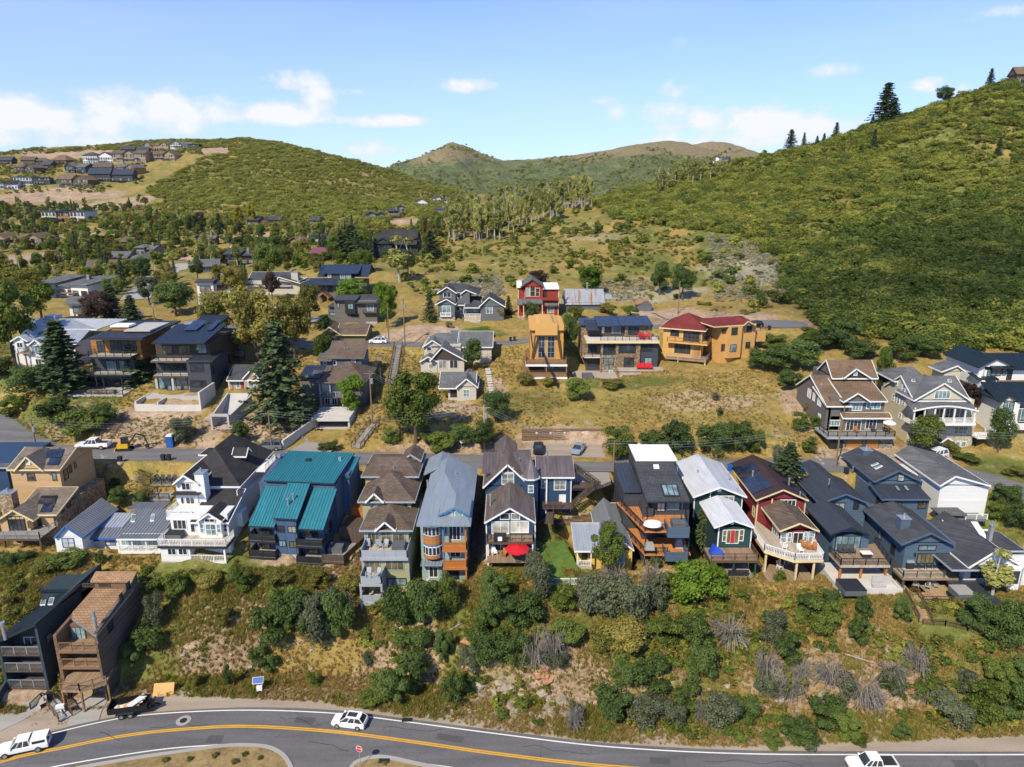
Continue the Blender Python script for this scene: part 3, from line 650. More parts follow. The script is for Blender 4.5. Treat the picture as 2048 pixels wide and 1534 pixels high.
  if wall:
   sl,sr=(zr-ze)/(xm-x0),(zr-ze)/(x1-xm)
   a=[(x0+oh,yf+inset,ze+oh*sl-th-.02),(x1-oh,yf+inset,ze+oh*sr-th-.02),(xm,yf+inset,zr-th-.02)]
   s.put(B().extr(a,(0,yb-yf-2*inset,0)),'gable_wall',wall)
  return o
 def gabX(s,x0,x1,yf,yr,yb,ze,zr,mat,seam=0,th=.22,trim=None,wall=None,inset=.4,oh=.45,zb=None,**k):
  zb=ze if zb is None else zb
  F=[(x0,yf,ze),(x1,yf,ze),(x1,yr,zr),(x0,yr,zr)];K=[(x0,yr,zr),(x1,yr,zr),(x1,yb,zb),(x0,yb,zb)]
  o=s.roof([F,K],mat,seam,th,trim,((F[0],F[1]),(F[0],F[3]),(F[1],F[2]),(K[1],K[2]),(K[0],K[3])),**k)
  if wall:
   sf,sb=(zr-ze)/(yr-yf),(zr-zb)/(yb-yr)
   a=[(x0+inset,yf+oh,ze+oh*sf-th-.02),(x0+inset,yr,zr-th-.02),(x0+inset,yb-oh,zb+oh*sb-th-.02)]
   s.put(B().extr(a,(x1-x0-2*inset,0,0)),'gable_wall',wall)
  return o
 def hip(s,x0,x1,yf,yb,ze,zr,mat,rx0=None,rx1=None,ry0=None,ry1=None,seam=0,th=.2,trim=None,**k):
  "hip roof; ridge from (rx0, ry0) to (rx1, ry1)"
  W_,D_=x1-x0,yb-yf
  if rx0 is None:
   if W_>=D_:rx0,rx1,ry0,ry1=x0+D_/2,x1-D_/2,(yf+yb)/2,(yf+yb)/2
   else:rx0=rx1=(x0+x1)/2;ry0,ry1=yf+W_/2,yb-W_/2
  a,b,c,d=(x0,yf,ze),(x1,yf,ze),(x1,yb,ze),(x0,yb,ze);e,f=(rx0,ry0,zr),(rx1,ry1,zr)
  if abs(rx1-rx0)>=abs(ry1-ry0):ps=[[a,b,f,e],[b,c,f],[c,d,e,f],[d,a,e]]
  else:ps=[[a,b,e],[b,c,f,e],[c,d,f],[d,a,e,f]]
  ps=[[p for i,p in enumerate(q) if p!=q[i-1]] for q in ps]
  return s.roof(ps,mat,seam,th,trim,((a,b),(b,c),(c,d),(d,a)),**k)
  # -- decks
 def slab(s,x0,x1,y0,y1,z,th,mat,name='deck',edge=None):
  o=s.put(B().box(x0,x1,y0,y1,z-th,z),name,mat);s.carve(min(x0,x1)-.2,max(x0,x1)+.2,y0-.4,y1,z-th-.12)
  if edge:s.put(B().box(x0-.04,x1+.04,y0-.05,y0+.02,z-th-.12,z-.01).box(x0-.05,x0+.02,y0+.03,y1,z-th-.12,z-.01).box(x1-.02,x1+.05,y0+.03,y1,z-th-.12,z-.01),'rim_board',edge,o)
  return o
 def rail(s,pts,h=1.0,mat='trim_white',style='bal',step=.22,pw=.11,parent=None,name='railing'):
  b=B()
  for p,q in zip(pts[:-1],pts[1:]):
   p,q=Vector(p),Vector(q);d=q-p;n=max(1,round(d.length/1.7));up=Vector((0,0,1))
   b.bar(p+up*h,q+up*h,.10,.08)
   if style=='bal':
    b.bar(p+up*.12,q+up*.12,.06)
    m=max(2,int(d.length/step))
    for i in range(m):b.bar(p+d*(i+.5)/m+up*.12,p+d*(i+.5)/m+up*h,.055)
   elif style=='solid':
    b.bar(p+up*h*.5,q+up*h*.5,.05,h*.9)
   elif style=='mesh':
    for k in range(1,6):b.bar(p+up*h*k/6,q+up*h*k/6,.025)
   elif style=='planks':
    for k in range(4):b.bar(p+up*(h*(k+.5)/4),q+up*(h*(k+.5)/4),.04,h/4*.86)
   for i in range(n+1):b.bar(p+d*i/n,p+d*i/n+up*(h+.04),pw)
  return s.put(b,name,mat,parent)
 def post(s,x,y,z0,z1,w_=.2,mat='timber',name='post'):return s.put(B().box(x-w_/2,x+w_/2,y-w_/2,y+w_/2,z0,z1),name,mat)
 def chimney(s,px0,px1,pt,pb,y,depth,mat,sink=.8,cap='metal_gray'):
  m=(pt+pb)/2;x0,x1=s.x(px0,m,y),s.x(px1,m,y);z1,z0=s.z((px0+px1)/2,pt,y),s.z((px0+px1)/2,pb,y)
  o=s.put(B().box(x0,x1,y,y+depth,z0-sink,z1),'chimney',mat)
  s.put(B().box(x0-.1,x1+.1,y-.1,y+depth+.1,z1,z1+.12).tube(((x0+x1)/2,y+depth/2,z1),((x0+x1)/2,y+depth/2,z1+.7),.16),'chimney_cap',cap,o)
 def pipe(s,px,pt,pb,y,r=.09,mat='metal_gray'):
  a,c=s.P(px,pb,y),s.P(px,pt,y);o=s.put(B().tube((a.x,y,a.z-.4),(a.x,y,c.z),r).tube((a.x,y,c.z),(a.x,y,c.z+r*1.5),r*1.5,r*1.5),'vent_pipe',mat)
 def onroof(s,name,quad,mat,lift=.06,th=.1,frame=None,nx=1,ny=1):
  "panel lying on a roof: quad of local points, in order"
  q=[Vector(p) for p in quad];n=(q[1]-q[0]).cross(q[3]-q[0]).normalized()
  if n.z<0:n=-n
  if nx*ny>1:
   o=None
   for i in range(nx):
    for j in range(ny):
     g=.012
     f=lambda a,c:(q[0]*(1-a)+q[1]*a)*(1-c)+(q[3]*(1-a)+q[2]*a)*c
     c4=[f((i+g)/nx,(j+g)/ny),f((i+1-g)/nx,(j+g)/ny),f((i+1-g)/nx,(j+1-g)/ny),f((i+g)/nx,(j+1-g)/ny)]
     s.put(B().extr([p+n*(lift+th) for p in c4],-n*th),name,mat)
   return
  if frame:
   o=s.put(B().extr([p+n*(lift+th*.6) for p in q],-n*(th+lift)),name,frame);c=sum(q,Vector())/4
   s.put(B().extr([c+(p-c)*.82+n*(lift+th) for p in q],-n*th),'pane',mat,o)
  else:s.put(B().extr([p+n*(lift+th) for p in q],-n*(th+lift)),name,mat)
 def lay(s,polypix,plane):
  "pixels laid on the plane of a roof (three local points)"
  a,b,c=(Vector(p) for p in plane);n=(b-a).cross(c-a);o=[]
  for px,py in polypix:
   d=s._r(px,py);t=n.dot(a-s.c)/n.dot(d);o.append(s.c+d*t)
  return o
 def stairs(s,p0,p1,width,n,mat,axis='y',name='stairs',str_mat=None):
  p0,p1=Vector(p0),Vector(p1);d=p1-p0;f=Vector((d.x,d.y,0)).normalized();sd=Vector((-f.y,f.x,0))*width/2
  b=B();
  for k in (-1,1):b.bar(p0+sd*k,p1+sd*k,.06,.26)
  o=s.put(b,name,str_mat or mat)
  run=Vector((d.x,d.y,0)).length/n
  for i in range(n):
   c=p0+d*((i+.5)/n);s.put(B().bar(c-sd*.97,c+sd*.97,run*.92,.06),'step',mat,o)
  return o
# ------------------------------------------------------------------ row of houses below the street
siding('tan_siding',(.48,.32,.17));siding('white_siding',(.68,.68,.68),var=.05,gap=.8);siding('navy_siding',(.028,.060,.125));siding('blue_dark',(.055,.095,.175),1.4,True)
siding('olive_siding',(.33,.33,.185));siding('green_pale',(.26,.36,.33));paint('bay_blue',(.06,.17,.32));siding('yellow_siding',(.66,.46,.12));siding('char_siding',(.050,.055,.068))
siding('forest_siding',(.022,.058,.066));siding('maroon_siding',(.20,.030,.036));siding('slate_siding',(.075,.125,.19));siding('slate_deep',(.075,.115,.17));siding('white_board',(.66,.66,.65),.5,True,.04,gap=.85)
shingle('roof_taupe',(.155,.115,.088),(.105,.078,.062));shingle('roof_shake',(.21,.175,.145),(.14,.115,.095));shingle('roof_black',(.050,.047,.050),(.036,.034,.037));shingle('roof_char',(.075,.08,.092),(.052,.056,.065));shingle('roof_gray',(.15,.155,.165),(.105,.108,.116))
metalroof('metal_light',(.42,.45,.50));metalroof('metal_mid',(.22,.235,.265));metalroof('metal_teal',(.03,.19,.24),.36,.25);metalroof('metal_bluegray',(.24,.285,.335),.5,.2);metalroof('metal_brown',(.20,.165,.155),.34,.5,.25)
metalroof('metal_white',(.52,.54,.58),.5,.1);metalroof('metal_maroon',(.062,.040,.046),.4,.3);metalroof('metal_navy',(.058,.068,.09),.38,.35);metalroof('metal_blackblue',(.020,.036,.050),.35,.3)
paint('blue_trim',(.03,.12,.42));paint('flat_white',(.74,.74,.73),.8,.06);wood('wood_band',(.38,.15,.05),.12,2);paint('door_red',(.42,.03,.035));paint('patio_stone',(.36,.31,.26),.9,.2)
crop(0,850)
# ---- tan house with solar panels
h=House('house','tan house with shake roof, solar panels and stone base at the left edge',200,1000,z=10)
Wl=h.wall(88,442,705,1000,4,14,'stone_tan');zt=h.z(260,700,4)
h.box(Wl[0],Wl[1],3.98,4,h.z(260,880,4),zt,'tan_siding')
zd=h.z(150,893,0);xl,xr=h.x(-60,893,0),h.x(312,893,0);h.slab(xl,xr,0,4,zd,.25,'deck_gray',edge='trim_brown');h.rail([(xl,.05,zd),(xr,.05,zd),(xr+.3,3.8,zd)],1.0,'metal_gray','mesh')
for px in (40,185,325):h.post(h.x(px,950,.2),.2,-2,zd-.25,.24,'trim_brown')
_,rl=h.shed(108,446,706,3.5,486,9.6,'roof_shake',trim='trim_cream')
h.gabY(h.x(-25,752,2.2),h.x(270,752,2.2),2.0,8.6,h.z(265,748,2.2),h.z(105,664,2.2),'roof_shake',trim='trim_cream',wall='tan_siding',xr=h.x(105,664,2.2))
w0=h.wall(10,240,740,888,2.5,1.6,'tan_siding',0);h.win(68,718,200,842,2.5,4,2,'d');h.win(222,758,262,806,2.5,2,2,'b','t');h.win(300,730,330,810,4,1,1,'b')
Wu=h.wall(92,478,350,500,9.6,9,'tan_siding',3)
h.win(215,380,276,432,9.6,2,2,'b',sill=True);h.win(412,376,444,430,9.6,1,2,'b',sill=True)
ze,zr=h.z(270,352,9.0),h.z(420,172,14.0);x0,x1=h.x(50,352,9.0),h.x(457,352,9.0)+.3
h.gabX(x0,x1,9.0,14.0,19,ze,zr,'roof_shake',trim='trim_cream',wall='tan_siding')
h.gabY(h.x(108,348,8.8),h.x(338,348,8.8),8.7,13.4,ze-.05,h.z(205,248,8.8),'roof_shake',trim='trim_cream',wall='tan_siding',xr=h.x(205,248,8.8));h.win(204,268,236,310,9.1,1,1,'w','b')
pl=[(x0,9.0,ze),(x1,9.0,ze),(x1,14.0,zr)]
h.onroof('solar_panel',h.lay(((352,262),(487,259),(508,194),(376,196)),pl),'solar',nx=3,ny=2);h.onroof('solar_panel',h.lay(((372,318),(460,318),(484,263),(397,263)),pl),'solar',nx=2,ny=1)
h.onroof('solar_panel',h.lay(((298,624),(432,624),(456,558),(326,560)),rl[:3]),'solar',nx=3,ny=2);h.onroof('solar_panel',h.lay(((314,690),(402,690),(430,628),(346,628)),rl[:3]),'solar',nx=2,ny=1)
for q in ((500,345,536,432),(542,312,562,378),(582,290,598,340)):h.winx(Wu[1],*q,-1,1,2,'d')
h.winx(Wl[1],470,610,500,690,-1,2,2,'d');h.winx(Wl[1],520,590,552,650,-1,2,2,'d')
h.chimney(8,108,545,760,5.5,1.4,'stone_tan',2)
h.pipe(148,250,268,11);h.pipe(372,180,195,13.4);h.pipe(460,178,190,13.4)
# ---- navy house cut by the left edge
h=House('house','navy house with grey roof cut off by the left edge',-60,560,z=11.5)
h.wall(-400,72,330,560,0,12,'navy_siding');h.shed(-400,88,335,-.6,245,5.5,'roof_gray',trim='trim_gray');h.win(-60,400,-20,470,0,2,2)
# ---- white cottage, blue trim
h=House('cottage','small white cottage with blue trim and pale metal roof beside the tan house',545,1000,z=10)
h.wall(440,652,885,1000,0,9,'white_siding');x0,x1=h.x(424,888,-.4),h.x(655,888,-.4)
h.gabY(x0,x1,-.4,9.2,h.z(540,888,-.4),h.z(508,795,-.4),'metal_mid',.45,trim='blue_trim',wall='white_siding',xr=h.x(508,795,-.4),oh=.2)
h.win(492,890,585,962,0,2,2,'blue_trim','b')
h.wall(652,930,885,978,2.6,6,'white_siding');_,r1=h.shed(640,935,892,1.8,808,4.2,'metal_mid',.45,trim='blue_trim');h.shed(648,962,806,4.25,690,8,'metal_light',.45)
h.win(832,895,905,944,2.6,2,2,'blue_trim','b');h.win(700,890,780,912,2.6,2,1,'blue_trim');h.win(655,900,672,970,2.6,1,1,'d',name='door')
# ---- grey-roofed cottage
h=House('cottage','grey metal-roofed cottage with two skylights and white porch',1090,1006,z=10)
h.wall(935,1262,880,1006,1.6,9,'white_siding');h.slab(h.x(932,1000,0),h.x(1262,1000,0),0,1.6,.25,.4,'trim_white')
h.shed(915,1268,897,-.3,855,1.3,'metal_mid',.45,trim='trim_white');_,r2=h.shed(935,1282,853,1.35,664,7.4,'metal_mid',.45);h.shed(1005,1275,662,7.5,606,10.2,'metal_mid',.45)
for q in ((955,903,1028,945),(1040,903,1120,945),(1165,900,1242,942)):h.win(*q,1.6,2,1,'w','s')
for px in (935,1043,1152,1258):h.post(h.x(px,950,.1),.12,.25,h.z(1090,895,.1),.16,'trim_white')
h.rail([(h.x(937,1000,.1),.1,.25),(h.x(1258,1000,.1),.1,.25)],.85)
for q in (((1028,765),(1062,765),(1068,706),(1038,706)),((1182,760),(1212,760),(1222,704),(1194,704))):h.onroof('skylight',h.lay(q,r2[:3]),'glass_sky',frame='trim_white')
# ---- big white house
h=House('house','tall white house with black shingle roof, stepped white balconies and chimney',1510,1078,z=10,yaw=1)
zd=h.z(1500,945,0);zt=h.z(1600,768,3)
xR=h.x(1775,1030,0);xL=h.x(1268,1030,0)
h.box(xL,h.x(1500,1030,0),0,3,-2,zd-.25,'white_siding');h.box(h.x(1500,1030,0),xR,2,3,-2,zd-.25,'white_siding');h.box(xL,xR,0,3,-2,.05,'white_siding');h.foot(xL,xR,0,20)
h.box(xR-.25,xR,0,.25,0,zd-.2,'trim_white','post');h.rail([(h.x(1505,1070,.1),.1,.05),(xR-.2,.1,.05)],1.0)
h.win(1320,970,1386,1020,0,2,1,'w');h.win(1405,970,1474,1020,0,2,1,'w');h.win(1560,975,1650,1060,2,2,1,'w','s',name='sliding_door')
xd=h.x(1240,945,-.2);h.slab(xd,xR+.4,-.3,3,zd,.25,'deck_pale',edge='trim_dark');h.rail([(xd+.1,3.0,zd),(xd+.1,-.2,zd),(xR+.3,-.2,zd),(xR+.3,2.8,zd)],1.0)
W2=h.wall(1345,1795,700,872,3,17,'white_siding',4);xR=W2[1]
h.win(1364,745,1466,818,3,3,1,'w');h.win(1500,775,1536,842,3,1,1,'w',name='door')
bx0,bx1=h.x(1560,800,2.2),h.x(1742,800,2.2);h.box(bx0,bx1,2.2,3,zd,h.z(1650,752,2.2),'white_siding','bay')
h.win(1574,776,1606,848,2.2,1,2,'w','s');h.win(1620,778,1702,866,2.2,2,2,'w','s',name='french_door');h.win(1706,778,1738,846,2.2,1,2,'w','s');h.win(1760,780,1790,838,3,1,2,'w')
h.gabY(h.x(1548,757,1.8),h.x(1745,757,1.8),1.7,6,h.z(1640,757,1.8),h.z(1642,692,1.8),'roof_black',trim='trim_white',wall='white_siding');h.win(1610,736,1688,764,2.12,2,1,'w')
h.shed(1488,1800,768,2.4,500,9.5,'roof_black',trim='trim_white')
# upper storeys
zb=h.z(1400,722,3.2);h.slab(h.x(1308,722,3.2),h.x(1512,722,3.2),3.1,6.5,zb,.5,'white_siding','balcony');h.rail([(h.x(1308,722,3.2)+.1,6.4,zb),(h.x(1308,722,3.2)+.1,3.2,zb),(h.x(1510,722,3.2),3.2,zb)],.95)
W3=h.wall(1395,1560,545,690,6.4,12,'white_siding',1);h.win(1424,570,1450,620,6.4,1,1,'w');h.win(1464,570,1532,620,6.4,2,1,'w')
W4=h.wall(1385,1560,440,548,7.0,10,'white_siding',.5);h.shed(1345,1560,548,5.6,520,7.0,'roof_black',th=.12)
h.win(1430,455,1496,510,7.0,2,1,'w')
h.gabY(h.x(1360,462,6.4),h.x(1560,462,6.4),6.3,14,h.z(1440,462,6.4),h.z(1440,393,6.4),'roof_black',trim='trim_white',wall='white_siding',xr=h.x(1442,393,6.4))
W5=h.wall(1545,1868,480,540,9.4,11,'white_siding',6);xe0,xe1=h.x(1530,490,9),h.x(1880,482,9)
za=h.z(1800,484,9);zr=h.z(1735,150,16)
h.hip(xe0-2.5,xe1+.2,9.0,24,za,zr,'roof_black',h.x(1690,205,14.5),h.x(1700,205,14.5),14.5,21,trim='trim_white')
h.shed(1560,1700,235,20,175,24,'roof_black',trim='trim_white')
h.chimney(1538,1608,388,560,6.6,1.6,'white_siding',1)
sd=[(xe1-2.5,16.5),(xe1-1.2,16.5)];h.gabX(xe1-3.4,xe1-1.0,15.2,16.4,17.6,zr-1.8,zr-.7,'roof_black',trim='trim_white',wall='white_siding')
q=h.PX(1850,680,xR);h.box(xR,xR+.9,6,8.2,h.PX(1850,820,xR).z,h.PX(1850,700,xR).z,'white_siding','bay');h.shed(1790,1850,690,5.8,640,8.4,'roof_black',th=.15)
h.winx(xR,1862,505,1880,545,-1,1,2,'w');h.winx(xR,1815,880,1840,940,-1,1,2,'w')
h.slab(xR,xR+1.5,15,20,zd+5.2,.2,'white_siding','balcony');h.rail([(xR+1.5,15,zd+5.2),(xR+1.5,20,zd+5.2)],1)
crop(460,850)
# ---- teal duplex
h=House('house','wide dark blue duplex under a teal standing-seam metal roof',450,1005,z=10.4,yaw=6)
W=h.wall(352,528,735,1005,0,14,'blue_dark',.2);h.box(W[0],W[1],.05,5,-3,-.2,'concrete','foundation')
xl,xr=h.x(165,900,1.4),h.x(742,900,1.4);zl=h.z(240,805,-.6);zt=h.z(640,215,14)
h.foot(xl,xr,0,15)
def slope_top(y):return zl+(zt-zl)*(y+.6)/14.6
# side and rear walls follow the roof
for a,c in ((xl,W[0]),(W[1],xr)):
 h.put(B().extr([(a,1.4,-3),(a,14,-3),(a,14,slope_top(14)-.9),(a,8.5,slope_top(8.5)-1.3),(a,1.4,slope_top(1.4)-.9)],(c-a,0,0)),'wall','blue_dark')
h.put(B().extr([(xl,5.6,0),(xl,14,0),(xl,14,zt-.3),(xl,5.6,h.z(600,455,5.6)-.3)],(xr-xl+.6,0,0)),'wall','blue_dark')
zu=h.z(600,452,5.2);x0,x1=h.x(268,445,5.2),h.x(818,462,5.2)
def rf(p,n='roof'):return h.roof([p],'metal_teal',.42,.2,'trim_dark',((p[0],p[1]),(p[1],p[2]),(p[0],p[3])),name=n,tw=.18)
rU=[(x0,5.2,zu),(x1,5.2,zu),(x1+.2,14.4,zt),(x0+.2,14.4,zt)];rf(rU)
xa,xb=h.x(345,738,-.4),h.x(527,738,-.4);zc=h.z(436,738,-.4)
rC=[(xa,-.4,zc),(xb,-.4,zc),(xb,5.3,zu-.06),(xa,5.3,zu-.06)];rf(rC)
x2,x3=h.x(145,800,-.7),h.x(345,800,-.7);zz=h.z(245,800,-.7);rL=[(x2,-.7,zz),(x3+.02,-.7,zz),(x3+.02,5.6,zu-1.0),(x2,5.6,zu-1.0)];rf(rL)
x4,x5=h.x(517,822,-.9),h.x(732,822,-.9);zz=h.z(625,822,-.9);rR=[(x4+.4,-.9,zz),(x5,-.9,zz),(x5,5.6,zu-1.0),(x4+.4,5.6,zu-1.0)];rf(rR)
h.box(x1,x1+1.0,9,14,2,zt-1.4,'blue_dark');rf([(x1,8.8,zt-1.9),(x1+1.2,8.8,zt-1.9),(x1+1.2,14.2,zt-.5),(x1,14.2,zt-.5)])
for q in ((362,792,425,842),(456,796,520,846)):h.win(*q,0,2,1,'d')
h.win(386,908,440,954,0,2,1,'d','s');h.win(470,915,528,963,0,2,1,'d','t')
h.win(232,915,316,992,1.4,2,1,'d','t',name='sliding_door');h.win(192,815,318,868,1.4,3,1,'d',name='sliding_door');h.win(606,936,694,1012,1.4,2,1,'d','t',name='sliding_door');h.win(590,826,690,884,1.4,3,1,'d',name='sliding_door')
for a,c,pu,pd in ((150,358,912,1036),(520,727,934,1064)):
 z1_,z2_=h.z(250,pu,-.6),h.z(250,pd,-.9);xa_,xb_=h.x(a,pu,-.6),h.x(c,pu,-.6)
 for zq,y0 in ((z1_,-.6),(z2_,-1.0)):
  h.slab(xa_,xb_,y0,1.4,zq,.22,'deck_gray','balcony','metal_black');h.rail([(xa_+.05,1.3,zq),(xa_+.05,y0+.05,zq),(xb_-.05,y0+.05,zq),(xb_-.05,1.3,zq)],1.0,'metal_black','planks')
 for px in (xa_+.3,xb_-.3):h.post(px,-.7,-3,z2_-.2,.2,'rail_orange')
xw=h.x(900,1075,-1);z2_=h.z(700,1064,-1.1);h.slab(xb_,xw,-1.2,4.5,z2_,.22,'deck_gray','deck','deck_dark');h.rail([(xb_,-1.15,z2_),(xw,-1.15,z2_),(xw+1.2,4.4,z2_)],1.0,'deck_dark','planks')
for px in (xb_+1,xw-.5):h.post(px,-.8,-3,z2_-.2,.2,'rail_orange')
h.box(xb_-3,xb_+1.2,-.6,-.5,-1.6,-.3,'rail_orange','skirting')
h.box(xr+1.4,xr+5.0,4.5,8.0,-1,2.2,'deck_dark','shed');h.box(xr+1.2,xr+3.6,9,12,1,3.2,'rail_orange','screen')
for px,pt,pb in ((458,590,632),(500,555,592)):
 q=h.lay(((px,pb),),rC[:3])[0];h.put(B().tube((q.x,q.y,q.z-.1),(q.x,q.y,q.z+.85),.12).tube((q.x,q.y,q.z+.85),(q.x,q.y,q.z+1.1),.2),'vent_pipe','metal_gray')
for px,py in ((388,250),(866,268)):q=h.lay(((px,py),),rU[:3])[0];h.box(q.x-.22,q.x+.22,q.y-.2,q.y+.2,q.z-.1,q.z+.35,'metal_gray','roof_vent')
q=h.lay(((617,280),),rU[:3])[0];h.box(q.x-.35,q.x+.35,q.y-.4,q.y+.4,q.z-.1,q.z+.3,'metal_black','roof_vent')
for yy in (3.5,7.0,10.5):h.winxl(xr,yy,yy+1.1,slope_top(yy)-4.2,slope_top(yy)-2.6,-1,1,2,'d')
# ---- olive house with three stepped brown roofs
h=House('house','narrow olive house with three stepped brown hip roofs and white decks',1225,1292,z=7.6)
W=h.wall(1045,1408,1045,1292,0,22,'olive_siding',3)
h.win(1058,1068,1182,1175,0,3,1,'g','t',name='sliding_door');h.win(1225,1066,1366,1140,0,3,1,'g','t');h.win(1240,1205,1386,1258,0,3,1,'d','s')
zt=h.z(1210,1045,-.6);xa,xb=h.x(1024,1045,-.6),h.x(1398,1045,-.6);h.slab(xa,xb,-.6,3.4,zt,.3,'deck_pale','terrace','trim_gray');h.rail([(xa+.1,3.3,zt),(xa+.1,-.5,zt),(xb-.1,-.5,zt),(xb-.1,3.3,zt)],1.05,'trim_gray','planks')
W2=h.wall(1062,1402,815,985,3.4,8,'olive_siding',1)
h.win(1084,850,1176,948,3.4,3,1,'g','t');h.win(1190,798,1268,945,3.4,2,2,'g','t',name='french_door');h.win(1280,850,1374,922,3.4,2,1,'g','t')
h.corner(W2,'trim_gray');h.corner(W,'trim_gray')
x0,x1=h.x(1016,830,2.7),h.x(1438,830,2.7);ze=h.z(1225,830,2.7);zr=h.z(1255,622,8.6);xm=h.x(1255,622,8.6)
h.hip(x0,x1,2.7,13,ze,zr,'roof_taupe',xm,xm,8.3,8.9,trim='trim_gray')
h.gabY(h.x(1138,812,2.5),h.x(1302,812,2.5),2.4,5.5,ze+.1,h.z(1220,760,2.5),'roof_taupe',trim='trim_white')
W3=h.wall(1042,1425,598,720,9.4,8,'olive_siding',3);h.win(1112,572,1160,636,9.4,1,1,'g','s');h.win(1362,610,1393,636,9.4,1,1,'d');h.winx(W3[0],1046,615,1068,668,1,1,2,'w','s')
x0,x1=h.x(1002,604,8.7),h.x(1456,604,8.7);ze=h.z(1225,604,8.7);zr=h.z(1268,365,14.6);xm=h.x(1268,365,14.6)
h.hip(x0,x1,8.7,19,ze,zr,'roof_taupe',xm,xm,14.4,14.9,trim='trim_gray');h.gabY(h.x(1063,576,8.4),h.x(1206,576,8.4),8.3,11.2,ze+.1,h.z(1140,535,8.4),'roof_taupe',trim='trim_white',wall='olive_siding')
W4=h.wall(1065,1455,405,470,15.6,8,'olive_siding',4);x0,x1=h.x(1030,406,15),h.x(1485,406,15);ze=h.z(1250,406,15);zr=h.z(1280,248,20)
h.hip(x0,x1,15,25,ze,zr,'roof_taupe',h.x(1190,255,20),h.x(1380,255,20),20,20,trim='trim_gray');h.gabY(h.x(1340,300,20),h.x(1505,300,20),20,25,ze+.6,h.z(1440,228,20.2),'roof_taupe',trim='trim_gray',wall='olive_siding')
h.pipe(1290,328,350,17)
# lower decks on posts
xa,xb=h.x(1018,1255,-3),h.x(1196,1255,-3);z1_,z2_=h.z(1100,1250,-3),h.z(1110,1398,-3)
for zq in (z1_,z2_):h.slab(xa,xb,-3,0,zq,.28,'deck_pale','deck','trim_gray');h.rail([(xa+.1,0,zq),(xa+.1,-2.9,zq),(xb-.1,-2.9,zq),(xb-.1,0,zq)],1.05,'trim_gray','solid' if zq==z1_ else 'planks')
for px in (xa+.12,xb-.12):
 for yy in (-2.85,-.2):h.post(px,yy,z2_-3.5,z1_,.26,'trim_gray')
 # ---- blue-grey metal roofed house with orange balconies
h=House('house','blue-grey metal-roofed house with orange wood balconies and curved window bay',1640,1235,z=8.4)
W=h.wall(1505,1862,785,1235,1.6,20,'green_pale',2)
bx=[(h.x(1515,900,1.6),1.6)];xc,rr=h.x(1592,900,.8),(h.x(1668,900,1)-h.x(1515,900,1))/2
z0,z1=h.z(1590,1050,.3),h.z(1590,790,.3)
arc=[(xc+rr*math.cos(a),1.6-1.3*math.sin(a)) for a in np.linspace(math.pi,0,9)]
def arcwall(z0,z1,nm,mat,k=1.0):h.put(B().extr([(xc+(x-xc)*k,1.6+(y-1.6)*k,z0) for x,y in arc],(0,0,z1-z0)),nm,mat)
arcwall(z0,z1,'bay','bay_blue');arcwall(h.z(1590,948,.3),h.z(1590,882,.3),'wood_panel','wood_band',1.03);arcwall(h.z(1590,1058,.3),h.z(1590,1034,.3),'wood_panel','wood_band',1.03)
for pt,pb in ((805,876),(962,1030)):
 za_,zb_=h.z(1590,pb,.3),h.z(1590,pt,.3)
 for i in range(1,7):
  (xa,ya),(xb,yb)=arc[i],arc[i+1];c=Vector(((xa+xb)/2,(ya+yb)/2,0));d=Vector((xb-xa,yb-ya,0));n=Vector((d.y,-d.x,0)).normalized();n=-n if n.y>0 else n
  o=h.put(B().extr([c-d*.46+n*.05+Vector((0,0,za_)),c+d*.46+n*.05+Vector((0,0,za_)),c+d*.46+n*.05+Vector((0,0,zb_)),c-d*.46+n*.05+Vector((0,0,zb_))],-n*.2),'window','trim_white')
  h.put(B().extr([c-d*.36+n*.08+Vector((0,0,za_+.12)),c+d*.36+n*.08+Vector((0,0,za_+.12)),c+d*.36+n*.08+Vector((0,0,zb_-.12)),c-d*.36+n*.08+Vector((0,0,zb_-.12))],-n*.2),'pane','glass',o)
h.shed(1498,1668,1106,-.2,1050,1.6,'metal_bluegray',.45,.12);h.wall(1515,1670,1095,1235,.9,1.6,'green_pale',2);h.win(1566,1115,1636,1196,.9,2,1,'w',name='sliding_door')
h.win(1722,792,1812,902,1.6,3,1,'w',name='sliding_door');h.win(1690,800,1708,856,1.6,1,1,'w');h.win(1816,795,1836,850,1.6,1,1,'w');h.win(1732,985,1814,1036,1.6,2,1,'w',name='sliding_door');h.win(1700,1140,1800,1210,1.6,2,1,'d')
xa,xb=h.x(1672,980,0),h.x(1862,980,0)
for pf in (982,1122):
 zq=h.z(1760,pf,0);h.slab(xa,xb,0,1.6,zq,.25,'deck_orange','balcony','rail_orange');h.rail([(xa+.05,.08,zq),(xb-.05,.08,zq),(xb-.05,1.5,zq)],1.05,'rail_orange','planks')
h.post(xb-.15,.15,-3,h.z(1860,790,0),.22,'rail_orange');h.post(xa+.1,.15,-3,h.z(1680,790,0),.22,'bay_blue')
x0,x1=h.x(1467,788,-.7),h.x(1892,788,-.7);ze=h.z(1680,788,-.7);xm=h.x(1690,345,14);zr=h.z(1690,345,14)
h.hip(x0,x1,-.7,20,ze,zr,'metal_bluegray',xm,xm,13,19,seam=0,trim='metal_bluegray')
h.gabY(h.x(1520,330,17),h.x(1765,330,17),17,24,zr-2.2,h.z(1645,275,20),'metal_bluegray',trim='metal_bluegray',wall='green_pale')
h.gabY(h.x(1640,706,1.2),h.x(1885,706,1.2),1.1,6.5,h.z(1760,706,1.2),h.z(1760,650,1.2),'metal_bluegray',trim='bay_blue',wall='green_pale');h.box(h.x(1660,735,1.6),h.x(1875,735,1.6),1.56,3,h.z(1760,742,1.6),h.z(1760,704,1.6),'green_pale')
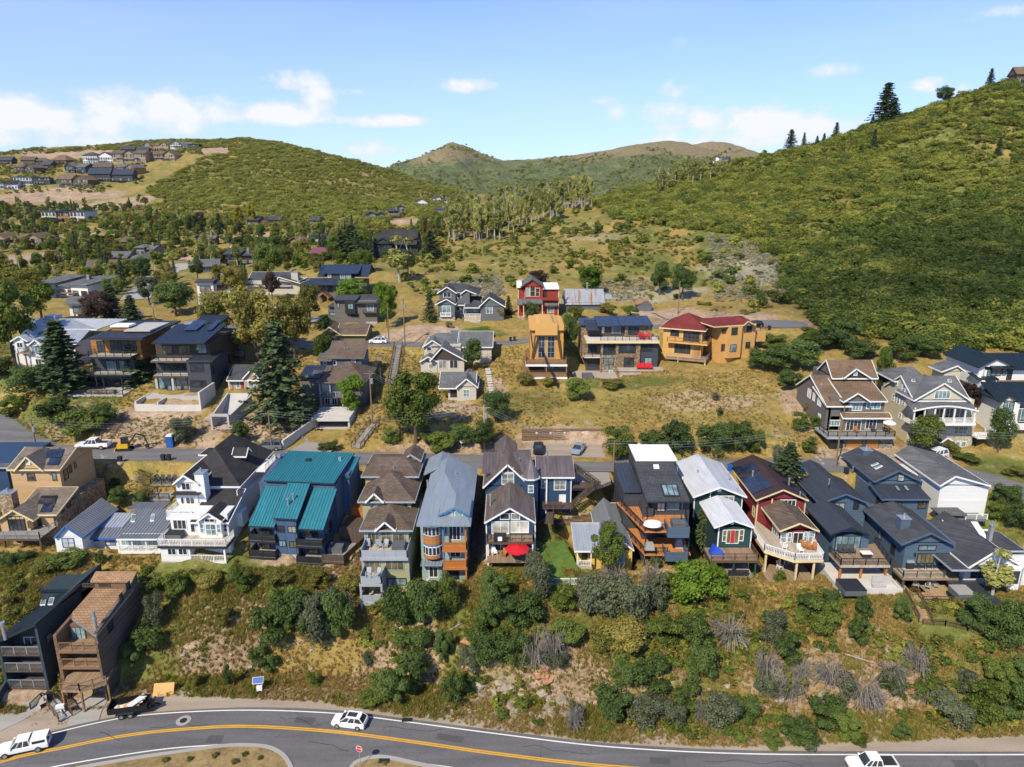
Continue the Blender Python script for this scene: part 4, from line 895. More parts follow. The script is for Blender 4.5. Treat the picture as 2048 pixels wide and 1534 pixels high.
h.win(1690,676,1748,732,1.54,1,1,'w','s');h.win(1768,676,1832,732,1.54,1,1,'w','s')
h.pipe(1552,440,462,8);h.pipe(1780,375,390,14)
crop(920,850)
# ---- navy house with brown metal roofs
h=House('house','navy house with white trim, brown metal roofs and a turret',400,1060,z=9.6)
W=h.wall(208,590,750,1060,0,14,'navy_siding',3);h.corner(W,'trim_white')
h.win(250,760,386,855,0,2,1,'w','b');h.win(400,755,540,846,0,2,1,'w','b');h.win(255,935,385,1000,0,2,1,'w','g',name='sliding_door')
zd=h.z(390,915,-2);xa,xb=h.x(214,915,-2),h.x(578,915,-2);h.slab(xa,xb,-2,0,zd,.28,'deck_wood','deck','trim_brown');h.rail([(xa+.06,0,zd),(xa+.06,-1.95,zd),(xb-.06,-1.95,zd),(xb-.06,0,zd)],1.0,'deck_dark','mesh')
zp=h.z(300,1045,-2.5);h.slab(xa,xb,-3.2,0,zp,.4,'deck_wood','patio')
for px in (xa+.1,xb-.1):h.post(px,-1.9,-4,zd-.2,.18,'trim_white')
x0,x1=h.x(192,768,-.6),h.x(594,768,-.6);ze=h.z(390,768,-.6);zr=h.z(395,652,-.6);yb=9.5
h.gabY(x0,x1,-.6,yb,ze,zr,'metal_brown',.5,trim='trim_white',wall='navy_siding',inset=.64,oh=.3)
for q in ((316,695,388,742),(402,695,470,742)):h.win(*q,-.02,1,1,'w')
# upper block
y2=9.0
W2=h.wall(200,560,484,560,y2,9,'navy_siding',3);x0,x1=h.x(180,492,y2-.6),h.x(568,492,y2-.6);zr2=h.z(375,310,y2-.6);ze2=h.z(250,492,y2-.6)
h.gabY(x0,x1,y2-.6,17,ze2,zr2,'metal_brown',.5,trim='trim_white',wall='navy_siding',inset=.64,oh=.3,xr=h.x(375,310,y2-.6))
h.gabX(h.x(180,300,13),h.x(560,300,13),10.5,15.5,20.5,zr2-2.2,h.z(370,212,15.5),'metal_brown',.5,wall='navy_siding')
h.gabY(h.x(270,215,18),h.x(450,215,18),15,22,h.z(370,215,18),h.z(372,132,18.5),'metal_brown',.5,wall='navy_siding')
h.win(328,382,424,466,y2-.02,2,2,'w','l');h.win(335,335,420,372,y2-.02,2,1,'w')
# turret
tx,ty,tr=h.x(556,480,8.6),9.0,(h.x(625,480,8)-h.x(488,480,8))/2*.92
zt0,zt1=h.z(556,540,8),h.z(556,422,8);oct_=[(tx+tr*math.cos(a),ty+tr*math.sin(a)) for a in np.arange(8)*math.pi/4+math.pi/8]
h.put(B().extr([(x,y,zt0-5) for x,y in oct_],(0,0,zt1-zt0+5)),'turret','navy_siding')
ap=(tx,ty,h.z(552,250,9));o8=[(tx+(x-tx)*1.2,ty+(y-ty)*1.2,zt1-.1) for x,y in oct_];rb,rs=B(),B()
for i in range(8):h.poly(rb,rs,[o8[i],o8[(i+1)%8],ap],.15,.5)
o=h.put(rb,'turret_roof','metal_brown');h.put(rs,'standing_seams','metal_brown',o);fb=B()
for i in range(8):fb.bar(o8[i],o8[(i+1)%8],.1,.22)
h.put(fb,'fascia','trim_white',o);h.win(536,475,578,532,ty-tr*.93,1,2,'w','s')
# right wing
W3=h.wall(628,872,405,655,10.5,8,'navy_siding',2);h.corner(W3,'trim_white',sides='r');h.win(740,432,832,510,10.5,2,2,'w','l');h.win(780,548,830,635,10.5,1,1,'w','trim_white',name='door');h.win(640,430,668,495,10.5,1,2,'w','s')
h.post(h.x(680,540,10.2),10.2,h.z(680,650,10.2)-1,h.z(680,420,10.2),.22,'trim_white')
h.gabX(h.x(600,412,9.9),h.x(902,412,9.9),9.9,14.8,19,h.z(760,412,9.9),h.z(730,242,14.8),'metal_brown',.5,trim='trim_white',wall='navy_siding')
h.pipe(688,205,240,15);h.pipe(238,555,640,4,.14);h.pipe(465,265,285,13)
zl=h.z(800,640,9);h.slab(W3[1]-4.5,W3[1]+.3,8.4,10.5,zl,.2,'deck_dark','landing');h.rail([(W3[1]-4.5,8.5,zl),(W3[1]-1.6,8.5,zl)],1,'deck_dark')
h.slab(W3[1]+.3,W3[1]+4.6,10.5,12.5,zl+2.6,.2,'deck_dark','landing');h.stairs((W3[1]+.2,9.4,zl),(W3[1]+3.6,10.9,zl+2.6),1.2,12,'deck_dark');h.rail([(W3[1]+.2,8.9,zl),(W3[1]+3.6,10.3,zl+2.6),(W3[1]+4.6,10.5,zl+2.6)],1,'deck_dark')
h.stairs((W3[1]+4.4,11.5,zl+2.6),(W3[1]+.8,13.5,zl+4.6),1.2,10,'deck_dark');h.rail([(W3[1]+4.4,11,zl+2.6),(W3[1]+.8,12.9,zl+4.6)],1,'deck_dark')
h.stairs((h.x(700,775,3),3,h.z(700,775,3)),(h.x(712,680,7.6),7.6,zl-.3),1.2,10,'deck_dark');h.rail([(h.x(730,760,3),3,h.z(730,770,3)),(h.x(735,670,7.6),7.6,zl-.3)],1,'deck_dark')
# ---- yellow cottage
h=House('cottage','yellow cottage with ribbed metal roof and white picket porch behind a tree',1100,1112,z=9.3)
W=h.wall(925,1350,995,1150,1.2,7,'yellow_siding',1);W2=h.wall(1200,1352,985,1150,.2,8,'yellow_siding',1)
_,rl=h.shed(902,1228,992,-.5,770,6.4,'metal_light',.4,trim='trim_white')
x0,x1=h.x(1100,985,-.3),h.x(1368,985,-.3);xm=h.x(1215,870,-.3);h.gabY(x0,x1,-.3,12,h.z(1360,985,-.3),h.z(1225,862,-.3),'metal_mid',.4,trim='trim_white',wall='yellow_siding',xr=xm)
for px in (922,1030):h.post(h.x(px,1050,-.3),-.3,-.4,h.z(970,992,-.3),.16,'trim_white')
h.slab(h.x(920,1105,-.4),h.x(1040,1105,-.4),-.4,1.2,.15,.4,'deck_pale','porch');h.rail([(h.x(925,1100,-.3),-.3,.15),(h.x(1030,1100,-.3),-.3,.15)],.95)
h.win(960,1000,1000,1060,1.2,1,2,'b');h.win(1240,1000,1290,1080,.2,1,2,'w','s')
# ---- black house with orange decks
h=House('house','tall black house with orange cedar decks and slanted skylit roof',1550,1125,z=9.6)
yw=5.2
W=h.wall(1500,1790,595,1130,yw,15,'char_siding',3)
_,rf_=h.shed(1466,1812,603,yw-1.6,283,yw+9,'roof_char',trim='trim_dark',dx=-.3)
h.onroof('skylight',h.lay(((1602,565),(1734,565),(1708,468),(1574,470)),rf_[:3]),'glass_sky',frame='trim_dark');h.onroof('skylight',h.lay(((1524,346),(1568,346),(1562,315),(1520,315)),rf_[:3]),'flat_white',frame='trim_white')
for i in (1,2):q=h.lay(((1602+44*i,565),(1574+44*i,469)),rf_[:3]);h.put(B().bar(q[0]+Vector((0,0,.16)),q[1]+Vector((0,0,.16)),.1),'skylight_bar','trim_dark')
h.pipe(1506,388,412,12);h.pipe(1710,340,365,13)
yz=yw+9;x0,x1=h.x(1385,282,yz),h.x(1698,282,yz);zf=h.z(1540,282,yz);h.box(x0,x1,yz-.3,yz+6.5,zf-6,zf+.1,'char_siding','wall');h.box(x0-.15,x1+.15,yz-.4,yz+6.7,zf+.1,zf+.3,'flat_white','flat_roof')
q=h.x(1545,235,yz+3);h.box(q-.9,q+.9,yz+2.4,yz+4,zf+.3,zf+.5,'flat_white','roof_hatch')
xl=h.x(1290,600,8);W5=h.box(xl,W[0]+.1,8,20,-2,h.z(1350,520,8)-.3,'char_siding');h.shed(1285,1425,522,7.6,315,17,'metal_navy',.5)
xs=h.x(1378,560,4);h.box(h.x(1440,800,4),W[0]+.05,4.5,9,-2,h.z(1480,600,4.5)-1.2,'char_siding')
for yq,zq in ((8.8,6.5),(11,6.5),(13.5,7)):h.winxl(xl,yq,yq+1.2,zq-4.5,zq-3.2,1,1,2,'d')
h.win(1620,610,1728,672,yw,1,1,'d','s');h.win(1550,613,1612,676,yw,2,1,'d','b');h.win(1500,860,1600,910,yw,2,1,'d',name='sliding_door');h.win(1520,1050,1600,1110,yw,2,1,'d',name='sliding_door')
for px in (1436,1738):h.put(B().bar(h.P(px,735,1.5),h.P(px+15,600,3.8),.14),'brace','trim_dark')
for pf,ex in ((836,1),(1018,0)):
 zq=h.z(1540,pf,0);xa,xb=h.x(1452,pf,0),h.x(1815,pf,0)
 h.put(B().extr([(xa,0,zq),(xb,0,zq),(xb+.2,yw,zq),(xa-1.5,yw+4.5,zq),(xa-2.6,yw+4.5,zq)],(0,0,-.25)),'deck','deck_orange')
 h.rail([(xa-2.5,yw+4.4,zq),(xa+.05,.05,zq),(h.x(1630,pf,0),.05,zq)],1.0,'metal_black','mesh')
for a,c,pt,pb in ((1632,1802,805,888),(1615,1790,1000,1074)):
 zb_,zt_=h.z(1710,pb,-.9),h.z(1710,pt,-.9);xa,xb=h.x(a,pb,-.9),h.x(c,pb,-.9)
 h.put(B().box(xa,xb,-.9,-.8,zb_,zt_).box(xa,xa+.1,-.8,1.8,zb_,zt_).box(xb-.1,xb,-.8,1.8,zb_,zt_).box(xa+.1,xb-.1,-.8,1.8,zb_,zb_+.2),'spa_box','slate_deep')
for px in (1460,1625,1800):h.post(h.x(px,900,.3),.3,-2.5,h.z(px,1030,0),.2,'trim_dark')
for px in (1460,1800):h.post(h.x(px,900,.4),.4,-2.5,h.z(px,845,0),.18,'trim_dark')
# ------------------------------------------------------------------ right half of the row
def gab(h,pl,pr,pe,pxr,pyr,yf,yb,mat,seam=0,**k):
 "front gable read straight off the photograph"
 return h.gabY(h.x(pl,pe,yf),h.x(pr,pe,yf),yf,yb,h.z((pl+pr)/2,pe,yf),h.z(pxr,pyr,yf),mat,seam,xr=h.x(pxr,pyr,yf),**k)
crop(1220,850)
# ---- dark green house
h=House('house','dark green house with pale grey roofs and a red door',965,1195,z=8.9)
yw=3.6
W=h.wall(842,1097,805,1195,yw,8,'forest_siding',3);h.corner(W,'trim_white')
gab(h,822,1137,806,976,750,yw-.9,yw+7.5,'metal_white',.5,trim='trim_white',wall='forest_siding',inset=.85)
h.win(885,826,914,914,yw,1,2,'w','t');h.win(916,824,1012,930,yw,3,1,'w','t',name='french_door');h.win(1016,822,1050,910,yw,1,2,'w','t');o=h.win(950,828,978,926,yw-.03,1,1,'door_red','door_red',name='door');o['label']='bright red front door'
h.put(B().tube((h.x(976,766,2.7),3.5,h.z(976,768,3.5)),(h.x(976,766,2.7),3.4,h.z(976,768,3.5)),.28,n=14),'gable_vent','trim_white')
W2=h.wall(662,1036,545,700,yw+8,13,'forest_siding',4);h.corner(W2,'trim_white');h.win(845,557,973,616,yw+8,3,1,'w','l')
yf=yw+7.2;gab(h,655,1078,566,872,488,yf,yf+14,'metal_white',0,trim='trim_white',wall='forest_siding',inset=.8)
h.put(B().tube((h.x(860,511,yw+8),yw+8.05,h.z(860,511,yw+8)),(h.x(860,511,yw+8),yw+7.9,h.z(860,511,yw+8)),.34,n=14),'gable_vent','trim_white');h.put(B().box(h.x(785,600,yw+8)-.08,h.x(785,600,yw+8)+.08,yw+7.96,yw+8,h.z(785,680,yw+8),h.z(785,530,yw+8)),'corner_trim','trim_white')
h.pipe(690,360,378,18);h.pipe(935,385,420,16);h.pipe(1000,505,530,12)
zd=h.z(980,1064,0);xa,xb=h.x(790,1064,0),h.x(1172,1064,0);h.slab(xa,xb,0,yw,zd,.28,'deck_wood','deck','trim_brown');h.rail([(xa+.1,.08,zd),(xb-.1,.08,zd),(xb-.1,yw+2,zd)],.95,'trim_brown','mesh')
for px in (xa+.3,(xa+xb)/2,xb-.3):h.post(px,.3,-2.5,zd-.25,.22,'forest_siding')
zl=h.z(1000,1190,-.4);h.slab(h.x(930,1190,-.4),h.x(1130,1190,-.4),-.4,3,zl,.25,'deck_gray','deck');h.rail([(h.x(930,1190,-.4),-.35,zl),(h.x(1085,1190,-.4),-.35,zl)],.9,'trim_dark','planks')
# ---- maroon house
h=House('house','maroon house with cream trim, rooftop solar and a white railed deck',1520,1215,z=8.8)
yw=4.6
W=h.wall(1345,1612,835,1215,yw,7,'maroon_siding',3)
gab(h,1336,1648,834,1497,772,yw-.9,yw+7.5,'roof_taupe',0,trim='trim_cream',wall='maroon_siding',inset=.85)
for q,nx,ny,nm in (((1342,848,1388,924),1,2,'window'),((1396,846,1426,920),1,2,'window'),((1436,845,1516,956),2,1,'sliding_door'),((1526,840,1550,916),1,2,'window'),((1560,836,1606,920),1,2,'window')):h.win(*q,yw,nx,ny,'w','s' if nm=='window' else 'g',name=nm)
h.winx(W[0],1278,790,1330,880,1,3,1,'w','s')
W2=h.wall(1152,1524,595,830,yw+7,14,'maroon_siding',5);h.corner(W2,'trim_cream',.2);h.put(B().box(h.x(1270,640,yw+7)-.1,h.x(1270,640,yw+7)+.1,yw+6.95,yw+7,h.z(1270,690,yw+7),h.z(1270,545,yw+7)),'corner_trim','trim_cream')
h.win(1335,588,1460,636,yw+7,4,1,'w','g');h.winx(W2[0],1122,640,1140,720,1,1,2,'c','s')
yf=yw+6.2;yb=yf+14.5;x0,x1=h.x(1148,597,yf),h.x(1564,586,yf);ze,zr,xm=h.z(1350,592,yf),h.z(1366,508,yf),h.x(1366,508,yf)
h.gabY(x0,x1,yf,yb,ze,zr,'metal_maroon',.42,trim='trim_cream',wall='maroon_siding',inset=.75,xr=xm)
pl,pr_=[(x0,yf,ze),(xm,yf,zr),(xm,yb,zr)],[(x1,yf,ze),(xm,yf,zr),(xm,yb,zr)]
h.onroof('solar_panel',h.lay(((1120,548),(1278,486),(1180,384),(1020,424)),pl),'solar',nx=3,ny=4);h.onroof('solar_panel',h.lay(((1000,395),(1172,362),(1112,298),(955,345)),pl),'solar',nx=3,ny=2)
h.onroof('solar_panel',h.lay(((1340,404),(1440,452),(1340,345),(1222,310)),pr_),'solar',nx=2,ny=3);h.onroof('solar_panel',h.lay(((1395,480),(1545,555),(1460,470),(1350,445)),pr_),'solar',nx=3,ny=2)
h.pipe(1122,368,402,18,.12);h.pipe(1408,425,455,14,.12);h.pipe(1495,530,545,11)
zd=h.z(1560,1052,0);P_=[h.PZ(1130,862,zd),h.PZ(1214,985,zd),h.PZ(1452,1062,zd),h.PZ(1678,1058,zd)];P_.append(Vector((P_[3].x+.4,yw,zd)))
h.carve(W[0]-2,P_[3].x,-.5,yw,0);h.put(B().extr([Vector((p.x,p.y,zd)) for p in P_]+[Vector((W[1],yw+2,zd)),Vector((W[0],yw+2,zd)),Vector((W2[0]+.2,yw+7,zd))],(0,0,-.3)),'deck','deck_pale');h.rail([(p.x,p.y,zd) for p in P_],1.0)
eb=B()
for p,q in zip(P_[:-1],P_[1:]):eb.bar((p.x,p.y-.05,zd-.2),(q.x,q.y-.05,zd-.2),.08,.42)
h.put(eb,'rim_board','trim_cream')
for px,pb,y in ((1218,1115,P_[1].y+.2),(1456,1202,P_[2].y+.3),(1592,1192,P_[3].y+.3),(1328,1130,3.6)):h.post(h.x(px,pb,y),y,h.z(px,pb,y)-.8,zd-.3,.26,'trim_cream')
zl=h.z(1500,1210,.6);h.slab(h.x(1230,1205,.6),h.x(1610,1205,.6),.2,yw,zl,.3,'deck_wood','patio');h.win(1370,1045,1440,1120,yw,2,1,'w',name='sliding_door')
for i in range(3):h.box(h.x(1220,1200,0),h.x(1330,1200,0),-.9+.35*i,-.55+.35*i,zl-.7+.2*i,zl-.5+.2*i,'deck_wood','step')
crop(1528,850)
# ---- slate blue house with porch
h=House('house','slate blue house with dark metal roofs, open porch and walled hot tub terrace',760,1250,z=8.6)
yw=4.8
W=h.wall(525,800,870,1255,yw,9,'slate_siding',2)
gab(h,520,832,862,690,803,yw-1,yw+8,'metal_navy',.42,trim='trim_dark',wall='slate_siding',inset=.95)
h.win(560,872,756,985,yw,4,1,'d','g',name='sliding_door')  # glazed panel stands in for the dark shade inside the open porch
W2=h.wall(440,796,600,790,yw+8.6,14,'slate_siding',6);h.win(508,612,634,664,yw+8.6,3,1,'d','l');h.win(704,592,746,662,yw+8.6,1,1,'d','g')
yf=yw+7.8;h.gabY(h.x(434,620,yf),h.x(838,606,yf),yf,yf+14,h.z(640,618,yf),h.z(650,542,yf),'metal_navy',.42,trim='slate_siding',wall='slate_siding',inset=.75,xr=h.x(650,542,yf))
h.pipe(512,428,450,15);h.pipe(700,330,345,22)
zd=h.z(800,1102,0);P_=[h.PZ(512,1002,zd),h.PZ(602,1102,zd),h.PZ(992,1102,zd),h.PZ(870,930,zd)]
h.carve(P_[0].x,P_[2].x,-2.4,yw,-.1);h.put(B().extr([Vector((p.x,p.y,zd)) for p in P_],(0,0,-.3)),'deck','deck_wood');h.rail([(p.x,p.y,zd) for p in P_],1.0,'metal_black','mesh');h.put(B().bar((P_[1].x,P_[1].y-.04,zd-.18),(P_[2].x,P_[2].y-.04,zd-.18),.08,.36).bar((P_[0].x,P_[0].y,zd-.18),(P_[1].x,P_[1].y,zd-.18),.08,.36),'rim_board','deck_pale')
for px in (598,762,958):h.post(h.x(px,1150,.5),.5,-1.2,zd-.3,.26,'rail_orange')
zl=h.z(800,1300,-2.6);x0,x1=h.x(600,1330,-2.6),h.x(1062,1330,-2.6);h.slab(x0,x1,-2.6,yw,zl,.5,'concrete_light','terrace')
h.put(B().box(x0-.25,x1+.25,-2.9,-2.6,zl-2.2,zl+.35).box(x0-.25,x0,-2.6,5,zl-2.2,zl+.35).box(x1,x1+.25,-2.6,2,zl-2.2,zl+.35),'retaining_wall','concrete_light')
h.put(B().box(h.x(850,1290,-1.5),h.x(1000,1290,-1.5),-1.2,-1.0,zl,zl+1.3).box(h.x(850,1310,-2),h.x(950,1310,-2),-2.2,-1.5,zl,zl+.45),'fire_pit','concrete')
# ---- big slate house
h=House('house','large deep slate house with two chimneys and tiered wooden decks',1300,1250,z=8.6)
yw=2.6
W=h.wall(1090,1482,930,1260,yw,13,'slate_deep',3)
gab(h,1082,1500,940,1318,848,yw-.8,yw+10.5,'roof_char',0,trim='slate_deep',wall='slate_deep',inset=.75)
h.win(1216,946,1352,984,yw,2,1,'d','s');h.win(1204,1010,1336,1086,yw,4,1,'d','t',name='french_door');h.win(1380,1010,1446,1102,yw,1,1,'d','g',name='door')
h.winx(W[0],998,930,1034,1020,1,1,2,'d');h.winx(W[0],900,830,928,900,1,1,2,'d','l')
for px in (1185,1362):h.put(B().box(h.x(px,1018,yw)-.1,h.x(px,1018,yw)+.1,yw-.2,yw,h.z(px,1030,yw),h.z(px,1005,yw)),'wall_lamp','metal_black')
h.chimney(1072,1146,745,895,yw+2.2,1.3,'slate_deep',1);W2=h.wall(930,1290,575,740,yw+10.2,13,'slate_deep',5)
h.win(954,597,1082,666,yw+10.2,2,2,'d','t');h.win(1212,592,1276,656,yw+10.2,2,2,'d','t');h.winx(W2[0],884,560,916,640,1,1,2,'d')
_,r2=h.shed(930,1312,584,yw+9.5,452,yw+14,'metal_navy',.45,trim='slate_siding')
for q in (((1052,524),(1076,524),(1046,480),(1022,480)),((1122,522),(1146,522),(1116,480),(1092,480))):h.onroof('skylight',h.lay(q,r2[:3]),'glass_sky',frame='trim_dark')
y3=yw+13.6;h.wall(876,1240,440,520,y3,9,'slate_deep',4);gab(h,866,1250,446,1066,358,y3-.7,y3+11,'roof_char',0,trim='slate_deep',wall='slate_deep',inset=.65);h.win(1052,386,1102,440,y3-.06,1,2,'d','b')
yq=y3-.7;P1=[(h.x(866,446,yq),yq,h.z(1058,446,yq)),(h.x(1066,358,yq),yq,h.z(1066,358,yq)),(h.x(1066,358,yq),yq+11,h.z(1066,358,yq))]
for q in (((880,350),(936,326),(920,318),(866,340)),((850,328),(906,306),(890,298),(840,318))):h.onroof('skylight',h.lay(q,P1),'glass_sky',frame='trim_white')
h.chimney(778,850,205,300,y3+7.5,1.5,'slate_deep',3);h.shed(1090,1245,420,y3+1.5,325,y3+8,'roof_char',th=.15)
for pf,y0,y1,pl_,pr_,mt,st in ((1200,0,yw,1092,1528,'deck_pale','mesh'),(1402,-3.2,yw,1248,1660,'deck_tan','mesh')):
 zq=h.z(1300,pf,y0);xa,xb=h.x(pl_,pf,y0),h.x(pr_,pf,y0);h.slab(xa,xb,y0,y1,zq,.3,mt,'deck','deck_wood');h.rail([(xa+.05,y1 if y0==0 else -.5,zq),(xa+.05,y0+.06,zq),(xb-.05,y0+.06,zq),(xb-.05,y1,zq)],1.0,'trim_brown',st)
 for px in (xa+.4,(xa+xb)/2,xb-.4):h.post(px,y0+.4,zq-4.2,zq-.25,.24,'slate_deep' if y0==0 else 'deck_tan')
zq=h.z(1300,1402,-3.2);h.slab(h.x(1100,1290,0),h.x(1260,1290,0),-.5,yw,zq,.3,'deck_tan','deck')
# ---- white house with blank wall
h=House('house','white house with a large blank gable wall and grey roof near the street bend',1550,735,z=11.2)
W=h.wall(1368,1748,480,735,0,12,'white_siding',3)
h.box(W[0]-2.6,W[0],6,12,W[4],W[5]-.5,'white_siding');h.win(1268,450,1304,486,6,1,1,'d');h.put(B().box(W[0],W[1],-.03,0,h.z(1550,598,0),h.z(1550,590,0)),'belt_course','trim_white')
gab(h,1386,1786,478,1512,402,-.7,13,'roof_gray',0,trim='trim_white',wall='white_siding',inset=.65,oh=.3)
h.shed(1230,1330,440,5.4,340,13,'roof_gray',trim='trim_white');h.pipe(1660,440,452,3,.06);h.pipe(1680,378,396,9)
h.slab(W[0]-1,W[0]+3.2,-2.6,0,h.z(1410,705,-2.6),.2,'roof_gray','porch_roof');zq=h.z(1600,735,-2);h.slab(W[0],W[1]-1,-2.4,0,zq,.3,'roof_gray','roof_terrace');h.rail([(W[0]+3.2,-2.35,zq),(W[1]-1.1,-2.35,zq)],.9,'trim_white','mesh')
# ---- white house with dark roofs at the right edge
h=House('house','white house with dark shingle roofs and a rounded window bay at the right edge',1720,1262,z=9.2)
yw=1.5
W=h.wall(1572,2200,1135,1262,yw,12,'white_siding',2);h.win(1628,1146,1732,1200,yw,2,1,'d','g');h.put(B().bar((h.x(1770,1230,0),.2,-.5),(h.x(1770,1140,0),.2,h.z(1770,1140,.2)),.22),'post','trim_white')
h.shed(1480,1850,1140,-.6,960,6,'roof_char',trim='trim_gray')
zA=h.z(1660,1118,0);h.gabY(h.x(1610,1118,-.2),h.x(2060,1118,-.2),-.2,12,zA,h.z(1840,985,-.2),'roof_char',trim='trim_white',wall='white_siding',inset=.6,xr=h.x(1835,985,-.2));h.rail([(h.x(1700,1115,.3),.3,zA+.1),(h.x(1990,1115,.3),.3,zA+.1)],.7)
xq=h.x(1602,1066,3.5);zq=h.z(1602,1066,3.5);rd=h.PX(1402,745,xq);x9=h.x(1830,1066,3.5);zr9=h.z(1715,738,rd.y)
h.put(B().extr([(xq+.3,3.9,-1),(xq+.3,rd.y,-1),(xq+.3,rd.y,rd.z-.3),(xq+.3,3.9,zq-.25)],(5,0,0)),'wall','white_siding');p=[(xq,3.5,zq),(x9,3.5,zq),(x9,rd.y,rd.z),(xq,rd.y,rd.z)]
h.roof([p,[p[3],p[2],(x9,rd.y+5,rd.z-2.5),(xq,rd.y+5,rd.z-2.5)]],'roof_char',trim='trim_white',edges=((p[0],p[3]),));h.winxl(xq+.3,rd.y-4,rd.y-3.2,rd.z-3.6,rd.z-2.4,1,1,1,'d');h.winxl(xq+.3,rd.y-2.2,rd.y-1.6,rd.z-2.6,rd.z-1.6,1,1,1,'d')
h.shed(1800,2060,990,5,835,11,'roof_char',trim='trim_gray');h.chimney(1780,1806,795,888,6.5,.5,'metal_gray',1.5)
oc=[(h.x(1950,1240,-.6)+1.9*math.cos(a),.8+1.9*math.sin(a)) for a in np.arange(8)*math.pi/4+math.pi/8];zt=h.z(1950,1135,-1);h.put(B().extr([(x,y,-2) for x,y in oc],(0,0,zt+2)),'bay','white_siding')
zb_=h.z(1950,1250,-1)
for i in (4,5,6,7):
 a,c=Vector((*oc[i],0)),Vector((*oc[(i+1)%8],0));n=Vector(((a+c).x/2-h.x(1950,1240,-.6),(a+c).y/2-.8,0)).normalized();m=(a+c)/2;d=(c-a)*.36
 h.put(B().extr([m-d+n*.05+Vector((0,0,zb_)),m+d+n*.05+Vector((0,0,zb_)),m+d+n*.05+Vector((0,0,zt-.3)),m-d+n*.05+Vector((0,0,zt-.3))],-n*.2),'window','glass')
h.slab(h.x(1610,1290,-3),h.x(1850,1290,-3),-4.2,yw,-.05,.4,'metal_navy','patio')
# ------------------------------------------------------------------ pair of tall houses by the highway
crop(0,1130,3.796)
siding('black_board',(.030,.046,.056),.4,True);siding('weathered',(.155,.10,.062),.3,False,.3);shingle('roof_tan',(.36,.225,.13),(.28,.17,.095));siding('weathered_dark',(.115,.098,.082),.35,False,.3);wood('rail_brown',(.22,.125,.065),.14,2)
h=House('house','tall black metal-clad house with stacked balconies at the lower left corner',210,945,z=1.3)
x0,x1=h.x(-5,700,0),h.x(325,700,0);zl,zr=h.z(0,582,0),h.z(330,440,0);yb=13
h.foot(x0,x1,0,yb)
zB=h.z(310,235,9)
h.put(B().extr([(x0,0,-3),(x0,yb,-3),(x0,yb,zB+.2),(x0,9,zB-1.2),(x0,0,zl-.1)],(.35,0,0)),'wall','black_board');h.put(B().extr([(x1,0,-3),(x1,yb,-3),(x1,yb,zB+1.2),(x1,9,zB+1.0),(x1,0,zr-.1)],(-.35,0,0)),'wall','black_board')
h.put(B().extr([(x0+.35,2.2,-3),(x1-.35,2.2,-3),(x1-.35,2.2,zr-.3),(x0+.35,2.2,zl-.3)],(0,12.5,0)),'wall','black_board')
k9=(zB+.4-(zl+zr)/2)/9.3;rp=[(x0-.1,-.3,zl),(x1+.1,-.3,zr),(x1+.1,9,zr+k9*9.3),(x0-.1,9,zl+k9*9.3)];h.roof([rp],'metal_blackblue',.5,.25,'trim_dark',((rp[0],rp[1]),(rp[0],rp[3]),(rp[1],rp[2])))
pk=h.P(470,98,13.4);za=h.z(320,190,9);h.box(x0,x1,9,yb,zB-3,za,'black_board');p=[(x0-.2,8.7,za+.05),(x1+.3,8.7,za+.1),(x1+.3,pk.y,pk.z),(x0-.2,pk.y,pk.z)];h.roof([p],'metal_blackblue',.5)
for q in ((320,192,362,206),(368,190,408,204),(412,188,450,203)):h.win(*q,9,1,1,'d','l')
for q in (((305,312),(345,308),(358,252),(320,255)),((365,308),(402,305),(418,250),(380,252))):h.onroof('skylight',h.lay(q,rp[:3]),'glass_sky',frame='trim_white')
for px,pt,pb in ((158,175,300),(40,455,555)):q=h.lay(((px,pb),),rp[:3])[0];zt=h.z(px-30,pt,q.y);h.put(B().tube((q.x,q.y,q.z-.2),(q.x,q.y,zt),.2,n=10).tube((q.x,q.y,zt),(q.x,q.y,zt+.35),.3,n=10),'flue','metal_gray')
h.win(188,545,290,622,2.2,2,1,'w','g',name='window')
for pf,nm in ((680,0),(802,1),(930,2)):
 zq=h.z(180,pf,0);h.slab(x0+.3,x1-.3,0,2.2,zq,.25,'deck_dark','balcony');h.rail([(x0+.35,.1,zq),(x1-.35,.1,zq)],1.05,'metal_gray','mesh')
 if nm:h.win(95,pf-85,140,pf-20,2.2,1,1,'w','l');h.win(160,pf-92,290,pf-20,2.2,3,1,'d','s',name='sliding_door')
h.win(60,960,190,1040,.1,1,1,'d','trim_dark',name='garage_door');h.put(B().extr([(x0+.2,0,-2.6),(x0+.2,-6.5,-2.8),(x0+.2,-6.5,-1.2),(x0+.2,0,1.2)],(-.3,0,0)),'wing_wall','black_board')
h.winx(x1,345,520,395,590,-1,1,1,'d')
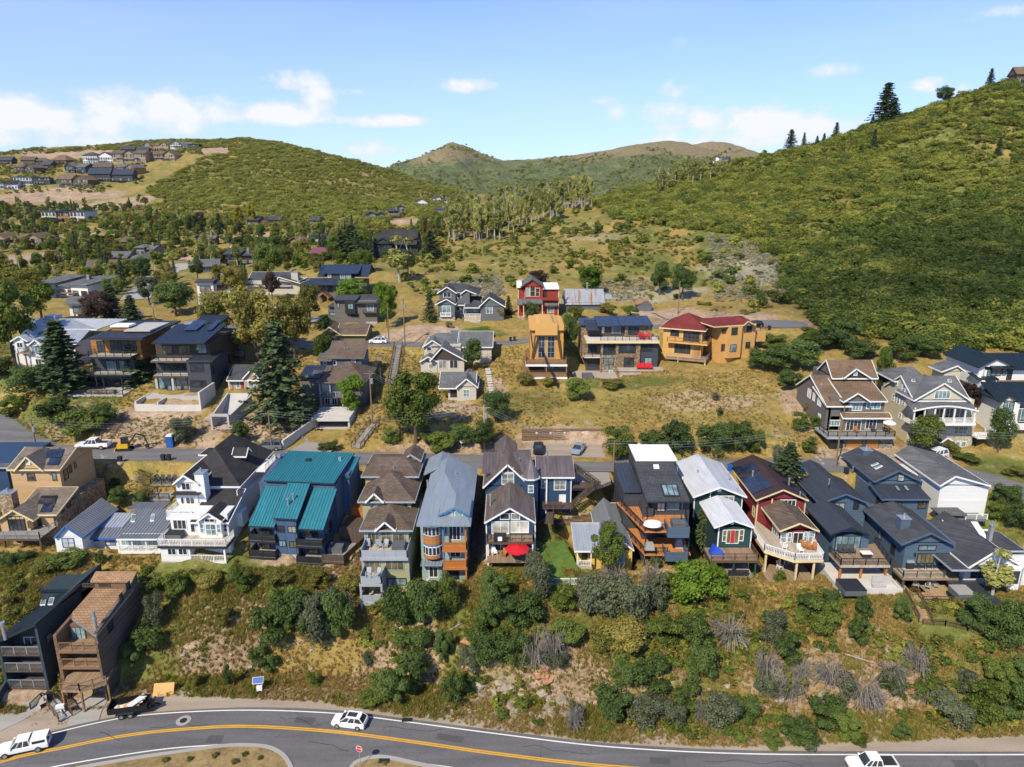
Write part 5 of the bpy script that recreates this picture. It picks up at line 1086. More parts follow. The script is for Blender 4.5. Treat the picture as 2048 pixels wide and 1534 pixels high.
# ---- brown
h=House('house','tall weathered brown house with tan shingle roof and wooden balconies above the highway',640,945,z=1.5)
x0,x1=h.x(432,700,0),h.x(765,700,0);zl,zr=h.z(428,535,0),h.z(742,520,0);yb=14;zB=h.z(725,180,9)
h.foot(x0,x1,0,yb)
pk=h.PX(1035,48,x1);yb=min(yb,pk.y-.6);h.put(B().extr([(x0,0,-1.5),(x0,yb,-1),(x0,yb,zB+1.0),(x0,9,zB),(x0,0,zl)],(.4,0,0)),'wall','weathered');h.put(B().extr([(x1,0,-1.5),(x1,pk.y,-1),(x1,pk.y,pk.z),(x1,9,zB+1.1),(x1,0,zr)],(-.4,0,0)),'wall','weathered_dark')
h.box(x0+.4,x1-.4,2.4,yb,-1,zl-.9,'weathered')
xm=h.x(515,380,2);zm=h.z(515,385,2)
rp=[(x0,-.2,zl+.1),(x1,-.2,zl+.1),(x1,9,zB),(x0,9,zB)];h.roof([[(xm-.3,3.0,rp[0][2]+(zB-rp[0][2])*3.2/9.2),rp[1],rp[2],rp[3],(x0,4.2,rp[0][2]+(zB-rp[0][2])*4.4/9.2)]],'roof_tan',0,.3,'metal_gray',((rp[1],rp[2]),(rp[1],(xm-.3,3.0,rp[0][2]+(zB-rp[0][2])*3.2/9.2))))
h.put(B().extr([(x0+.4,2.4,zl-.9),(x1-.4,2.4,zl-.9),(x1-.4,2.4,zl+(zB-zl)*2.4/9-.4),(x0+.4,2.4,zl+(zB-zl)*2.4/9-.4)],(0,8,0)),'wall','weathered')
za=h.z(725,120,9);h.box(x0+.1,x1-.4,9,yb,zB-2,za,'weathered');p=[(x0-.1,8.7,za+.05),(x1+.1,8.7,za+.05),(x1+.1,pk.y,pk.z),(x0-.1,pk.y,pk.z)];h.roof([p],'roof_tan',0,.14,'weathered_dark',((p[1],p[2]),))
for q in ((628,140,712,164),(752,140,834,164)):h.win(*q,8.98,2,1,'b','g')
h.win(545,470,650,575,2.4,3,2,'b','s');h.win(560,655,720,700,2.4,3,1,'b','s',name='sliding_door')
for pf in (648,770):
 zq=h.z(610,pf,0);h.slab(x0+.3,x1-.35,0,2.4,zq,.28,'deck_wood','balcony','rail_brown');h.rail([(x0+.45,.1,zq),(x1-.45,.1,zq)],1.0,'rail_brown','mesh')
zq=h.z(640,945,-2.2);P_=[h.PZ(462,950,zq),h.PZ(605,955,zq),h.PZ(808,895,zq)]
h.put(B().extr([Vector((p.x,p.y,zq)) for p in P_]+[Vector((x1,2,zq)),Vector((x0,2,zq))],(0,0,-.3)),'deck','deck_wood');h.rail([(p.x,p.y,zq) for p in P_],1.0,'rail_brown','mesh')
for p in P_:h.post(p.x,p.y+.2,-3,zq-.25,.2,'rail_brown')
h.box(h.x(790,860,-.3),x1,-.4,0,-3,zl-1,'weathered','fin_wall')
q=h.lay(((728,480),),rp[:3])[0];h.put(B().tube((q.x,q.y,q.z-.2),(q.x,q.y,q.z+2.4),.2,n=10).tube((q.x,q.y,q.z+1.2),(q.x,q.y,q.z+1.5),.3,n=10),'flue','metal_gray')
for q,k in (((905,215,930,280),'g'),((955,130,985,190),'g'),((815,430,860,505),'g')):h.winx(x1,*q,-1,1,1,'d',k)
# ------------------------------------------------------------------ terraces, garden beds and shed between the houses
crop(0,850);h=House('terrace','grey stepped deck terraces left of the tall white house',1270,620,cat='terrace')
for pl,pr,pf,y0,y1 in ((1165,1335,585,0,3),(1180,1360,470,4.5,8),(1245,1415,318,13,16)):
 zq=h.z((pl+pr)/2,pf,y0);h.slab(h.x(pl,pf,y0),h.x(pr,pf,y0),y0,y1,zq,.25,'deck_gray');h.put(B().box(h.x(pl,pf,y0),h.x(pr,pf,y0),y0+.2,y0+.5,zq-2.2,zq-.25),'retaining_wall','deck_gray');h.rail([(h.x(pl,pf,y0)+.1,y1,zq),(h.x(pl,pf,y0)+.1,y0+.1,zq),(h.x(pr,pf,y0)-.1,y0+.1,zq)],.95,'metal_black','mesh')
crop(920,850);h=House('shed','small garden shed with grey shingle roof behind the yellow cottage',1180,712,cat='shed');h.wall(1112,1250,680,715,0,2.6,'weathered_dark',1.5);h.shed(1100,1258,688,-.4,612,3,'roof_gray',trim='trim_white')
for i,(a,c,e_,f_) in enumerate(((735,800,745,770),(815,885,735,760),(905,950,720,745),(960,1030,705,730))):
 p=ground((a+c)/2,f_);o=B().box(-.9,.9,-.5,.5,-.4,.35).build('raised_bed','timber');o.location=p;s_=B().box(-.8,.8,-.4,.4,.3,.4).build('soil','deck_dark');s_.parent=o;tag(o,'wooden raised garden bed above the yellow cottage, '+('leftmost','second','third','rightmost')[i],'garden bed')
h=House('garden_wall','pale stone garden steps and walls beside the black decked house',1240,610,cat='wall')
for k,(pf,y0) in enumerate(((600,0),(530,2.5),(462,5))):zq=h.z(1240,pf,y0);h.put(B().box(h.x(1190,pf,y0),h.x(1285,pf,y0),y0,y0+.35,zq-1.3,zq+.2),'wall_course','concrete_light')
# ------------------------------------------------------------------ houses above the street
paint('verge_grass',(.25,.18,.085),.95,.45,.1,fine=2.5)
siding('gray_siding',(.115,.125,.14));siding('beige_siding',(.47,.44,.38),var=.06,gap=.75);siding('red_siding',(.27,.035,.026));paint('stucco_orange',(.54,.31,.105),.85,.1);siding('orange_siding',(.54,.28,.07),var=.1);siding('taupe_siding',(.14,.125,.115));siding('pink_siding',(.40,.30,.26));siding('olive_dark',(.17,.15,.075));siding('cream_siding',(.52,.47,.36),var=.05,gap=.8);siding('brown_siding',(.060,.046,.038));wood('wood_warm',(.33,.155,.045),.2,2);siding('darkgreen_siding',(.030,.036,.034),.4,True)
shingle('roof_brown',(.20,.135,.088),(.145,.098,.065));shingle('roof_red',(.20,.036,.034),(.15,.028,.026));metalroof('metal_blue',(.042,.062,.105),.33,.35);metalroof('metal_rust',(.42,.45,.48),.5,.45,.12,(.38,.15,.05));metalroof('rust_sheet',(.33,.17,.08),.7,.1,.3);metalroof('metal_mauve',(.17,.055,.085),.5,.2)
stone('stone_ledge',[(.13,.085,.05),(.27,.175,.095),(.36,.26,.16),(.08,.06,.05)],3.0);stone('stone_cream',[(.40,.34,.25),(.50,.44,.34),(.56,.50,.40)],2.0);paint('red_fabric',(.50,.012,.022),.8,.1)
def ridge_gabX(h,pl,pr,pe,yf,pyr,yr,mat,seam=0,pxr=None,**k):
 m=(pl+pr)/2
 return h.gabX(h.x(pl,pe,yf),h.x(pr,pe,yf),yf,yr,2*yr-yf,h.z(m,pe,yf),h.z(pxr or m,pyr,yr),mat,seam,**k)
crop(0,560)
# ---- pale house with grey metal roof
h=House('house','white house with pale grey metal roof and skylights at the far left',260,690)
W=h.wall(125,600,500,690,0,14,'white_siding',2)
_,r1=h.shed(100,600,505,-.8,385,5.2,'metal_light',.5,trim='trim_white')
h.hip(h.x(122,388,5),h.x(760,388,5),5,18,h.z(300,388,5),h.z(380,302,11),'metal_light',h.x(265,302,11),h.x(560,302,11),11,11,seam=.5,trim='trim_white')
h.box(h.x(350,310,10),h.x(440,310,10),10,12.5,h.z(390,345,10)-.5,h.z(390,283,10),'metal_light','cupola')
gab(h,78,214,482,146,440,-1.6,5,'metal_light',.5,trim='trim_white',wall='white_siding');gab(h,214,335,515,270,468,-1.8,4,'metal_light',.5,trim='trim_white',wall='white_siding');gab(h,150,260,445,205,392,1.2,6,'metal_light',.5,trim='trim_white',wall='white_siding')
h.box(h.x(118,520,-1.2),h.x(190,520,-1.2),-1.2,0,h.z(150,560,-1.2),h.z(150,480,-1.2),'white_siding','bay');h.box(h.x(235,560,-1.4),h.x(335,560,-1.4),-1.4,0,-1.5,h.z(280,512,-1.4),'white_siding','bay')
h.win(134,492,180,532,-1.2,2,1,'w');h.win(248,515,326,582,-1.4,3,1,'w');h.win(282,620,326,666,-1.4,2,1,'w');h.win(198,400,242,438,1.6,2,1,'w');h.win(345,530,380,570,0,2,1,'w');h.win(345,620,385,665,0,2,1,'w');h.win(420,530,480,575,0,3,1,'w')
for q in (((292,436),(330,436),(352,405),(316,405)),((342,436),(378,436),(398,405),(362,405))):h.onroof('skylight',h.lay(q,r1[:3]),'solar',frame='metal_gray')
zq=h.z(190,572,-2);h.slab(h.x(138,572,-2.2),h.x(240,572,-2.2),-2.2,0,zq,.2,'deck_wood');h.rail([(h.x(140,572,-2.2),-2.1,zq),(h.x(240,572,-2.2),-2.1,zq)],.9,'trim_brown','mesh');zq=h.z(260,700,-2.4);h.slab(h.x(160,700,-2.6),h.x(400,700,-2.6),-2.6,0,zq,.25,'deck_wood');h.rail([(h.x(160,700,-2.6),-2.5,zq),(h.x(400,700,-2.6),-2.5,zq)],.9,'trim_brown','mesh')
for px in (145,205):h.post(h.x(px,620,-2),-2,-2,h.z(px,575,-2),.22,'trim_brown')
# ---- dark flat-roofed house
h=House('house','dark flat-roofed house with warm wood panels and long balconies behind spruces',800,850)
y=2.6
h.wall(690,1010,740,870,y+.8,12,'char_siding',2);h.wall(728,1060,600,745,y,13,'char_siding',1);h.wall(720,1110,460,610,y+.6,14,'wood_warm',.5)
for q,yy,n in (((765,478,822,565),y+.6,2),((872,476,1012,565),y+.6,5),((1020,478,1072,560),y+.6,2),((838,635,918,712),y,4),((940,635,1000,712),y,3),((700,765,770,825),y+.8,2),((790,765,950,830),y+.8,4)):h.win(*q,yy,n,1,'d','s' if yy<3 else 'g')
for pf,pl,pr in ((602,694,1030),(742,668,1030)):
 zq=h.z(850,pf,0);h.slab(h.x(pl,pf,0),h.x(pr,pf,0),0,y+.8,zq,.3,'concrete','balcony','metal_black');h.rail([(h.x(pl,pf,0)+.05,y,zq),(h.x(pl,pf,0)+.05,.08,zq),(h.x(pr,pf,0),.08,zq)],1.0,'metal_black','mesh')
p,q=h.P(695,458,-.4),h.P(1120,466,-.4);zb=p.z+.6;rf=[(p.x,-.4,p.z),(q.x,-.4,p.z),(q.x+1,15,p.z+.8),(p.x+.6,15,p.z+.8)];h.roof([rf],'metal_navy',.6,.35,'trim_dark',((rf[0],rf[1]),(rf[1],rf[2])))
h.put(B().box(rf[0][0]+5,rf[1][0]-.5,4,13,p.z+.5,p.z+.8),'roof_membrane','concrete');h.box(h.x(880,400,6),h.x(1006,400,6),6,8.5,p.z,h.z(940,370,6),'wood_warm','roof_box');h.box(h.x(866,372,5.7),h.x(1012,372,5.7),5.7,8.8,h.z(940,370,6),h.z(940,362,6)+.15,'flat_white','roof_box_lid')
zq=h.z(740,905,-3);h.slab(h.x(530,905,-3),h.x(965,905,-3),-3,y+.8,zq,.4,'concrete','terrace');h.rail([(h.x(530,905,-3),-2.9,zq),(h.x(965,905,-3),-2.9,zq)],1,'metal_black','mesh');h.put(B().box(h.x(690,890,-2),h.x(900,890,-2),-2.2,-1,zq,zq+.7),'planter','stone_gray')
for px in (760,815,960):h.post(h.x(px,800,.4),.4,zq,h.z(850,745,.2),.2,'metal_black')
# ---- black house under construction
h=House('house','black metal-roofed house under construction with scaffold-grey balconies and solar panels',1350,872)
y=2.2
h.wall(1245,1500,755,872,y,10,'concrete',2);h.wall(1232,1500,640,760,y,11,'char_siding',.5);W=h.wall(1228,1655,495,645,y,16,'brown_siding',.5)
h.win(1280,515,1355,580,y,2,1,'d','t');h.win(1405,515,1500,585,y,3,1,'d','t',name='sliding_door');h.win(1550,505,1625,575,y,2,1,'d','g');h.win(1290,650,1465,712,y,4,1,'d','g');h.win(1250,765,1345,865,y,1,1,'d','g',name='opening');h.win(1385,765,1478,862,y,1,1,'d','g',name='opening')
for px in (1235,1363):h.post(h.x(px,815,.5),.5,-.5,h.z(px,762,.5),.45,'concrete')
for pf,pl,pr in ((636,1184,1490),(752,1204,1490)):
 zq=h.z(1340,pf,0);h.slab(h.x(pl,pf,0),h.x(pr,pf,0),0,y,zq,.28,'concrete_light','balcony','trim_brown');h.rail([(h.x(pl,pf,0)+.05,y,zq),(h.x(pl,pf,0)+.05,.08,zq),(h.x(pr,pf,0),.08,zq)],1.0,'metal_black','mesh')
W2=h.wall(1478,1660,632,870,-.8,9,'char_siding',2);h.shed(1468,1668,640,-1.2,585,3,'metal_navy',.45,.2);h.win(1500,665,1600,720,-.8,2,1,'d');h.win(1500,790,1620,840,-.8,3,1,'d');h.winx(W2[1],1672,680,1688,740,-1,1,1,'d')
_,rp=h.shed(1192,1604,496,-.4,345,10.5,'metal_blue',.42,.25,'trim_dark',dx=.6)
h.onroof('solar_panel',h.lay(((1436,406),(1545,406),(1640,328),(1535,328)),rp[:3]),'solar',.25,nx=3,ny=2);h.onroof('solar_panel',h.lay(((1625,404),(1668,404),(1745,326),(1702,326)),rp[:3]),'solar',.25,nx=1,ny=2)
h.box(h.x(1440,350,10),h.x(1510,350,10),10.4,12,h.z(1475,365,10)-.3,h.z(1475,340,10),'metal_gray','roof_unit');h.shed(1530,1740,330,13,275,18,'metal_blue',.42)
# ---- concrete foundation in front of it
h=House('foundation','raw concrete foundation walls and slab below the unfinished black house',1320,1025,cat='foundation')
x0,x1,x2=h.x(1058,1000,0),h.x(1575,1000,0),h.x(1230,1000,0);zt=h.z(1300,980,0);h.foot(x0,x1+1,-1,7)
for nm,b in (('front_wall',B().box(x0,x2,0,.3,-1.5,zt+.05)),('front_wall',B().box(x2,x1,0,.3,-1.5,zt-.1)),('left_wall',B().box(x0,x0+.3,.3,6,-1.5,zt+.6)),('inner_wall',B().box(x2,x2+.3,.3,4,-1.5,zt+.4)),('right_wall',B().extr([(x1,-.4,-1.5),(x1,7,-1.5),(x1,7,h.z(1640,815,6)),(x1,0,h.z(1570,880,0)),(x1,-.4,h.z(1565,885,-.4))],(.35,0,0))),('slab',B().box(x0+.3,x1,3.8,8,-1,zt+.5)),('slab',B().box(x2+.4,x1-.1,.4,3.6,-1,zt-.8))):h.put(b,nm,'concrete_light' if 'wall' in nm else 'concrete')
h.box(x1-5,x1-.4,4.4,6.5,zt+.5,zt+.62,'deck_tan','formwork')
h.carve(x0,x1,-1.5,.2,-.2)
crop(420,560)
# ---- pink cottage and its concrete stair trench
h=House('cottage','small pink cottage with dark shingle roof beside the big spruce',250,858)
h.wall(142,385,780,858,.8,7,'pink_siding',1);h.wall(268,372,765,858,0,6,'pink_siding',1);ridge_gabX(h,128,385,790,-.1,664,4.6,'roof_char',trim='trim_white',wall='pink_siding');gab(h,252,388,778,320,703,-.5,5,'roof_char',trim='trim_white',wall='pink_siding')
h.win(300,786,345,842,0,2,1,'w','s');h.win(206,796,236,850,.8,1,1,'w','s');h.win(248,800,264,856,.8,1,1,'b','door_red',name='door');h.post(h.x(150,830,0),0,-.2,h.z(150,790,0),.12,'trim_white')
h=House('foundation','grey concrete stair trench with portal below the pink cottage',75,1175,cat='foundation')
x0,x1=h.x(5,1130,0),h.x(152,1130,0);zt=h.z(75,1075,0)
h.put(B().box(x0,x0+.35,0,.4,-1,zt),'portal_post','concrete');h.put(B().box(x1-.35,x1,0,.4,-1,zt),'portal_post','concrete');h.put(B().box(x0,x1,0,.42,zt,zt+.45),'lintel','concrete')
h.put(B().extr([(x0,.4,-1),(x0,9,2),(x0,9,h.z(70,885,9)),(x0,.4,zt)],(.3,0,0)),'trench_wall','concrete');h.put(B().extr([(x1-.3,.4,-1),(x1+1,9,2),(x1+1,9,h.z(240,905,9)),(x1-.3,.4,zt)],(.3,0,0)),'trench_wall','concrete');h.put(B().extr([(x0+.3,4,.5),(x1-.3,4,.5),(x1+.7,9.5,h.z(150,890,9.5)),(x0+.3,9.5,h.z(150,890,9.5))],(0,0,-.4)),'ramp_slab','concrete')
h.foot(x0,x1,-1,9)
for i in range(9):
 a=random.uniform(-1,1);c=Vector((x1-.5+random.uniform(-1.5,2.2),-1.2+random.uniform(-1,1),random.uniform(.1,.8)));h.put(B().bar(c-Vector((1.3,a,-.2)),c+Vector((1.3,a,.3)),.14,.06),'plank','deck_pale')
 # ---- taupe house over the garage
h=House('house','taupe house with brown hip roofs stepping up behind a double concrete garage',940,1000)
W=h.wall(850,1215,800,1010,1.8,9,'taupe_siding',2);h.hip(h.x(828,806,-.2),h.x(1225,806,-.2),-.2,12,h.z(1000,806,-.2),h.z(1070,642,6),'roof_taupe',h.x(1062,642,6),h.x(1092,642,6),6,6.4,trim='taupe_siding')
zq=h.z(940,918,0);h.slab(h.x(862,918,0),h.x(1060,918,0),0,1.8,zq,.25,'taupe_siding','balcony');h.rail([(h.x(866,916,0),.1,zq),(h.x(1050,916,0),.1,zq)],.95,'trim_gray');zl=h.z(940,1000,0)
for px in (868,948,1040):h.post(h.x(px,900,.2),.2,zl-1.5,h.z(px,812,.2),.2,'trim_gray')
h.win(880,820,945,875,1.8,1,1,'g','b');h.win(958,820,1028,875,1.8,1,1,'g','b');h.win(905,930,945,980,1.8,2,1,'w','g');h.win(960,930,1000,980,1.8,2,1,'w','g')
h.slab(h.x(845,1005,-.5),h.x(1010,1005,-.5),-.8,1.8,zl,.3,'deck_wood');h.rail([(h.x(865,1050,-1.6),-1.6,zl-.7),(h.x(1140,1060,-1.6),-1.6,zl-.7)],.9,'trim_gray','mesh')
W2=h.wall(868,1190,605,700,9.5,8,'slate_deep',3);_,r2=h.shed(918,1212,614,8.9,478,14.5,'roof_taupe',trim='taupe_siding');h.shed(842,955,632,8.6,574,11.5,'roof_taupe',trim='taupe_siding');h.win(970,632,994,668,9.5,1,1,'w');h.win(1116,624,1146,650,9.5,1,1,'w','s');h.win(890,642,916,665,9.5,1,1,'w')
h.pipe(1062,535,555,11.5);h.pipe(1080,535,555,11.5);h.put(B().extr([(h.x(1190,600,14),9.5,h.z(1190,660,9.5)),(h.x(1190,600,14),16,h.z(1190,660,9.5)),(h.x(1190,600,14),16,h.z(1210,480,14)-.3),(h.x(1190,600,14),14,h.z(1210,480,14)-.3),(h.x(1190,600,14),9.5,h.z(1190,612,9.5)-.2)],(-1,0,0)),'wall','slate_deep')
h.shed(700,862,770,2.5,672,8,'metal_blue',.5,trim='trim_dark');h.shed(800,930,740,4,675,8,'roof_taupe');h.box(h.x(715,800,3),h.x(860,800,3),3,8,-1,h.z(780,768,3),'taupe_siding')
h=House('garage','sunken double garage of pale concrete with planted roof at the end of the drive',960,1172,cat='garage')
h.carve(h.x(825,1170,0),h.x(1090,1170,0),-2,4,0);x0,x1=h.x(828,1140,0),h.x(1085,1140,0);zt=h.z(955,1108,0);zs=h.z(955,1082,0)
h.put(B().box(x0-.5,x1+.4,-.3,7,zt,zs),'roof_slab','concrete_light');h.put(B().box(x0-.5,x0,0,7,-1,zt),'side_wall','concrete');h.put(B().box(x1,x1+.4,0,7,-1,zt),'side_wall','concrete');h.put(B().box(x0,x1,4.5,4.8,-1,zt),'back_wall','metal_black');h.put(B().box(x0,x1,-.2,4.5,-.4,.06),'floor','concrete');h.foot(x0,x1,-6,7)  # black back wall puts the shade of the deep opening into its colour
h.put(B().extr([(x0-.3,0,-1),(x0-3.4,-9,-1.5),(x0-3.4,-9,.9),(x0-.3,0,zt+.3)],(-.35,0,0)),'ramp_wall','concrete_light')
# ---- olive bungalow by the upper street
h=House('house','olive bungalow with brown roof and white window beside the parked white SUV',1080,500)
h.wall(905,1222,425,500,0,9,'olive_dark',2.5);ridge_gabX(h,985,1232,432,-.7,342,4.5,'roof_taupe',trim='trim_cream',wall='olive_dark');gab(h,872,1026,428,936,368,-1,6,'roof_taupe',trim='trim_cream',wall='olive_dark');h.win(915,446,978,494,0,2,2,'w','g')
# ---- dark taupe modern house
h=House('house','dark taupe modern house with black bay window and small balcony',1100,330)
W=h.wall(980,1312,165,335,0,9,'taupe_siding',2);h.wall(930,985,205,330,1,8,'taupe_siding',2);h.shed(970,1148,158,-.8,115,6,'roof_char',trim='trim_dark');h.shed(1140,1318,184,-.9,112,6.5,'roof_char',trim='trim_dark');h.shed(925,990,205,.2,180,5,'roof_char')
h.box(h.x(1062,220,-.8),h.x(1142,220,-.8),-.8,0,h.z(1100,266,-.8),h.z(1100,165,-.8),'metal_black','bay');h.win(1084,186,1126,230,-.8,2,1,'d','s');h.win(1000,180,1020,220,0,1,1,'d','s');h.win(1236,190,1288,244,0,2,1,'w','s',name='french_door');h.win(1108,266,1172,292,0,1,1,'d');h.win(940,255,985,280,1,1,1,'d')
zq=h.z(1258,262,-1);h.slab(h.x(1204,262,-1),h.x(1314,262,-1),-1,0,zq,.15,'metal_black','balcony');h.rail([(h.x(1206,262,-1),-.95,zq),(h.x(1312,262,-1),-.95,zq)],.9,'metal_black','mesh');h.win(1240,345,1308,405,-.02,1,1,'d','g',name='garage_door');h.box(h.x(1228,340,-.5),h.x(1316,340,-.5),-.5,0,h.z(1270,345,-.5),h.z(1270,330,-.5),'trim_gray','canopy')
crop(480,260)
# ---- blue-grey house with dormers
h=House('house','large dark blue metal-roofed house with dormers behind the bright green tree',720,1340)
h.wall(550,960,1205,1340,1.5,12,'taupe_siding',2);_,rp=h.shed(530,905,1215,-.5,1165,3,'metal_blue',.5);ridge_gabX(h,610,1010,1150,3,1058,9,'metal_blue',.5,trim='trim_dark',wall='char_siding')
h.wall(690,880,1120,1180,2.6,4,'char_siding',0);h.shed(640,930,1125,2,1065,8.5,'metal_blue',.5);h.win(692,1135,716,1160,2.6,1,1,'w','s');h.win(790,1130,826,1180,2.6,2,1,'w','s');h.win(840,1130,868,1180,2.6,2,1,'w','s')
h.win(615,1215,665,1275,1.5,2,1,'d');h.win(690,1220,730,1275,1.5,2,1,'d');h.pipe(628,1068,1100,6,.2,'metal_black')
gab(h,605,700,1320,652,1280,-2.5,1.5,'roof_brown',trim='wood_warm')
for px in (630,690):h.post(h.x(px,1340,-2.2),-2.2,-1.5,h.z(px,1315,-2.2),.25,'wood_warm')
# ---- grey-roofed house with pale chimney
h=House('house','low house with wide slate roof and a pale square chimney',300,1290)
h.wall(60,470,1190,1290,0,11,'beige_siding',2);h.shed(35,400,1225,-.8,1115,7,'roof_char',trim='trim_white');gab(h,280,475,1205,300,1155,-1.4,8,'roof_char',trim='trim_white',wall='beige_siding');h.chimney(404,456,1122,1225,1,1.6,'beige_siding',1);h.win(340,1205,370,1235,-.1,2,1,'w')
# ---- black barn house
h=House('house','black barn-like house with steep dark roof among conifers at the wood edge',1150,1010)
h.wall(1050,1195,850,1000,0,14,'darkgreen_siding',3);gab(h,1040,1205,895,1118,848,-1.2,8,'roof_black',trim='trim_dark',wall='darkgreen_siding');ridge_gabX(h,1090,1390,900,1,783,9,'roof_black',trim='trim_dark',wall='darkgreen_siding',pxr=1230);h.wall(1090,1400,895,960,2.5,12,'darkgreen_siding',4)
gab(h,1310,1420,888,1395,845,3,9,'roof_black',trim='trim_dark',wall='darkgreen_siding');h.wall(1000,1055,905,990,1,6,'darkgreen_siding',3);h.shed(985,1062,912,.4,880,5,'roof_black');h.win(1120,990,1170,1035,-.05,1,1,'d',name='garage_door');h.win(1095,900,1150,935,0,2,2,'d');h.win(1090,960,1160,985,0,2,1,'d')
h.box(h.x(1170,1015,-.2),h.x(1220,1015,-.2),-.2,2,-2,h.z(1190,1003,-.2),'concrete_light','foundation')
crop(820,540)
# ---- grey house with white trim
h=House('house','grey two-storey house with white trim, gables and porch above the hedge',470,395)
W=h.wall(222,352,270,400,-.5,7,'gray_siding',2);h.wall(232,358,175,280,1.6,8,'gray_siding',.3);h.wall(350,470,185,390,2.4,8,'gray_siding',1);W3=h.wall(555,738,285,400,0,9,'gray_siding',2);h.wall(430,560,295,400,2.2,8,'gray_siding',1)
gab(h,195,360,272,286,228,-1.1,5,'roof_char',trim='trim_white',wall='gray_siding');gab(h,212,366,182,290,132,1,9,'roof_char',trim='trim_white',wall='gray_siding');h.hip(h.x(235,185,3),h.x(545,190,3),3,14,h.z(400,188,3),h.z(370,106,9),'roof_char',h.x(300,106,9),h.x(420,106,9),9,9);gab(h,395,520,188,440,155,2,7,'roof_char',trim='trim_white',wall='gray_siding')
h.shed(425,562,296,.8,205,6,'roof_char',trim='trim_white');h.shed(350,432,275,1.6,235,4,'roof_char',trim='trim_white');gab(h,542,750,290,622,213,-.7,9.5,'roof_char',trim='trim_white',wall='gray_siding')
h.win(262,168,322,214,1.6,2,1,'w');h.win(370,178,402,220,2.4,1,1,'w');h.win(252,282,320,340,-.5,2,1,'w','s',name='french_door');h.win(360,282,388,322,2.4,1,1,'w');h.win(598,284,650,340,0,2,1,'w','s');h.win(258,370,312,412,-.5,2,1,'w','s');h.win(440,300,548,335,2.2,4,1,'d','s');h.win(400,290,420,345,2.4,1,1,'w',name='door')
zq=h.z(285,362,-1.5);h.slab(h.x(238,362,-1.5),h.x(325,362,-1.5),-1.5,-.5,zq,.2,'trim_white','balcony');h.rail([(h.x(240,362,-1.5),-1.45,zq),(h.x(322,362,-1.5),-1.45,zq)],.9);zp=h.z(490,368,.4);h.slab(h.x(425,368,.4),h.x(560,368,.4),.4,2.4,zp,1.2,'stone_cream','porch');h.rail([(h.x(428,366,.4),.5,zp),(h.x(555,366,.4),.5,zp)],.8)
zw=h.z(490,440,-2);h.box(h.x(425,420,-2),h.x(552,420,-2),-2,.4,zw-1,h.z(490,410,-2),'stone_cream','retaining_wall');h.box(h.x(215,400,-.9),h.x(355,400,-.9),-.9,-.5,-2,h.z(285,370,-.9),'stone_cream','stone_base')
h.stairs((h.x(300,485,-4.5),-4.5,h.z(300,485,-4.5)),(h.x(410,400,-.4),-.4,h.z(410,400,-.4)),1.4,12,'concrete')
# ---- beige multi-gabled house
h=House('house','pale beige house with brown-grey shingle roofs and stacked white gables',300,800)
h.wall(85,212,720,810,.6,5,'beige_siding',2);h.wall(215,425,690,810,0,10,'beige_siding',2);h.wall(110,400,590,720,5,9,'beige_siding',2);W4=h.wall(380,640,595,740,6,11,'beige_siding',3)
gab(h,76,220,722,140,680,0,4,'roof_gray',trim='trim_white',wall='beige_siding');gab(h,155,445,715,250,608,-.7,7,'roof_gray',trim='trim_white',wall='brown_siding');gab(h,98,260,605,175,552,4.4,12,'roof_gray',trim='trim_white',wall='beige_siding')
h.hip(h.x(105,600,5),h.x(400,600,5),5,16,h.z(250,604,5),h.z(260,495,11),'roof_gray',h.x(215,500,11),h.x(300,500,11),11,11);h.shed(370,652,606,5.4,480,12,'roof_gray',trim='trim_white');h.shed(305,385,575,7,472,12.5,'roof_gray',trim='trim_gray')
for q,nx,ny in (((222,652,284,696),2,1),((226,708,286,772),2,1),((312,708,376,772),2,1)):h.win(*q,-.05 if q[1]>700 else -.1,nx,ny,'w','g')
h.win(148,738,188,778,.6,1,1,'w');h.win(132,604,168,636,4.96,1,1,'w');h.winx(W4[1],640,560,648,600,-1,1,1,'w');h.put(B().box(h.x(140,700,.3)-.3,h.x(140,700,.3)+.3,.38,.42,h.z(140,722,.4),h.z(140,708,.4)),'gable_vent','metal_black')
# ---- small grey cottage
h=House('cottage','small pale grey cottage with brown-grey roof below the beige house',440,1025)
h.wall(370,520,920,1025,0,7,'beige_siding',2);h.wall(300,372,925,1025,1.2,5,'beige_siding',2);ridge_gabX(h,225,520,930,.2,800,5,'roof_gray',trim='trim_white',wall='beige_siding');gab(h,362,536,925,442,855,-.6,8,'roof_gray',trim='trim_white',wall='beige_siding');h.win(418,940,468,998,0,2,2,'w','g');h.win(318,942,368,998,1.2,2,1,'d','g')
# ---- red house
h=House('house','red house with grey arched gable, tan trim and stone steps on the upper street',1010,375)
W=h.wall(852,1168,150,378,0,8,'red_siding',2.5);b_=h.box(h.x(905,200,-.6),h.x(1045,200,-.6),-.6,0,h.z(970,250,-.6),h.z(970,130,-.6),'red_siding','bay')
gab(h,870,1055,132,962,72,-1.2,8,'roof_gray',trim='trim_brown',wall='red_siding');h.box(h.x(1040,150,-.5),h.x(1172,150,-.5),-.6,8.3,h.z(1100,152,-.5),h.z(1100,130,-.5),'flat_white','flat_roof');h.box(h.x(838,150,-.5),h.x(880,150,-.5),-.6,8.3,h.z(860,140,-.5),h.z(860,115,-.5),'flat_white','flat_roof')
h.win(945,125,984,208,-.6,1,2,'c','g');h.win(912,142,942,208,-.6,1,2,'c','g');h.win(988,142,1018,208,-.6,1,2,'c','g');h.win(1046,160,1074,232,0,1,1,'d','g',name='door');h.win(1080,288,1132,338,0,2,1,'c','s');h.win(905,268,985,352,0,3,1,'d','g',name='sliding_door')
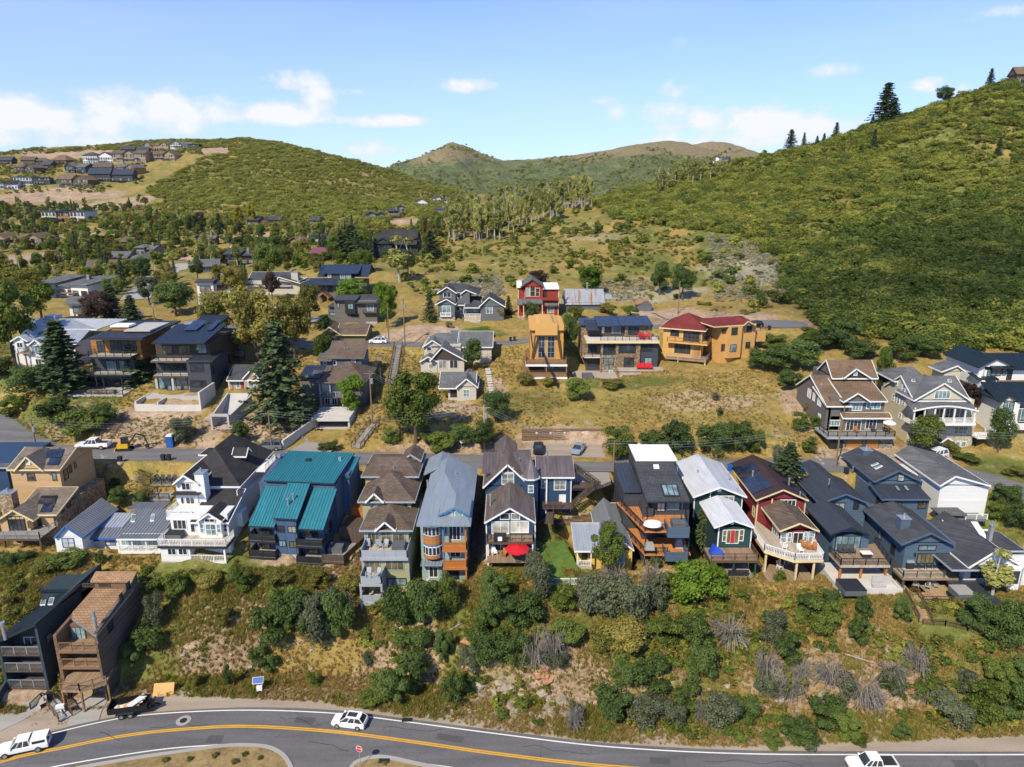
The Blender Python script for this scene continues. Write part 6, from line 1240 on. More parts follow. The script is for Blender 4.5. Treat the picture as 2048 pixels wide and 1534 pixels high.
h.shed(885,1042,264,-2,215,0,'roof_gray',trim='trim_brown');h.shed(845,895,272,-2,225,0,'roof_gray',trim='trim_brown');h.shed(1060,1160,280,-.9,258,0,'roof_gray',trim='trim_brown')
for px in (893,1040):h.post(h.x(px,320,-1.8),-1.8,-1.5,h.z(px,262,-1.8),.22,'trim_cream')
zq=h.z(970,378,-2);h.slab(h.x(880,378,-2),h.x(1045,378,-2),-2,0,zq,.25,'deck_wood','porch');h.rail([(h.x(1045,235,-.8),-.8,h.z(1100,240,-.8)),(h.x(1168,235,-.8),-.8,h.z(1100,240,-.8))],.8,'red_siding','solid');h.stairs((h.x(878,470,-5),-5,h.z(878,470,-5)),(h.x(878,360,-1),-1,h.z(878,360,-1)),1.3,14,'concrete_light')
for px in (852,1168,905,1045):h.put(B().box(h.x(px,200,-.05)-.09,h.x(px,200,-.05)+.09,-.08,.05,0,h.z(px,150,0)),'corner_trim','trim_cream')
# ---- orange house with flared gable
h=House('house','narrow orange house with tall glazed flared gable and two timber decks',1070,870)
y=3.2
W=h.wall(945,1205,480,830,y,12,'orange_siding',2);h.put(B().box(h.x(938,460,y-.6),h.x(1212,460,y-.6),y-.7,y+12.4,h.z(1075,475,y-.6),h.z(1075,440,y-.6)),'parapet','stucco_orange')
h.put(B().box(h.x(985,470,y-1),h.x(1160,470,y-1),y-1.2,y+11,h.z(1075,512,y-1),h.z(1075,425,y-1)),'roof_block','stucco_orange');h.put(B().extr([(h.x(1000,424,y-1),y-1.1,h.z(1075,425,y-1)),(h.x(1145,424,y-1),y-1.1,h.z(1075,425,y-1)),(h.x(1120,405,y-1),y-1.1,h.z(1075,408,y-1)),(h.x(1022,405,y-1),y-1.1,h.z(1075,408,y-1))],(0,10,0)),'roof','stucco_orange')
for s_,a,b2 in ((1,988,960),(-1,1158,1188)):h.put(B().bar(h.P(a,512,y-1.1),h.P(b2,690,y-.3),.3,.5),'rake_board','trim_brown')
h.win(1008,520,1060,690,y-.02,2,4,'g','g');h.win(1082,520,1136,690,y-.02,2,4,'g','g');h.winx(W[0],950,520,965,560,1,1,1,'d')
for pf,dz in ((742,0),(842,1)):
 zq=h.z(1070,pf,0);x0,x1=h.x(912,pf,0),h.x(1236,pf,0);h.slab(x0,x1,0,y,zq,.35,'deck_wood','deck','trim_white');h.rail([(x0+.05,y+.4,zq),(x0+.05,.06,zq),(x1-.05,.06,zq),(x1-.05,y+.4,zq)],1.05,'rail_brown','planks')
 for px in (x0+.12,(x0+x1)/2,x1-.12):h.post(px,.14,-2.5 if dz else h.z(1070,842,0),zq-.3,.24,'rail_brown')
h.win(940,755,1055,785,y,2,1,'d','g');h.win(1080,755,1200,785,y,2,1,'d','g');h.box(W[0]-1.2,W[0],y+.5,y+1,-1,h.z(930,640,y),'rail_brown','screen')
# ---- black and stone modern house
h=House('house','modern black and ledgestone house with blue metal roof and red terrace chairs',1640,780)
y=0
W1=h.wall(1385,1500,680,770,2.0,8,'char_siding',2);W2=h.wall(1500,1625,560,830,.4,9,'stone_gray',2);W3=h.wall(1622,1810,555,775,0,9,'stone_ledge',2);W4=h.wall(1805,1950,555,775,.5,9,'char_siding',2);W1b=h.wall(1355,1500,560,690,2.2,10,'stone_ledge',0)
h.win(1520,578,1615,664,.4,2,1,'d','g');h.win(1642,585,1775,652,0,3,1,'d','g');h.win(1822,588,1905,640,.5,2,1,'d','g');h.win(1522,692,1602,746,.4,2,1,'d','g');h.win(1682,688,1760,762,0,2,1,'d','g',name='sliding_door');h.win(1845,690,1900,762,.5,2,1,'d','s',name='sliding_door');h.win(1400,695,1480,755,2,2,1,'d','g');h.win(1565,788,1592,825,.4,1,1,'w','s');h.win(1400,590,1470,650,2.2,2,1,'d','g')
zq=h.z(1700,556,-.6);h.slab(h.x(1390,556,-.6),h.x(1962,556,-.6),-.6,9,zq,.5,'concrete_light','roof_terrace','trim_cream');h.rail([(h.x(1500,556,-.6),-.4,zq),(h.x(1955,556,-.6),-.4,zq)],.95,'metal_black','mesh')
zq2=h.z(1440,684,.2);h.slab(h.x(1370,684,.2),h.x(1505,684,.2),.2,2.2,zq2,.25,'concrete_light','balcony');h.rail([(h.x(1372,684,.2),.3,zq2),(h.x(1500,684,.2),.3,zq2)],.95,'metal_black','mesh');h.post(h.x(1500,730,.3),.3,-1,zq2,.3,'wood_warm')
y2=4.2;h.wall(1400,1690,430,560,y2,7,'brown_siding',0);h.wall(1690,1905,440,560,y2-.6,7,'stone_ledge',0);h.win(1506,446,1532,498,y2,1,1,'d','b');h.win(1582,436,1662,502,y2,3,1,'d','s',name='sliding_door');h.win(1715,445,1800,510,y2-.6,2,1,'d','g',name='sliding_door')
h.shed(1390,1490,472,2,395,8,'metal_blue',.5,trim='trim_dark');h.shed(1478,1680,440,y2-1.4,362,y2+6.5,'metal_blue',.5,trim='trim_dark');h.shed(1660,1912,436,y2-1.6,360,y2+6.5,'metal_blue',.5,trim='trim_dark');h.shed(1340,1470,430,5,378,11,'metal_blue',.5);h.box(h.x(1345,460,5.5),h.x(1420,460,5.5),5.5,11,0,h.z(1380,430,5.5),'stone_ledge')
zp=-.05;h.slab(h.x(1290,850,-5),h.x(1640,850,-5),-4.6,2,h.z(1480,850,-4.6),.4,'patio_stone','patio');h.slab(h.x(1640,790,-2.2),h.x(2000,790,-2.2),-2.2,.5,h.z(1800,785,-2.2),.4,'patio_stone','patio');h.put(B().box(h.x(1650,830,-3.4),h.x(1980,830,-3.4),-3.4,-2.3,-2.5,h.z(1800,815,-3.4)),'retaining_wall','stone_cream')
crop(1128,540)
# ---- golden house with red roof: two wings meeting at a corner
h=House('house','golden stucco house with dark red hip roofs and glazed corner on the bend',1060,720,yaw=24)
W=h.wall(1010,1072,460,720,0,1,'stucco_orange',1,foot=False)
x1=0.3;x0=h.x(778,560,0);zt=h.z(930,460,0);h.foot(x0,x1+9,-1,10)
h.box(x0,x1,0,10,-2,zt,'stucco_orange');h.carve(x0,9,-2.5,3,-.3)
zr=h.z(1030,335,6);h.hip(x0-.8,x1+.9,-.9,11,zt,zr,'roof_red',x0+4.5,x1-4,5,5,trim='trim_cream')
for q,n in (((838,470,905,520),2),((940,455,1065,570),4),((870,580,995,655),4)):h.win(*q,0,n,2 if n==4 and q[1]<500 else 1,'b','g')
for i in range(3):h.winxl(x1,.4+i*1.5,1.7+i*1.5,h.z(1065,570,0),h.z(1065,455,0),-1,1,2,'g','s')
h.winxl(x1,3.2,4.8,.5,2.6,-1,1,1,'b','g')
for pf,mt in ((575,'stucco_orange'),(705,'deck_wood')):
 zq=h.z(1000,pf,-1.6);h.put(B().extr([(x0+1.2,-1.6,zq),(x1+1.6,-1.6,zq),(x1+1.6,6,zq),(x0+1.2,6,zq)],(0,0,-.35)),'balcony',mt);h.rail([(x0+1.3,-1.5,zq),(x1+1.5,-1.5,zq),(x1+1.5,5.8,zq)],.95,'trim_brown' if pf<600 else 'metal_gray','mesh')
h.post(x1+1.3,-1.3,-3,h.z(1060,705,-1.6),.3,'concrete');h.post(x0+4,-1.3,-3,h.z(1060,705,-1.6),.25,'concrete')
h2=House('house','golden stucco wing with red roof and bay windows facing the turning circle',1330,700,yaw=-18)
h2.wall(1235,1500,430,700,0,8,'stucco_orange',1.5);h2.box(h2.x(1290,560,-1),h2.x(1395,560,-1),-1,0,h2.z(1340,690,-1),h2.z(1340,440,-1),'stucco_orange','bay')
h2.hip(h2.x(1185,432,-.9),h2.x(1510,432,-.9),-.9,9.5,h2.z(1340,436,-.9),h2.z(1310,366,4),'roof_red',h2.x(1270,366,4),h2.x(1400,366,4),4,4,trim='trim_cream');gab(h2,1412,1500,432,1450,402,-1.4,3,'roof_red',trim='trim_cream',wall='stucco_orange')
for q in ((1243,460,1280,498),(1438,438,1478,488),(1236,582,1278,636),(1428,566,1462,614)):h2.win(*q,0,2,1,'b','g')
for q in ((1318,452,1364,510),(1306,586,1354,642)):h2.win(*q,-1,2,1,'b','g')
h2.slab(h2.x(1500,480,1),h2.x(1590,480,1),1,6,h2.z(1540,480,1),2.5,'stucco_orange','terrace');h2.rail([(h2.x(1500,480,1),1.1,h2.z(1540,480,1)),(h2.x(1590,480,1),1.1,h2.z(1540,480,1))],.9,'trim_brown','mesh')
# ---- barn and shed
h=House('barn','weathered barn with rust-streaked corrugated roof on the hillside',180,305,cat='barn')
h.wall(15,315,255,310,0,8,'gray_siding',1.5);ridge_gabX(h,5,325,268,-.5,148,5.2,'metal_rust',.35,wall='gray_siding',oh=.2,inset=.2);h.pipe(182,108,155,5,.22);h.shed(325,385,222,1,190,5,'metal_light',.4);h.post(h.x(5,240,0),0,-1,h.z(5,160,0),.25,'gray_siding');h.win(60,275,110,300,0,2,1,'d')
h=House('shed','tiny grey shed with a rusty orange roof by the dirt track',640,322,cat='shed')
h.wall(578,690,268,322,0,4,'gray_siding',1);gab(h,570,695,270,655,236,-.3,4.3,'rust_sheet',0,wall='gray_siding',oh=.1,inset=.15)
crop(1528,540)
# ---- taupe craftsman over garages
h=House('house','taupe craftsman house with brown shingle roofs, white trim and twin wooden garage doors',775,1420)
yd=0;y=3.0
x0,x1=h.x(640,1370,.4),h.x(985,1370,.4);zD=h.z(770,1310,-.6)
h.box(x0-2.6,x1+.6,.4,5,-1,zD-.25,'stone_gray','garage_wall');h.win(645,1328,772,1418,.4,1,1,'b','wood_warm',name='garage_door');h.win(802,1328,902,1416,.4,1,1,'b','wood_warm',name='garage_door');h.box(h.x(500,1370,1),x0-.5,.2,5,-1,zD-1,'metal_black','opening_shade_box')  # solid black box at the left, shade inside the opening put into its colour
h.foot(x0-3,x1+2,-1,20)
xa,xb=h.x(502,1300,-.8),h.x(1035,1305,-.8);h.slab(xa,xb,-.8,y+1.5,zD,.3,'deck_gray','terrace','trim_gray');h.rail([(xa+.1,3,zD),(xa+.1,-.7,zD),(xb-.1,-.7,zD),(xb-.1,3,zD)],.95,'metal_black','mesh')
W=h.wall(518,940,1150,1275,y,12,'taupe_siding',1);h.wall(520,945,1010,1155,y+.4,13,'taupe_siding',0)
h.win(505,1180,595,1225,y,4,1,'w','s');h.win(645,1178,762,1262,y,4,1,'w','g',name='french_door');h.win(798,1175,882,1250,y,3,1,'w','g',name='french_door');h.win(672,1035,770,1105,y+.4,4,2,'w','g');h.win(708,1008,745,1035,y+.38,1,1,'w');h.win(806,1032,916,1092,y+.4,4,1,'w','s');h.win(510,1080,615,1120,y+.4,2,1,'d','g')
h.shed(620,1008,1165,y-.9,1120,y+.4,'roof_brown',trim='trim_white');h.shed(492,690,1072,y-.6,915,y+6,'roof_brown',trim='trim_white');h.shed(630,975,1032,y-.5,850,y+7,'roof_brown',trim='trim_white');gab(h,626,845,1038,742,968,y-1.2,y+5,'roof_brown',trim='trim_white',wall='taupe_siding')
q=h.P(492,1072,y-.6);pk=h.PX(362,828,q.x);h.put(B().extr([(q.x+.4,y,q.z-.3),(q.x+.4,pk.y,pk.z-.3),(q.x+.4,pk.y+6,q.z-.5),(q.x+.4,pk.y+6,-1),(q.x+.4,y,-1)],(2.5,0,0)),'wall','taupe_siding')
h.roof([[(q.x,y-.6,q.z),(h.x(690,1072,y-.6),y-.6,q.z),(h.x(690,1072,y-.6),pk.y,pk.z),(q.x,pk.y,pk.z)],[(q.x,pk.y,pk.z),(h.x(960,1072,y-.6),pk.y,pk.z),(h.x(960,1072,y-.6),pk.y+6,q.z),(q.x,pk.y+6,q.z)]],'roof_brown',0,.2,'trim_white',(((q.x,y-.6,q.z+.05),(q.x,pk.y,pk.z+.05)),((q.x,pk.y,pk.z+.05),(q.x,pk.y+6,q.z+.05))))
for a in ((345,935,370,1005),(386,965,402,1030),(424,992,452,1070),(425,1130,446,1200)):h.winx(q.x+.4,*a,1,2,1,'w','b')
y3=y+6.5;W7=h.wall(535,868,850,960,y3,9,'taupe_siding',2);h.win(556,868,608,918,y3,3,1,'w','s');h.win(822,862,854,916,y3,2,1,'w','s');q2=h.P(535,852,y3-.8);pk2=h.PX(488,706,q2.x)
h.gabX(q2.x,h.x(900,850,y3-.8),y3-.8,pk2.y,2*pk2.y-y3+.8,q2.z,pk2.z,'roof_brown',trim='trim_white',wall='taupe_siding');gab(h,630,845,850,728,776,y3-1.3,y3+5,'roof_brown',trim='trim_white',wall='brown_siding');h.win(706,798,732,830,y3-.85,1,1,'w','s')
h.pipe(448,905,935,8,.2)
for px in (500,500):h.post(h.x(px,1240,y-.4),y-.4,zD,h.z(px,1075,y-.4),.25,'rail_brown');
h.post(h.x(628,1120,y-.6),y-.6,zD,h.z(628,1072,y-.6),.2,'rail_brown')
# ---- cream house
h=House('house','cream house with grey roof, arched porch and skylights on the right',1430,1405)
y=2.2
W=h.wall(1178,1645,1200,1410,y,12,'stone_cream',2);W2=h.wall(1178,1640,1020,1205,y+.6,12,'cream_siding',0)
q=h.P(1180,1028,y-.4);pk=h.PX(1075,830,q.x);bk=h.PX(1000,860,q.x)
h.put(B().extr([(q.x+.3,y+.6,-1),(q.x+.3,y+.6,q.z-.3),(q.x+.3,pk.y,pk.z-.25),(q.x+.3,pk.y+6,q.z+.2),(q.x+.3,pk.y+6,-1)],(3,0,0)),'wall','cream_siding')
xr_=h.x(1628,1022,y-.4);h.gabX(q.x,xr_,y-.4,pk.y,2*pk.y-y,q.z,pk.z,'roof_gray',trim='trim_white',wall='cream_siding')
h.gabY(h.x(1180,1030,y-.9),h.x(1630,1022,y-.9),y-.9,pk.y+.5,h.z(1400,1027,y-.9),h.z(1422,890,y-.9),'roof_gray',trim='trim_white',wall='cream_siding',xr=h.x(1422,890,y-.9));h.win(1342,950,1464,1012,y-.47,4,1,'w','s')
h.hip(h.x(1010,850,pk.y+2),h.x(1280,830,pk.y+2),pk.y+1,pk.y+10,pk.z-1.4,h.z(1160,758,pk.y+5),'roof_gray',h.x(1130,758,pk.y+5),h.x(1180,758,pk.y+5),pk.y+5,pk.y+5.5,trim='trim_white')
pl=[(q.x,y-.4,q.z),(xr_,y-.4,q.z),(xr_,pk.y,pk.z)]
for a in (((1282,912),(1312,900),(1332,886),(1302,896)),((1160,880),(1188,882),(1184,860),(1160,858)),((1446,886),(1476,886),(1470,860),(1442,860))):h.onroof('skylight',h.lay(a,pl),'glass_sky',frame='trim_white')
# arched porch roof and posts
zA,zB_=h.z(1180,1105,-.6),h.z(1420,1072,-.6);xa,xb=h.x(1172,1105,-.6),h.x(1690,1105,-.6);n=14
prof=[(xa+(xb-xa)*i/n,zA+(zB_-zA)*math.sin(math.pi*i/n)*1.15) for i in range(n+1)];zw=h.z(1400,1028,y)
rb=B()
for (a,za_),(c,zc) in zip(prof[:-1],prof[1:]):rb.extr([(a,-.6,za_),(c,-.6,zc),(c,y+.6,max(zc,zw)),(a,y+.6,max(za_,zw))],(0,0,-.15))
o=h.put(rb,'porch_roof','roof_gray');fb=B()
for (a,za_),(c,zc) in zip(prof[:-1],prof[1:]):fb.bar((a,-.64,za_-.12),(c,-.64,zc-.12),.1,.26)
h.put(fb,'fascia','trim_white',o)
zq=h.z(1410,1205,-.4);h.slab(h.x(1170,1205,-.4),h.x(1665,1205,-.4),-.4,y+.6,zq,.35,'cream_siding','porch','trim_white');h.rail([(h.x(1176,1203,-.4),-.3,zq),(h.x(1660,1203,-.4),-.3,zq)],.95,'trim_white','bal')
for px in (1182,1262,1342,1412,1496,1582,1656):h.post(h.x(px,1140,-.3),-.3,zq,zA+.4,.2,'trim_white')
h.win(1345,1090,1410,1160,y+.6,2,1,'w','g');h.win(1425,1088,1490,1165,y+.6,2,1,'w','g');h.win(1505,1090,1575,1165,y+.6,2,1,'w','g');h.win(1492,1230,1600,1290,y,3,1,'w','g');h.win(1502,1350,1540,1395,y,1,1,'w','s');h.win(1548,1350,1586,1392,y,1,1,'w','s');h.win(1175,1210,1200,1255,y,1,1,'w','s')
for a in ((1036,870,1054,910),(1088,905,1112,962),(1048,990,1068,1055),(1010,975,1026,1030),(1090,1020,1110,1062),(1146,1050,1168,1095),(1060,1125,1082,1170)):h.winx(q.x+.3,*a,1,1,2,'w','s')
gab(h,1392,1510,1358,1448,1318,-.6,y,'roof_gray',trim='trim_white',wall='trim_white')
for px in (1400,1468):h.post(h.x(px,1400,-.4),-.4,-1,h.z(px,1356,-.4),.2,'trim_white')
zq=h.z(1690,1320,0);h.slab(W[1]-.5,W[1]+2.6,.2,3,zq,.3,'trim_white','balcony');h.rail([(W[1]-.4,.3,zq),(W[1]+2.5,.3,zq),(W[1]+2.5,2.9,zq)],.95)
h.wall(1415,1545,790,860,pk.y+9,4,'cream_siding',2);gab(h,1398,1590,800,1525,752,pk.y+8.4,pk.y+13,'roof_gray',trim='trim_white',wall='cream_siding')
# ---- white house with black metal roof, right edge
h=House('house','white house with black standing-seam roofs and wood balcony cut by the right edge',1960,1300)
y=3
W=h.wall(1820,2300,1110,1330,y,12,'white_board',2);h.wall(1700,2300,790,1120,y+7,12,'white_board',2)
gab(h,1690,2000,765,1840,692,y+6.2,y+18,'metal_blackblue',.45,trim='trim_dark',wall='white_board');q=h.P(1700,760,y+7);pk=h.PX(1540,690,q.x);h.put(B().extr([(q.x,y+7,-1),(q.x,y+18,-1),(q.x,y+18,q.z),(q.x,y+7,q.z)],(1,0,0)),'wall','white_board')
ridge_gabX(h,1800,2320,770,y+5.8,655,y+12,'metal_blackblue',.45,trim='trim_dark',wall='white_board')
h.win(1790,762,1866,830,y+6.96,2,2,'d','g');h.win(1756,780,1784,836,y+6.96,1,2,'d','g');h.win(1876,770,1904,826,y+6.96,1,2,'d','g');h.win(1912,775,1950,860,y+6.96,1,2,'d','g',name='door');h.put(B().box(h.x(1836,735,y+7)-.15,h.x(1836,735,y+7)+.15,y+6.8,y+6.9,h.z(1836,742,y+7),h.z(1836,730,y+7)),'gable_ornament','wood_warm')
zq=h.z(1950,910,y+4.5);h.slab(h.x(1830,910,y+4.5),h.x(2300,910,y+4.5),y+4.5,y+7,zq,.25,'deck_wood','balcony');h.rail([(h.x(1830,908,y+4.5),y+4.6,zq),(h.x(2300,908,y+4.5),y+4.6,zq)],1.0,'rail_brown','planks')
h.shed(1838,2300,1030,y-1,880,y+4.5,'metal_blackblue',.45,trim='trim_dark');h.shed(1690,1850,860,y+5.5,805,y+9,'metal_blackblue',.45);h.put(B().extr([(h.x(1840,1030,y),y-.8,h.z(1840,1035,y-.8)),(h.x(1840,1030,y),y+7,h.z(1740,830,y+7)),(h.x(1840,1030,y),y+7,-1),(h.x(1840,1030,y),y-.8,-1)],(.6,0,0)),'wall','white_board')
gab(h,1860,2020,1035,1935,985,y-2,y+4,'metal_blackblue',.45,trim='trim_dark',wall='white_board');h.box(h.x(1872,1080,y-1.6),h.x(2010,1080,y-1.6),y-1.6,y,0,h.z(1935,1040,y-1.6),'white_board','bay');h.win(1880,1040,1912,1130,y-1.6,1,1,'d','s');h.win(1925,1040,1962,1125,y-1.6,1,1,'d','s');h.win(1980,1090,2060,1190,y,2,1,'w','s');h.win(1975,1260,2040,1330,y,2,1,'d','g');h.win(2000,1180,2060,1200,y,1,1,'d')
# ------------------------------------------------------------------ houses of the valley and the far hillside
full()
siding('far_brown',(.13,.085,.055),.5);siding('far_tan',(.34,.24,.15),.5);siding('far_gray',(.20,.20,.20),.5);siding('far_dark',(.045,.045,.048),.5)
def villa(px,py,wpx,label,wall,roof,st=2,form='gg',yaw=0,wood=None,fr='d'):
 "distant house: storeys with window rows, balcony and gabled or flat roofs; px,py is the front foot, wpx its width"
 h=House('house',label,px,py,yaw=yaw or random.uniform(-26,26));D=h.b.y;k=D/FPX*1.0;w_=wpx*k*1.03;hs=max(2.9,w_*.125);H_=st*hs;d=min(16,w_*.6)
 full();h.carve(-w_/2,w_/2,-3,1,-.2)
 def vol(x0,x1,y0,z1,mat,flip=False):
  h.put(B().box(x0,x1,y0,y0+d,-2.5,z1),'wall',mat);h.foot(x0,x1,y0,y0+d)
  n=max(1,int((x1-x0)/2.6))
  for f in range(int(z1/hs+.3)):
   for i in range(n):
    a=x0+(x1-x0)*(i+.18)/n;c=x0+(x1-x0)*(i+.82)/n;z=f*hs+hs*.2
    h._win('y',y0,a,c,z,z+hs*.6,1,2,1,fr,'g' if (i+f)%3 else 's',fw=.16)
 for i,ch in enumerate(form):
  n=len(form);a,c=-w_/2+w_*i/n,-w_/2+w_*(i+1)/n;y0=(i%2)*1.4;z1=H_-(0 if i%2==0 else.7)
  vol(a+.02*i,c,y0,z1,(wood if wood and i%2 else wall));oh=.8;rz=(c-a)*.27
  if ch=='g':h.gabY(a-oh,c+oh,y0-1,y0+d+.6,z1-.25,z1+rz,roof,th=.3,wall=wall,inset=.95,oh=oh)
  elif ch=='x':h.gabX(a-oh,c+oh,y0-1,y0+d/2,y0+d+1,z1-.2,z1+rz,roof,th=.3,wall=wall)
  elif ch=='h':h.hip(a-oh,c+oh,y0-1,y0+d+1,z1-.1,z1+rz*.9,roof,th=.3)
  elif ch=='s':h.roof([[(a-oh,y0-1,z1-.1),(c+oh,y0-1,z1-.1),(c+oh,y0+d+.6,z1+1.2),(a-oh,y0+d+.6,z1+1.2)]],roof,th=.35)
  elif ch=='f':h.put(B().box(a-oh*.5,c+oh*.5,y0-.9,y0+d+.4,z1,z1+.4),'flat_roof',roof)
 z=hs*(st-1);h.slab(-w_*.35,w_*.3,-1.8,0,z,.25,'deck_wood','balcony');h.rail([(-w_*.35,-1.75,z),(w_*.3,-1.75,z)],.9,'trim_brown','mesh')
 for px_ in (-w_*.33,w_*.28):h.post(px_,-1.6,-1.5,z,.3,'trim_brown')
 h.put(B().box(w_*.2,w_*.2+1.2,d*.5,d*.5+1.2,H_-.5,H_+2.3),'chimney','stone_gray')
 return h
for a in ((35,500,92,'brown-roofed chalet pair in the meadow at the left edge','far_tan','roof_brown',2,'gxg'),(128,446,86,'flat-roofed modern house with warm wood block above the bare meadow','concrete_light','trim_dark',2,'fff',0,'wood_warm'),(145,375,62,'reddish-roofed chalet with twin gables, lowest row of the far hillside','far_brown','roof_brown',2,'xg'),(222,364,76,'long low dark house with blue-black roof on the far hillside','far_dark','metal_navy',1.6,'xx'),(65,370,58,'dark flat-roofed house with white end walls on the far hillside','white_siding','trim_dark',2,'ff',0,'far_dark'),(8,378,44,'white-walled house cut by the left edge on the far hillside','white_siding','trim_dark',2,'fx'),(150,346,48,'grey-roofed house with gables in the second row of the far hillside','far_dark','roof_gray',2,'gx'),(48,346,44,'brown house with stacked hip roofs at far left of the hillside','far_brown','roof_taupe',2,'hg'),(206,344,30,'orange timber house behind the long low dark house','wood_warm','roof_taupe',2,'x'),(250,346,44,'orange and grey chalet right of the far hillside row','wood_warm','roof_gray',2,'xg'),(196,328,52,'tall white house with slate roof on the far hillside','white_siding','roof_char',2.4,'hg'),(258,325,66,'wide brown-roofed lodge in the upper row of the far hillside','far_tan','roof_taupe',2,'xgx'),(326,322,48,'brown lodge with tall windows beside the scrub, upper hillside','far_tan','roof_taupe',2,'xg'),(70,330,46,'brown house with low roof, third row of the far hillside','far_brown','roof_taupe',1.6,'xh'),(118,328,38,'tan-roofed cabin in the middle of the far hillside','far_brown','roof_brown',1.5,'h'),(92,336,26,'dark small house below the tan-roofed cabin','far_dark','roof_char',1.4,'x'),(10,328,26,'dark house at the far left end of the upper hillside row','far_dark','roof_char',1.6,'x'),(270,308,46,'dark-roofed house on the top row of the hillside','far_dark','roof_char',1.5,'xx'),(312,302,52,'tan house with many gables near the crest','far_tan','roof_brown',1.7,'ghg'),(362,296,36,'white house with grey roof on the crest','white_siding','roof_gray',1.7,'gx'),(388,298,20,'small dark house beside the white house on the crest','far_dark','trim_dark',2,'f'),(527,452,62,'long slate-roofed lodge by yellow trees in the valley','far_brown','roof_char',1.5,'xgx'),(410,494,36,'dark log house with steep gables in the valley','far_brown','roof_gray',2,'gx'),(255,498,26,'brown house half hidden by aspens in the valley','far_brown','roof_taupe',1.6,'x'),(290,512,40,'grey hip-roofed house in the valley clearing','far_gray','roof_gray',1.6,'hx'),(255,530,72,'low house with pale roofs among valley trees','far_gray','roof_gray',1.3,'xh'),(205,548,50,'brown-roofed house behind the white row house','far_brown','roof_taupe',1,'x'),(480,530,52,'dark single-slope house beside the winding road','far_dark','roof_char',1.8,'ss'),(415,545,42,'grey house with dark roof below the winding road','far_gray','roof_gray',1,'x'),(600,500,42,'orange gabled chalet in the middle of the valley','wood_warm','roof_brown',1.8,'gg'),(640,492,34,'white and dark house right of the orange chalet','white_siding','roof_char',1.7,'gx'),(640,520,36,'mauve-roofed low house below the orange chalet','far_brown','metal_mauve',1,'x'),(630,450,22,'small dark-roofed house under the scrub hill','far_tan','roof_char',1.2,'x'),(752,440,34,'dark-roofed townhouse with white gables at the valley end','far_gray','roof_char',1.5,'gg'),(788,436,20,'narrow dark townhouse right of the white-gabled one','far_gray','roof_char',1.8,'s'),(802,432,16,'tall narrow grey townhouse by the valley drive','far_gray','roof_char',2.2,'g'),(843,412,22,'white-fronted townhouse above the valley drive','white_siding','roof_char',1.4,'g'),(882,404,26,'highest grey townhouse among the valley aspens','white_siding','roof_char',1.5,'gs'),(880,430,20,'grey townhouse half hidden by the aspen grove','white_siding','roof_char',1.5,'s'),(922,398,18,'pale townhouse at the left end of the aspen grove','far_gray','roof_char',1.2,'g'),(942,410,16,'lowest townhouse roof poking from the aspens','far_gray','roof_char',1.2,'s'),(1440,322,26,'distant white lodge on the shoulder of the mountain','white_siding','roof_char',1.6,'gx'),(128,594,120,'long white row house with flat clerestory roof','white_siding','roof_gray',1.6,'sss'),(430,604,60,'white modern house with dark roof and red balcony','white_siding','roof_char',2.2,'ff'),(180,628,70,'grey-roofed white house behind the spruce','white_siding','roof_gray',1.2,'xx'),(555,690,50,'low dark-roofed cabin hidden behind the cottonwood','taupe_siding','roof_char',1,'x'),(480,720,40,'taupe house behind the leaning cottonwood trunk','olive_dark','roof_char',1.6,'x'),(2062,165,50,'dark lodge on the hilltop cut by the right edge','far_brown','roof_brown',1.6,'x')):
 villa(*a)
 # winding road of the valley
VR=gline(curve([ground(x,y) for x,y in ((270,600),(292,575),(330,550),(362,534),(410,516),(470,497),(530,480),(560,476),(600,480))],8),.12);flatten(VR,4,4);strip('valley_road',gline(VR,.1),-4.4,4.4,'kerb_concrete',.06)
DT=gline(curve([ground(x,y) for x,y in ((1300,622),(1330,632),(1355,642),(1375,650))],6),.05);strip('dirt_track',DT,-1.6,1.6,'gravel',.06)
# ------------------------------------------------------------------ vehicles
full();paint('log_gray',(.27,.25,.22),.9,.2);paint('bark_pale',(.38,.36,.31),.8,.25)
paint('car_white',(.74,.75,.77),.25,.02,.6);paint('car_black',(.012,.012,.014),.2,.05,.6);paint('car_gray',(.20,.22,.25),.25,.05,.6,.4);paint('car_silver',(.36,.40,.46),.25,.05,.6,.4);paint('rubber',(.018,.018,.019),.9,.2);paint('rim',(.42,.43,.45),.35,.1,.5,.7);paint('lamp_red',(.38,.01,.01),.3);paint('lamp_clear',(.7,.7,.66),.2);paint('car_trim',(.03,.03,.033),.5)
paint('machine_yellow',(.62,.36,.02),.5,.15);paint('toilet_blue',(.02,.10,.34),.5);paint('sign_red',(.50,.015,.02),.5,.05);paint('sign_white',(.72,.72,.72),.5,.04);paint('plywood',(.58,.34,.13),.8,.2);paint('cloth_blue',(.015,.07,.45),.8,.15);paint('cushion',(.30,.29,.28),.9,.15);paint('spa_gray',(.10,.11,.125),.7,.15);paint('spa_black',(.022,.024,.028),.6,.2);paint('plastic_white',(.72,.72,.71),.5,.04);wood('chair_wood',(.34,.14,.045),.1);paint('chair_dark',(.045,.05,.06),.7);paint('pole_wood',(.20,.135,.085),.9,.25);paint('pole_pale',(.42,.30,.18),.9,.2)
def ring(hw,z0,z1,r=.12):return [(-hw,z0+r),(-hw*.98,z0),(hw*.98,z0),(hw,z0+r),(hw,z1-r),(hw-r,z1),(-hw+r,z1),(-hw,z1-r)]
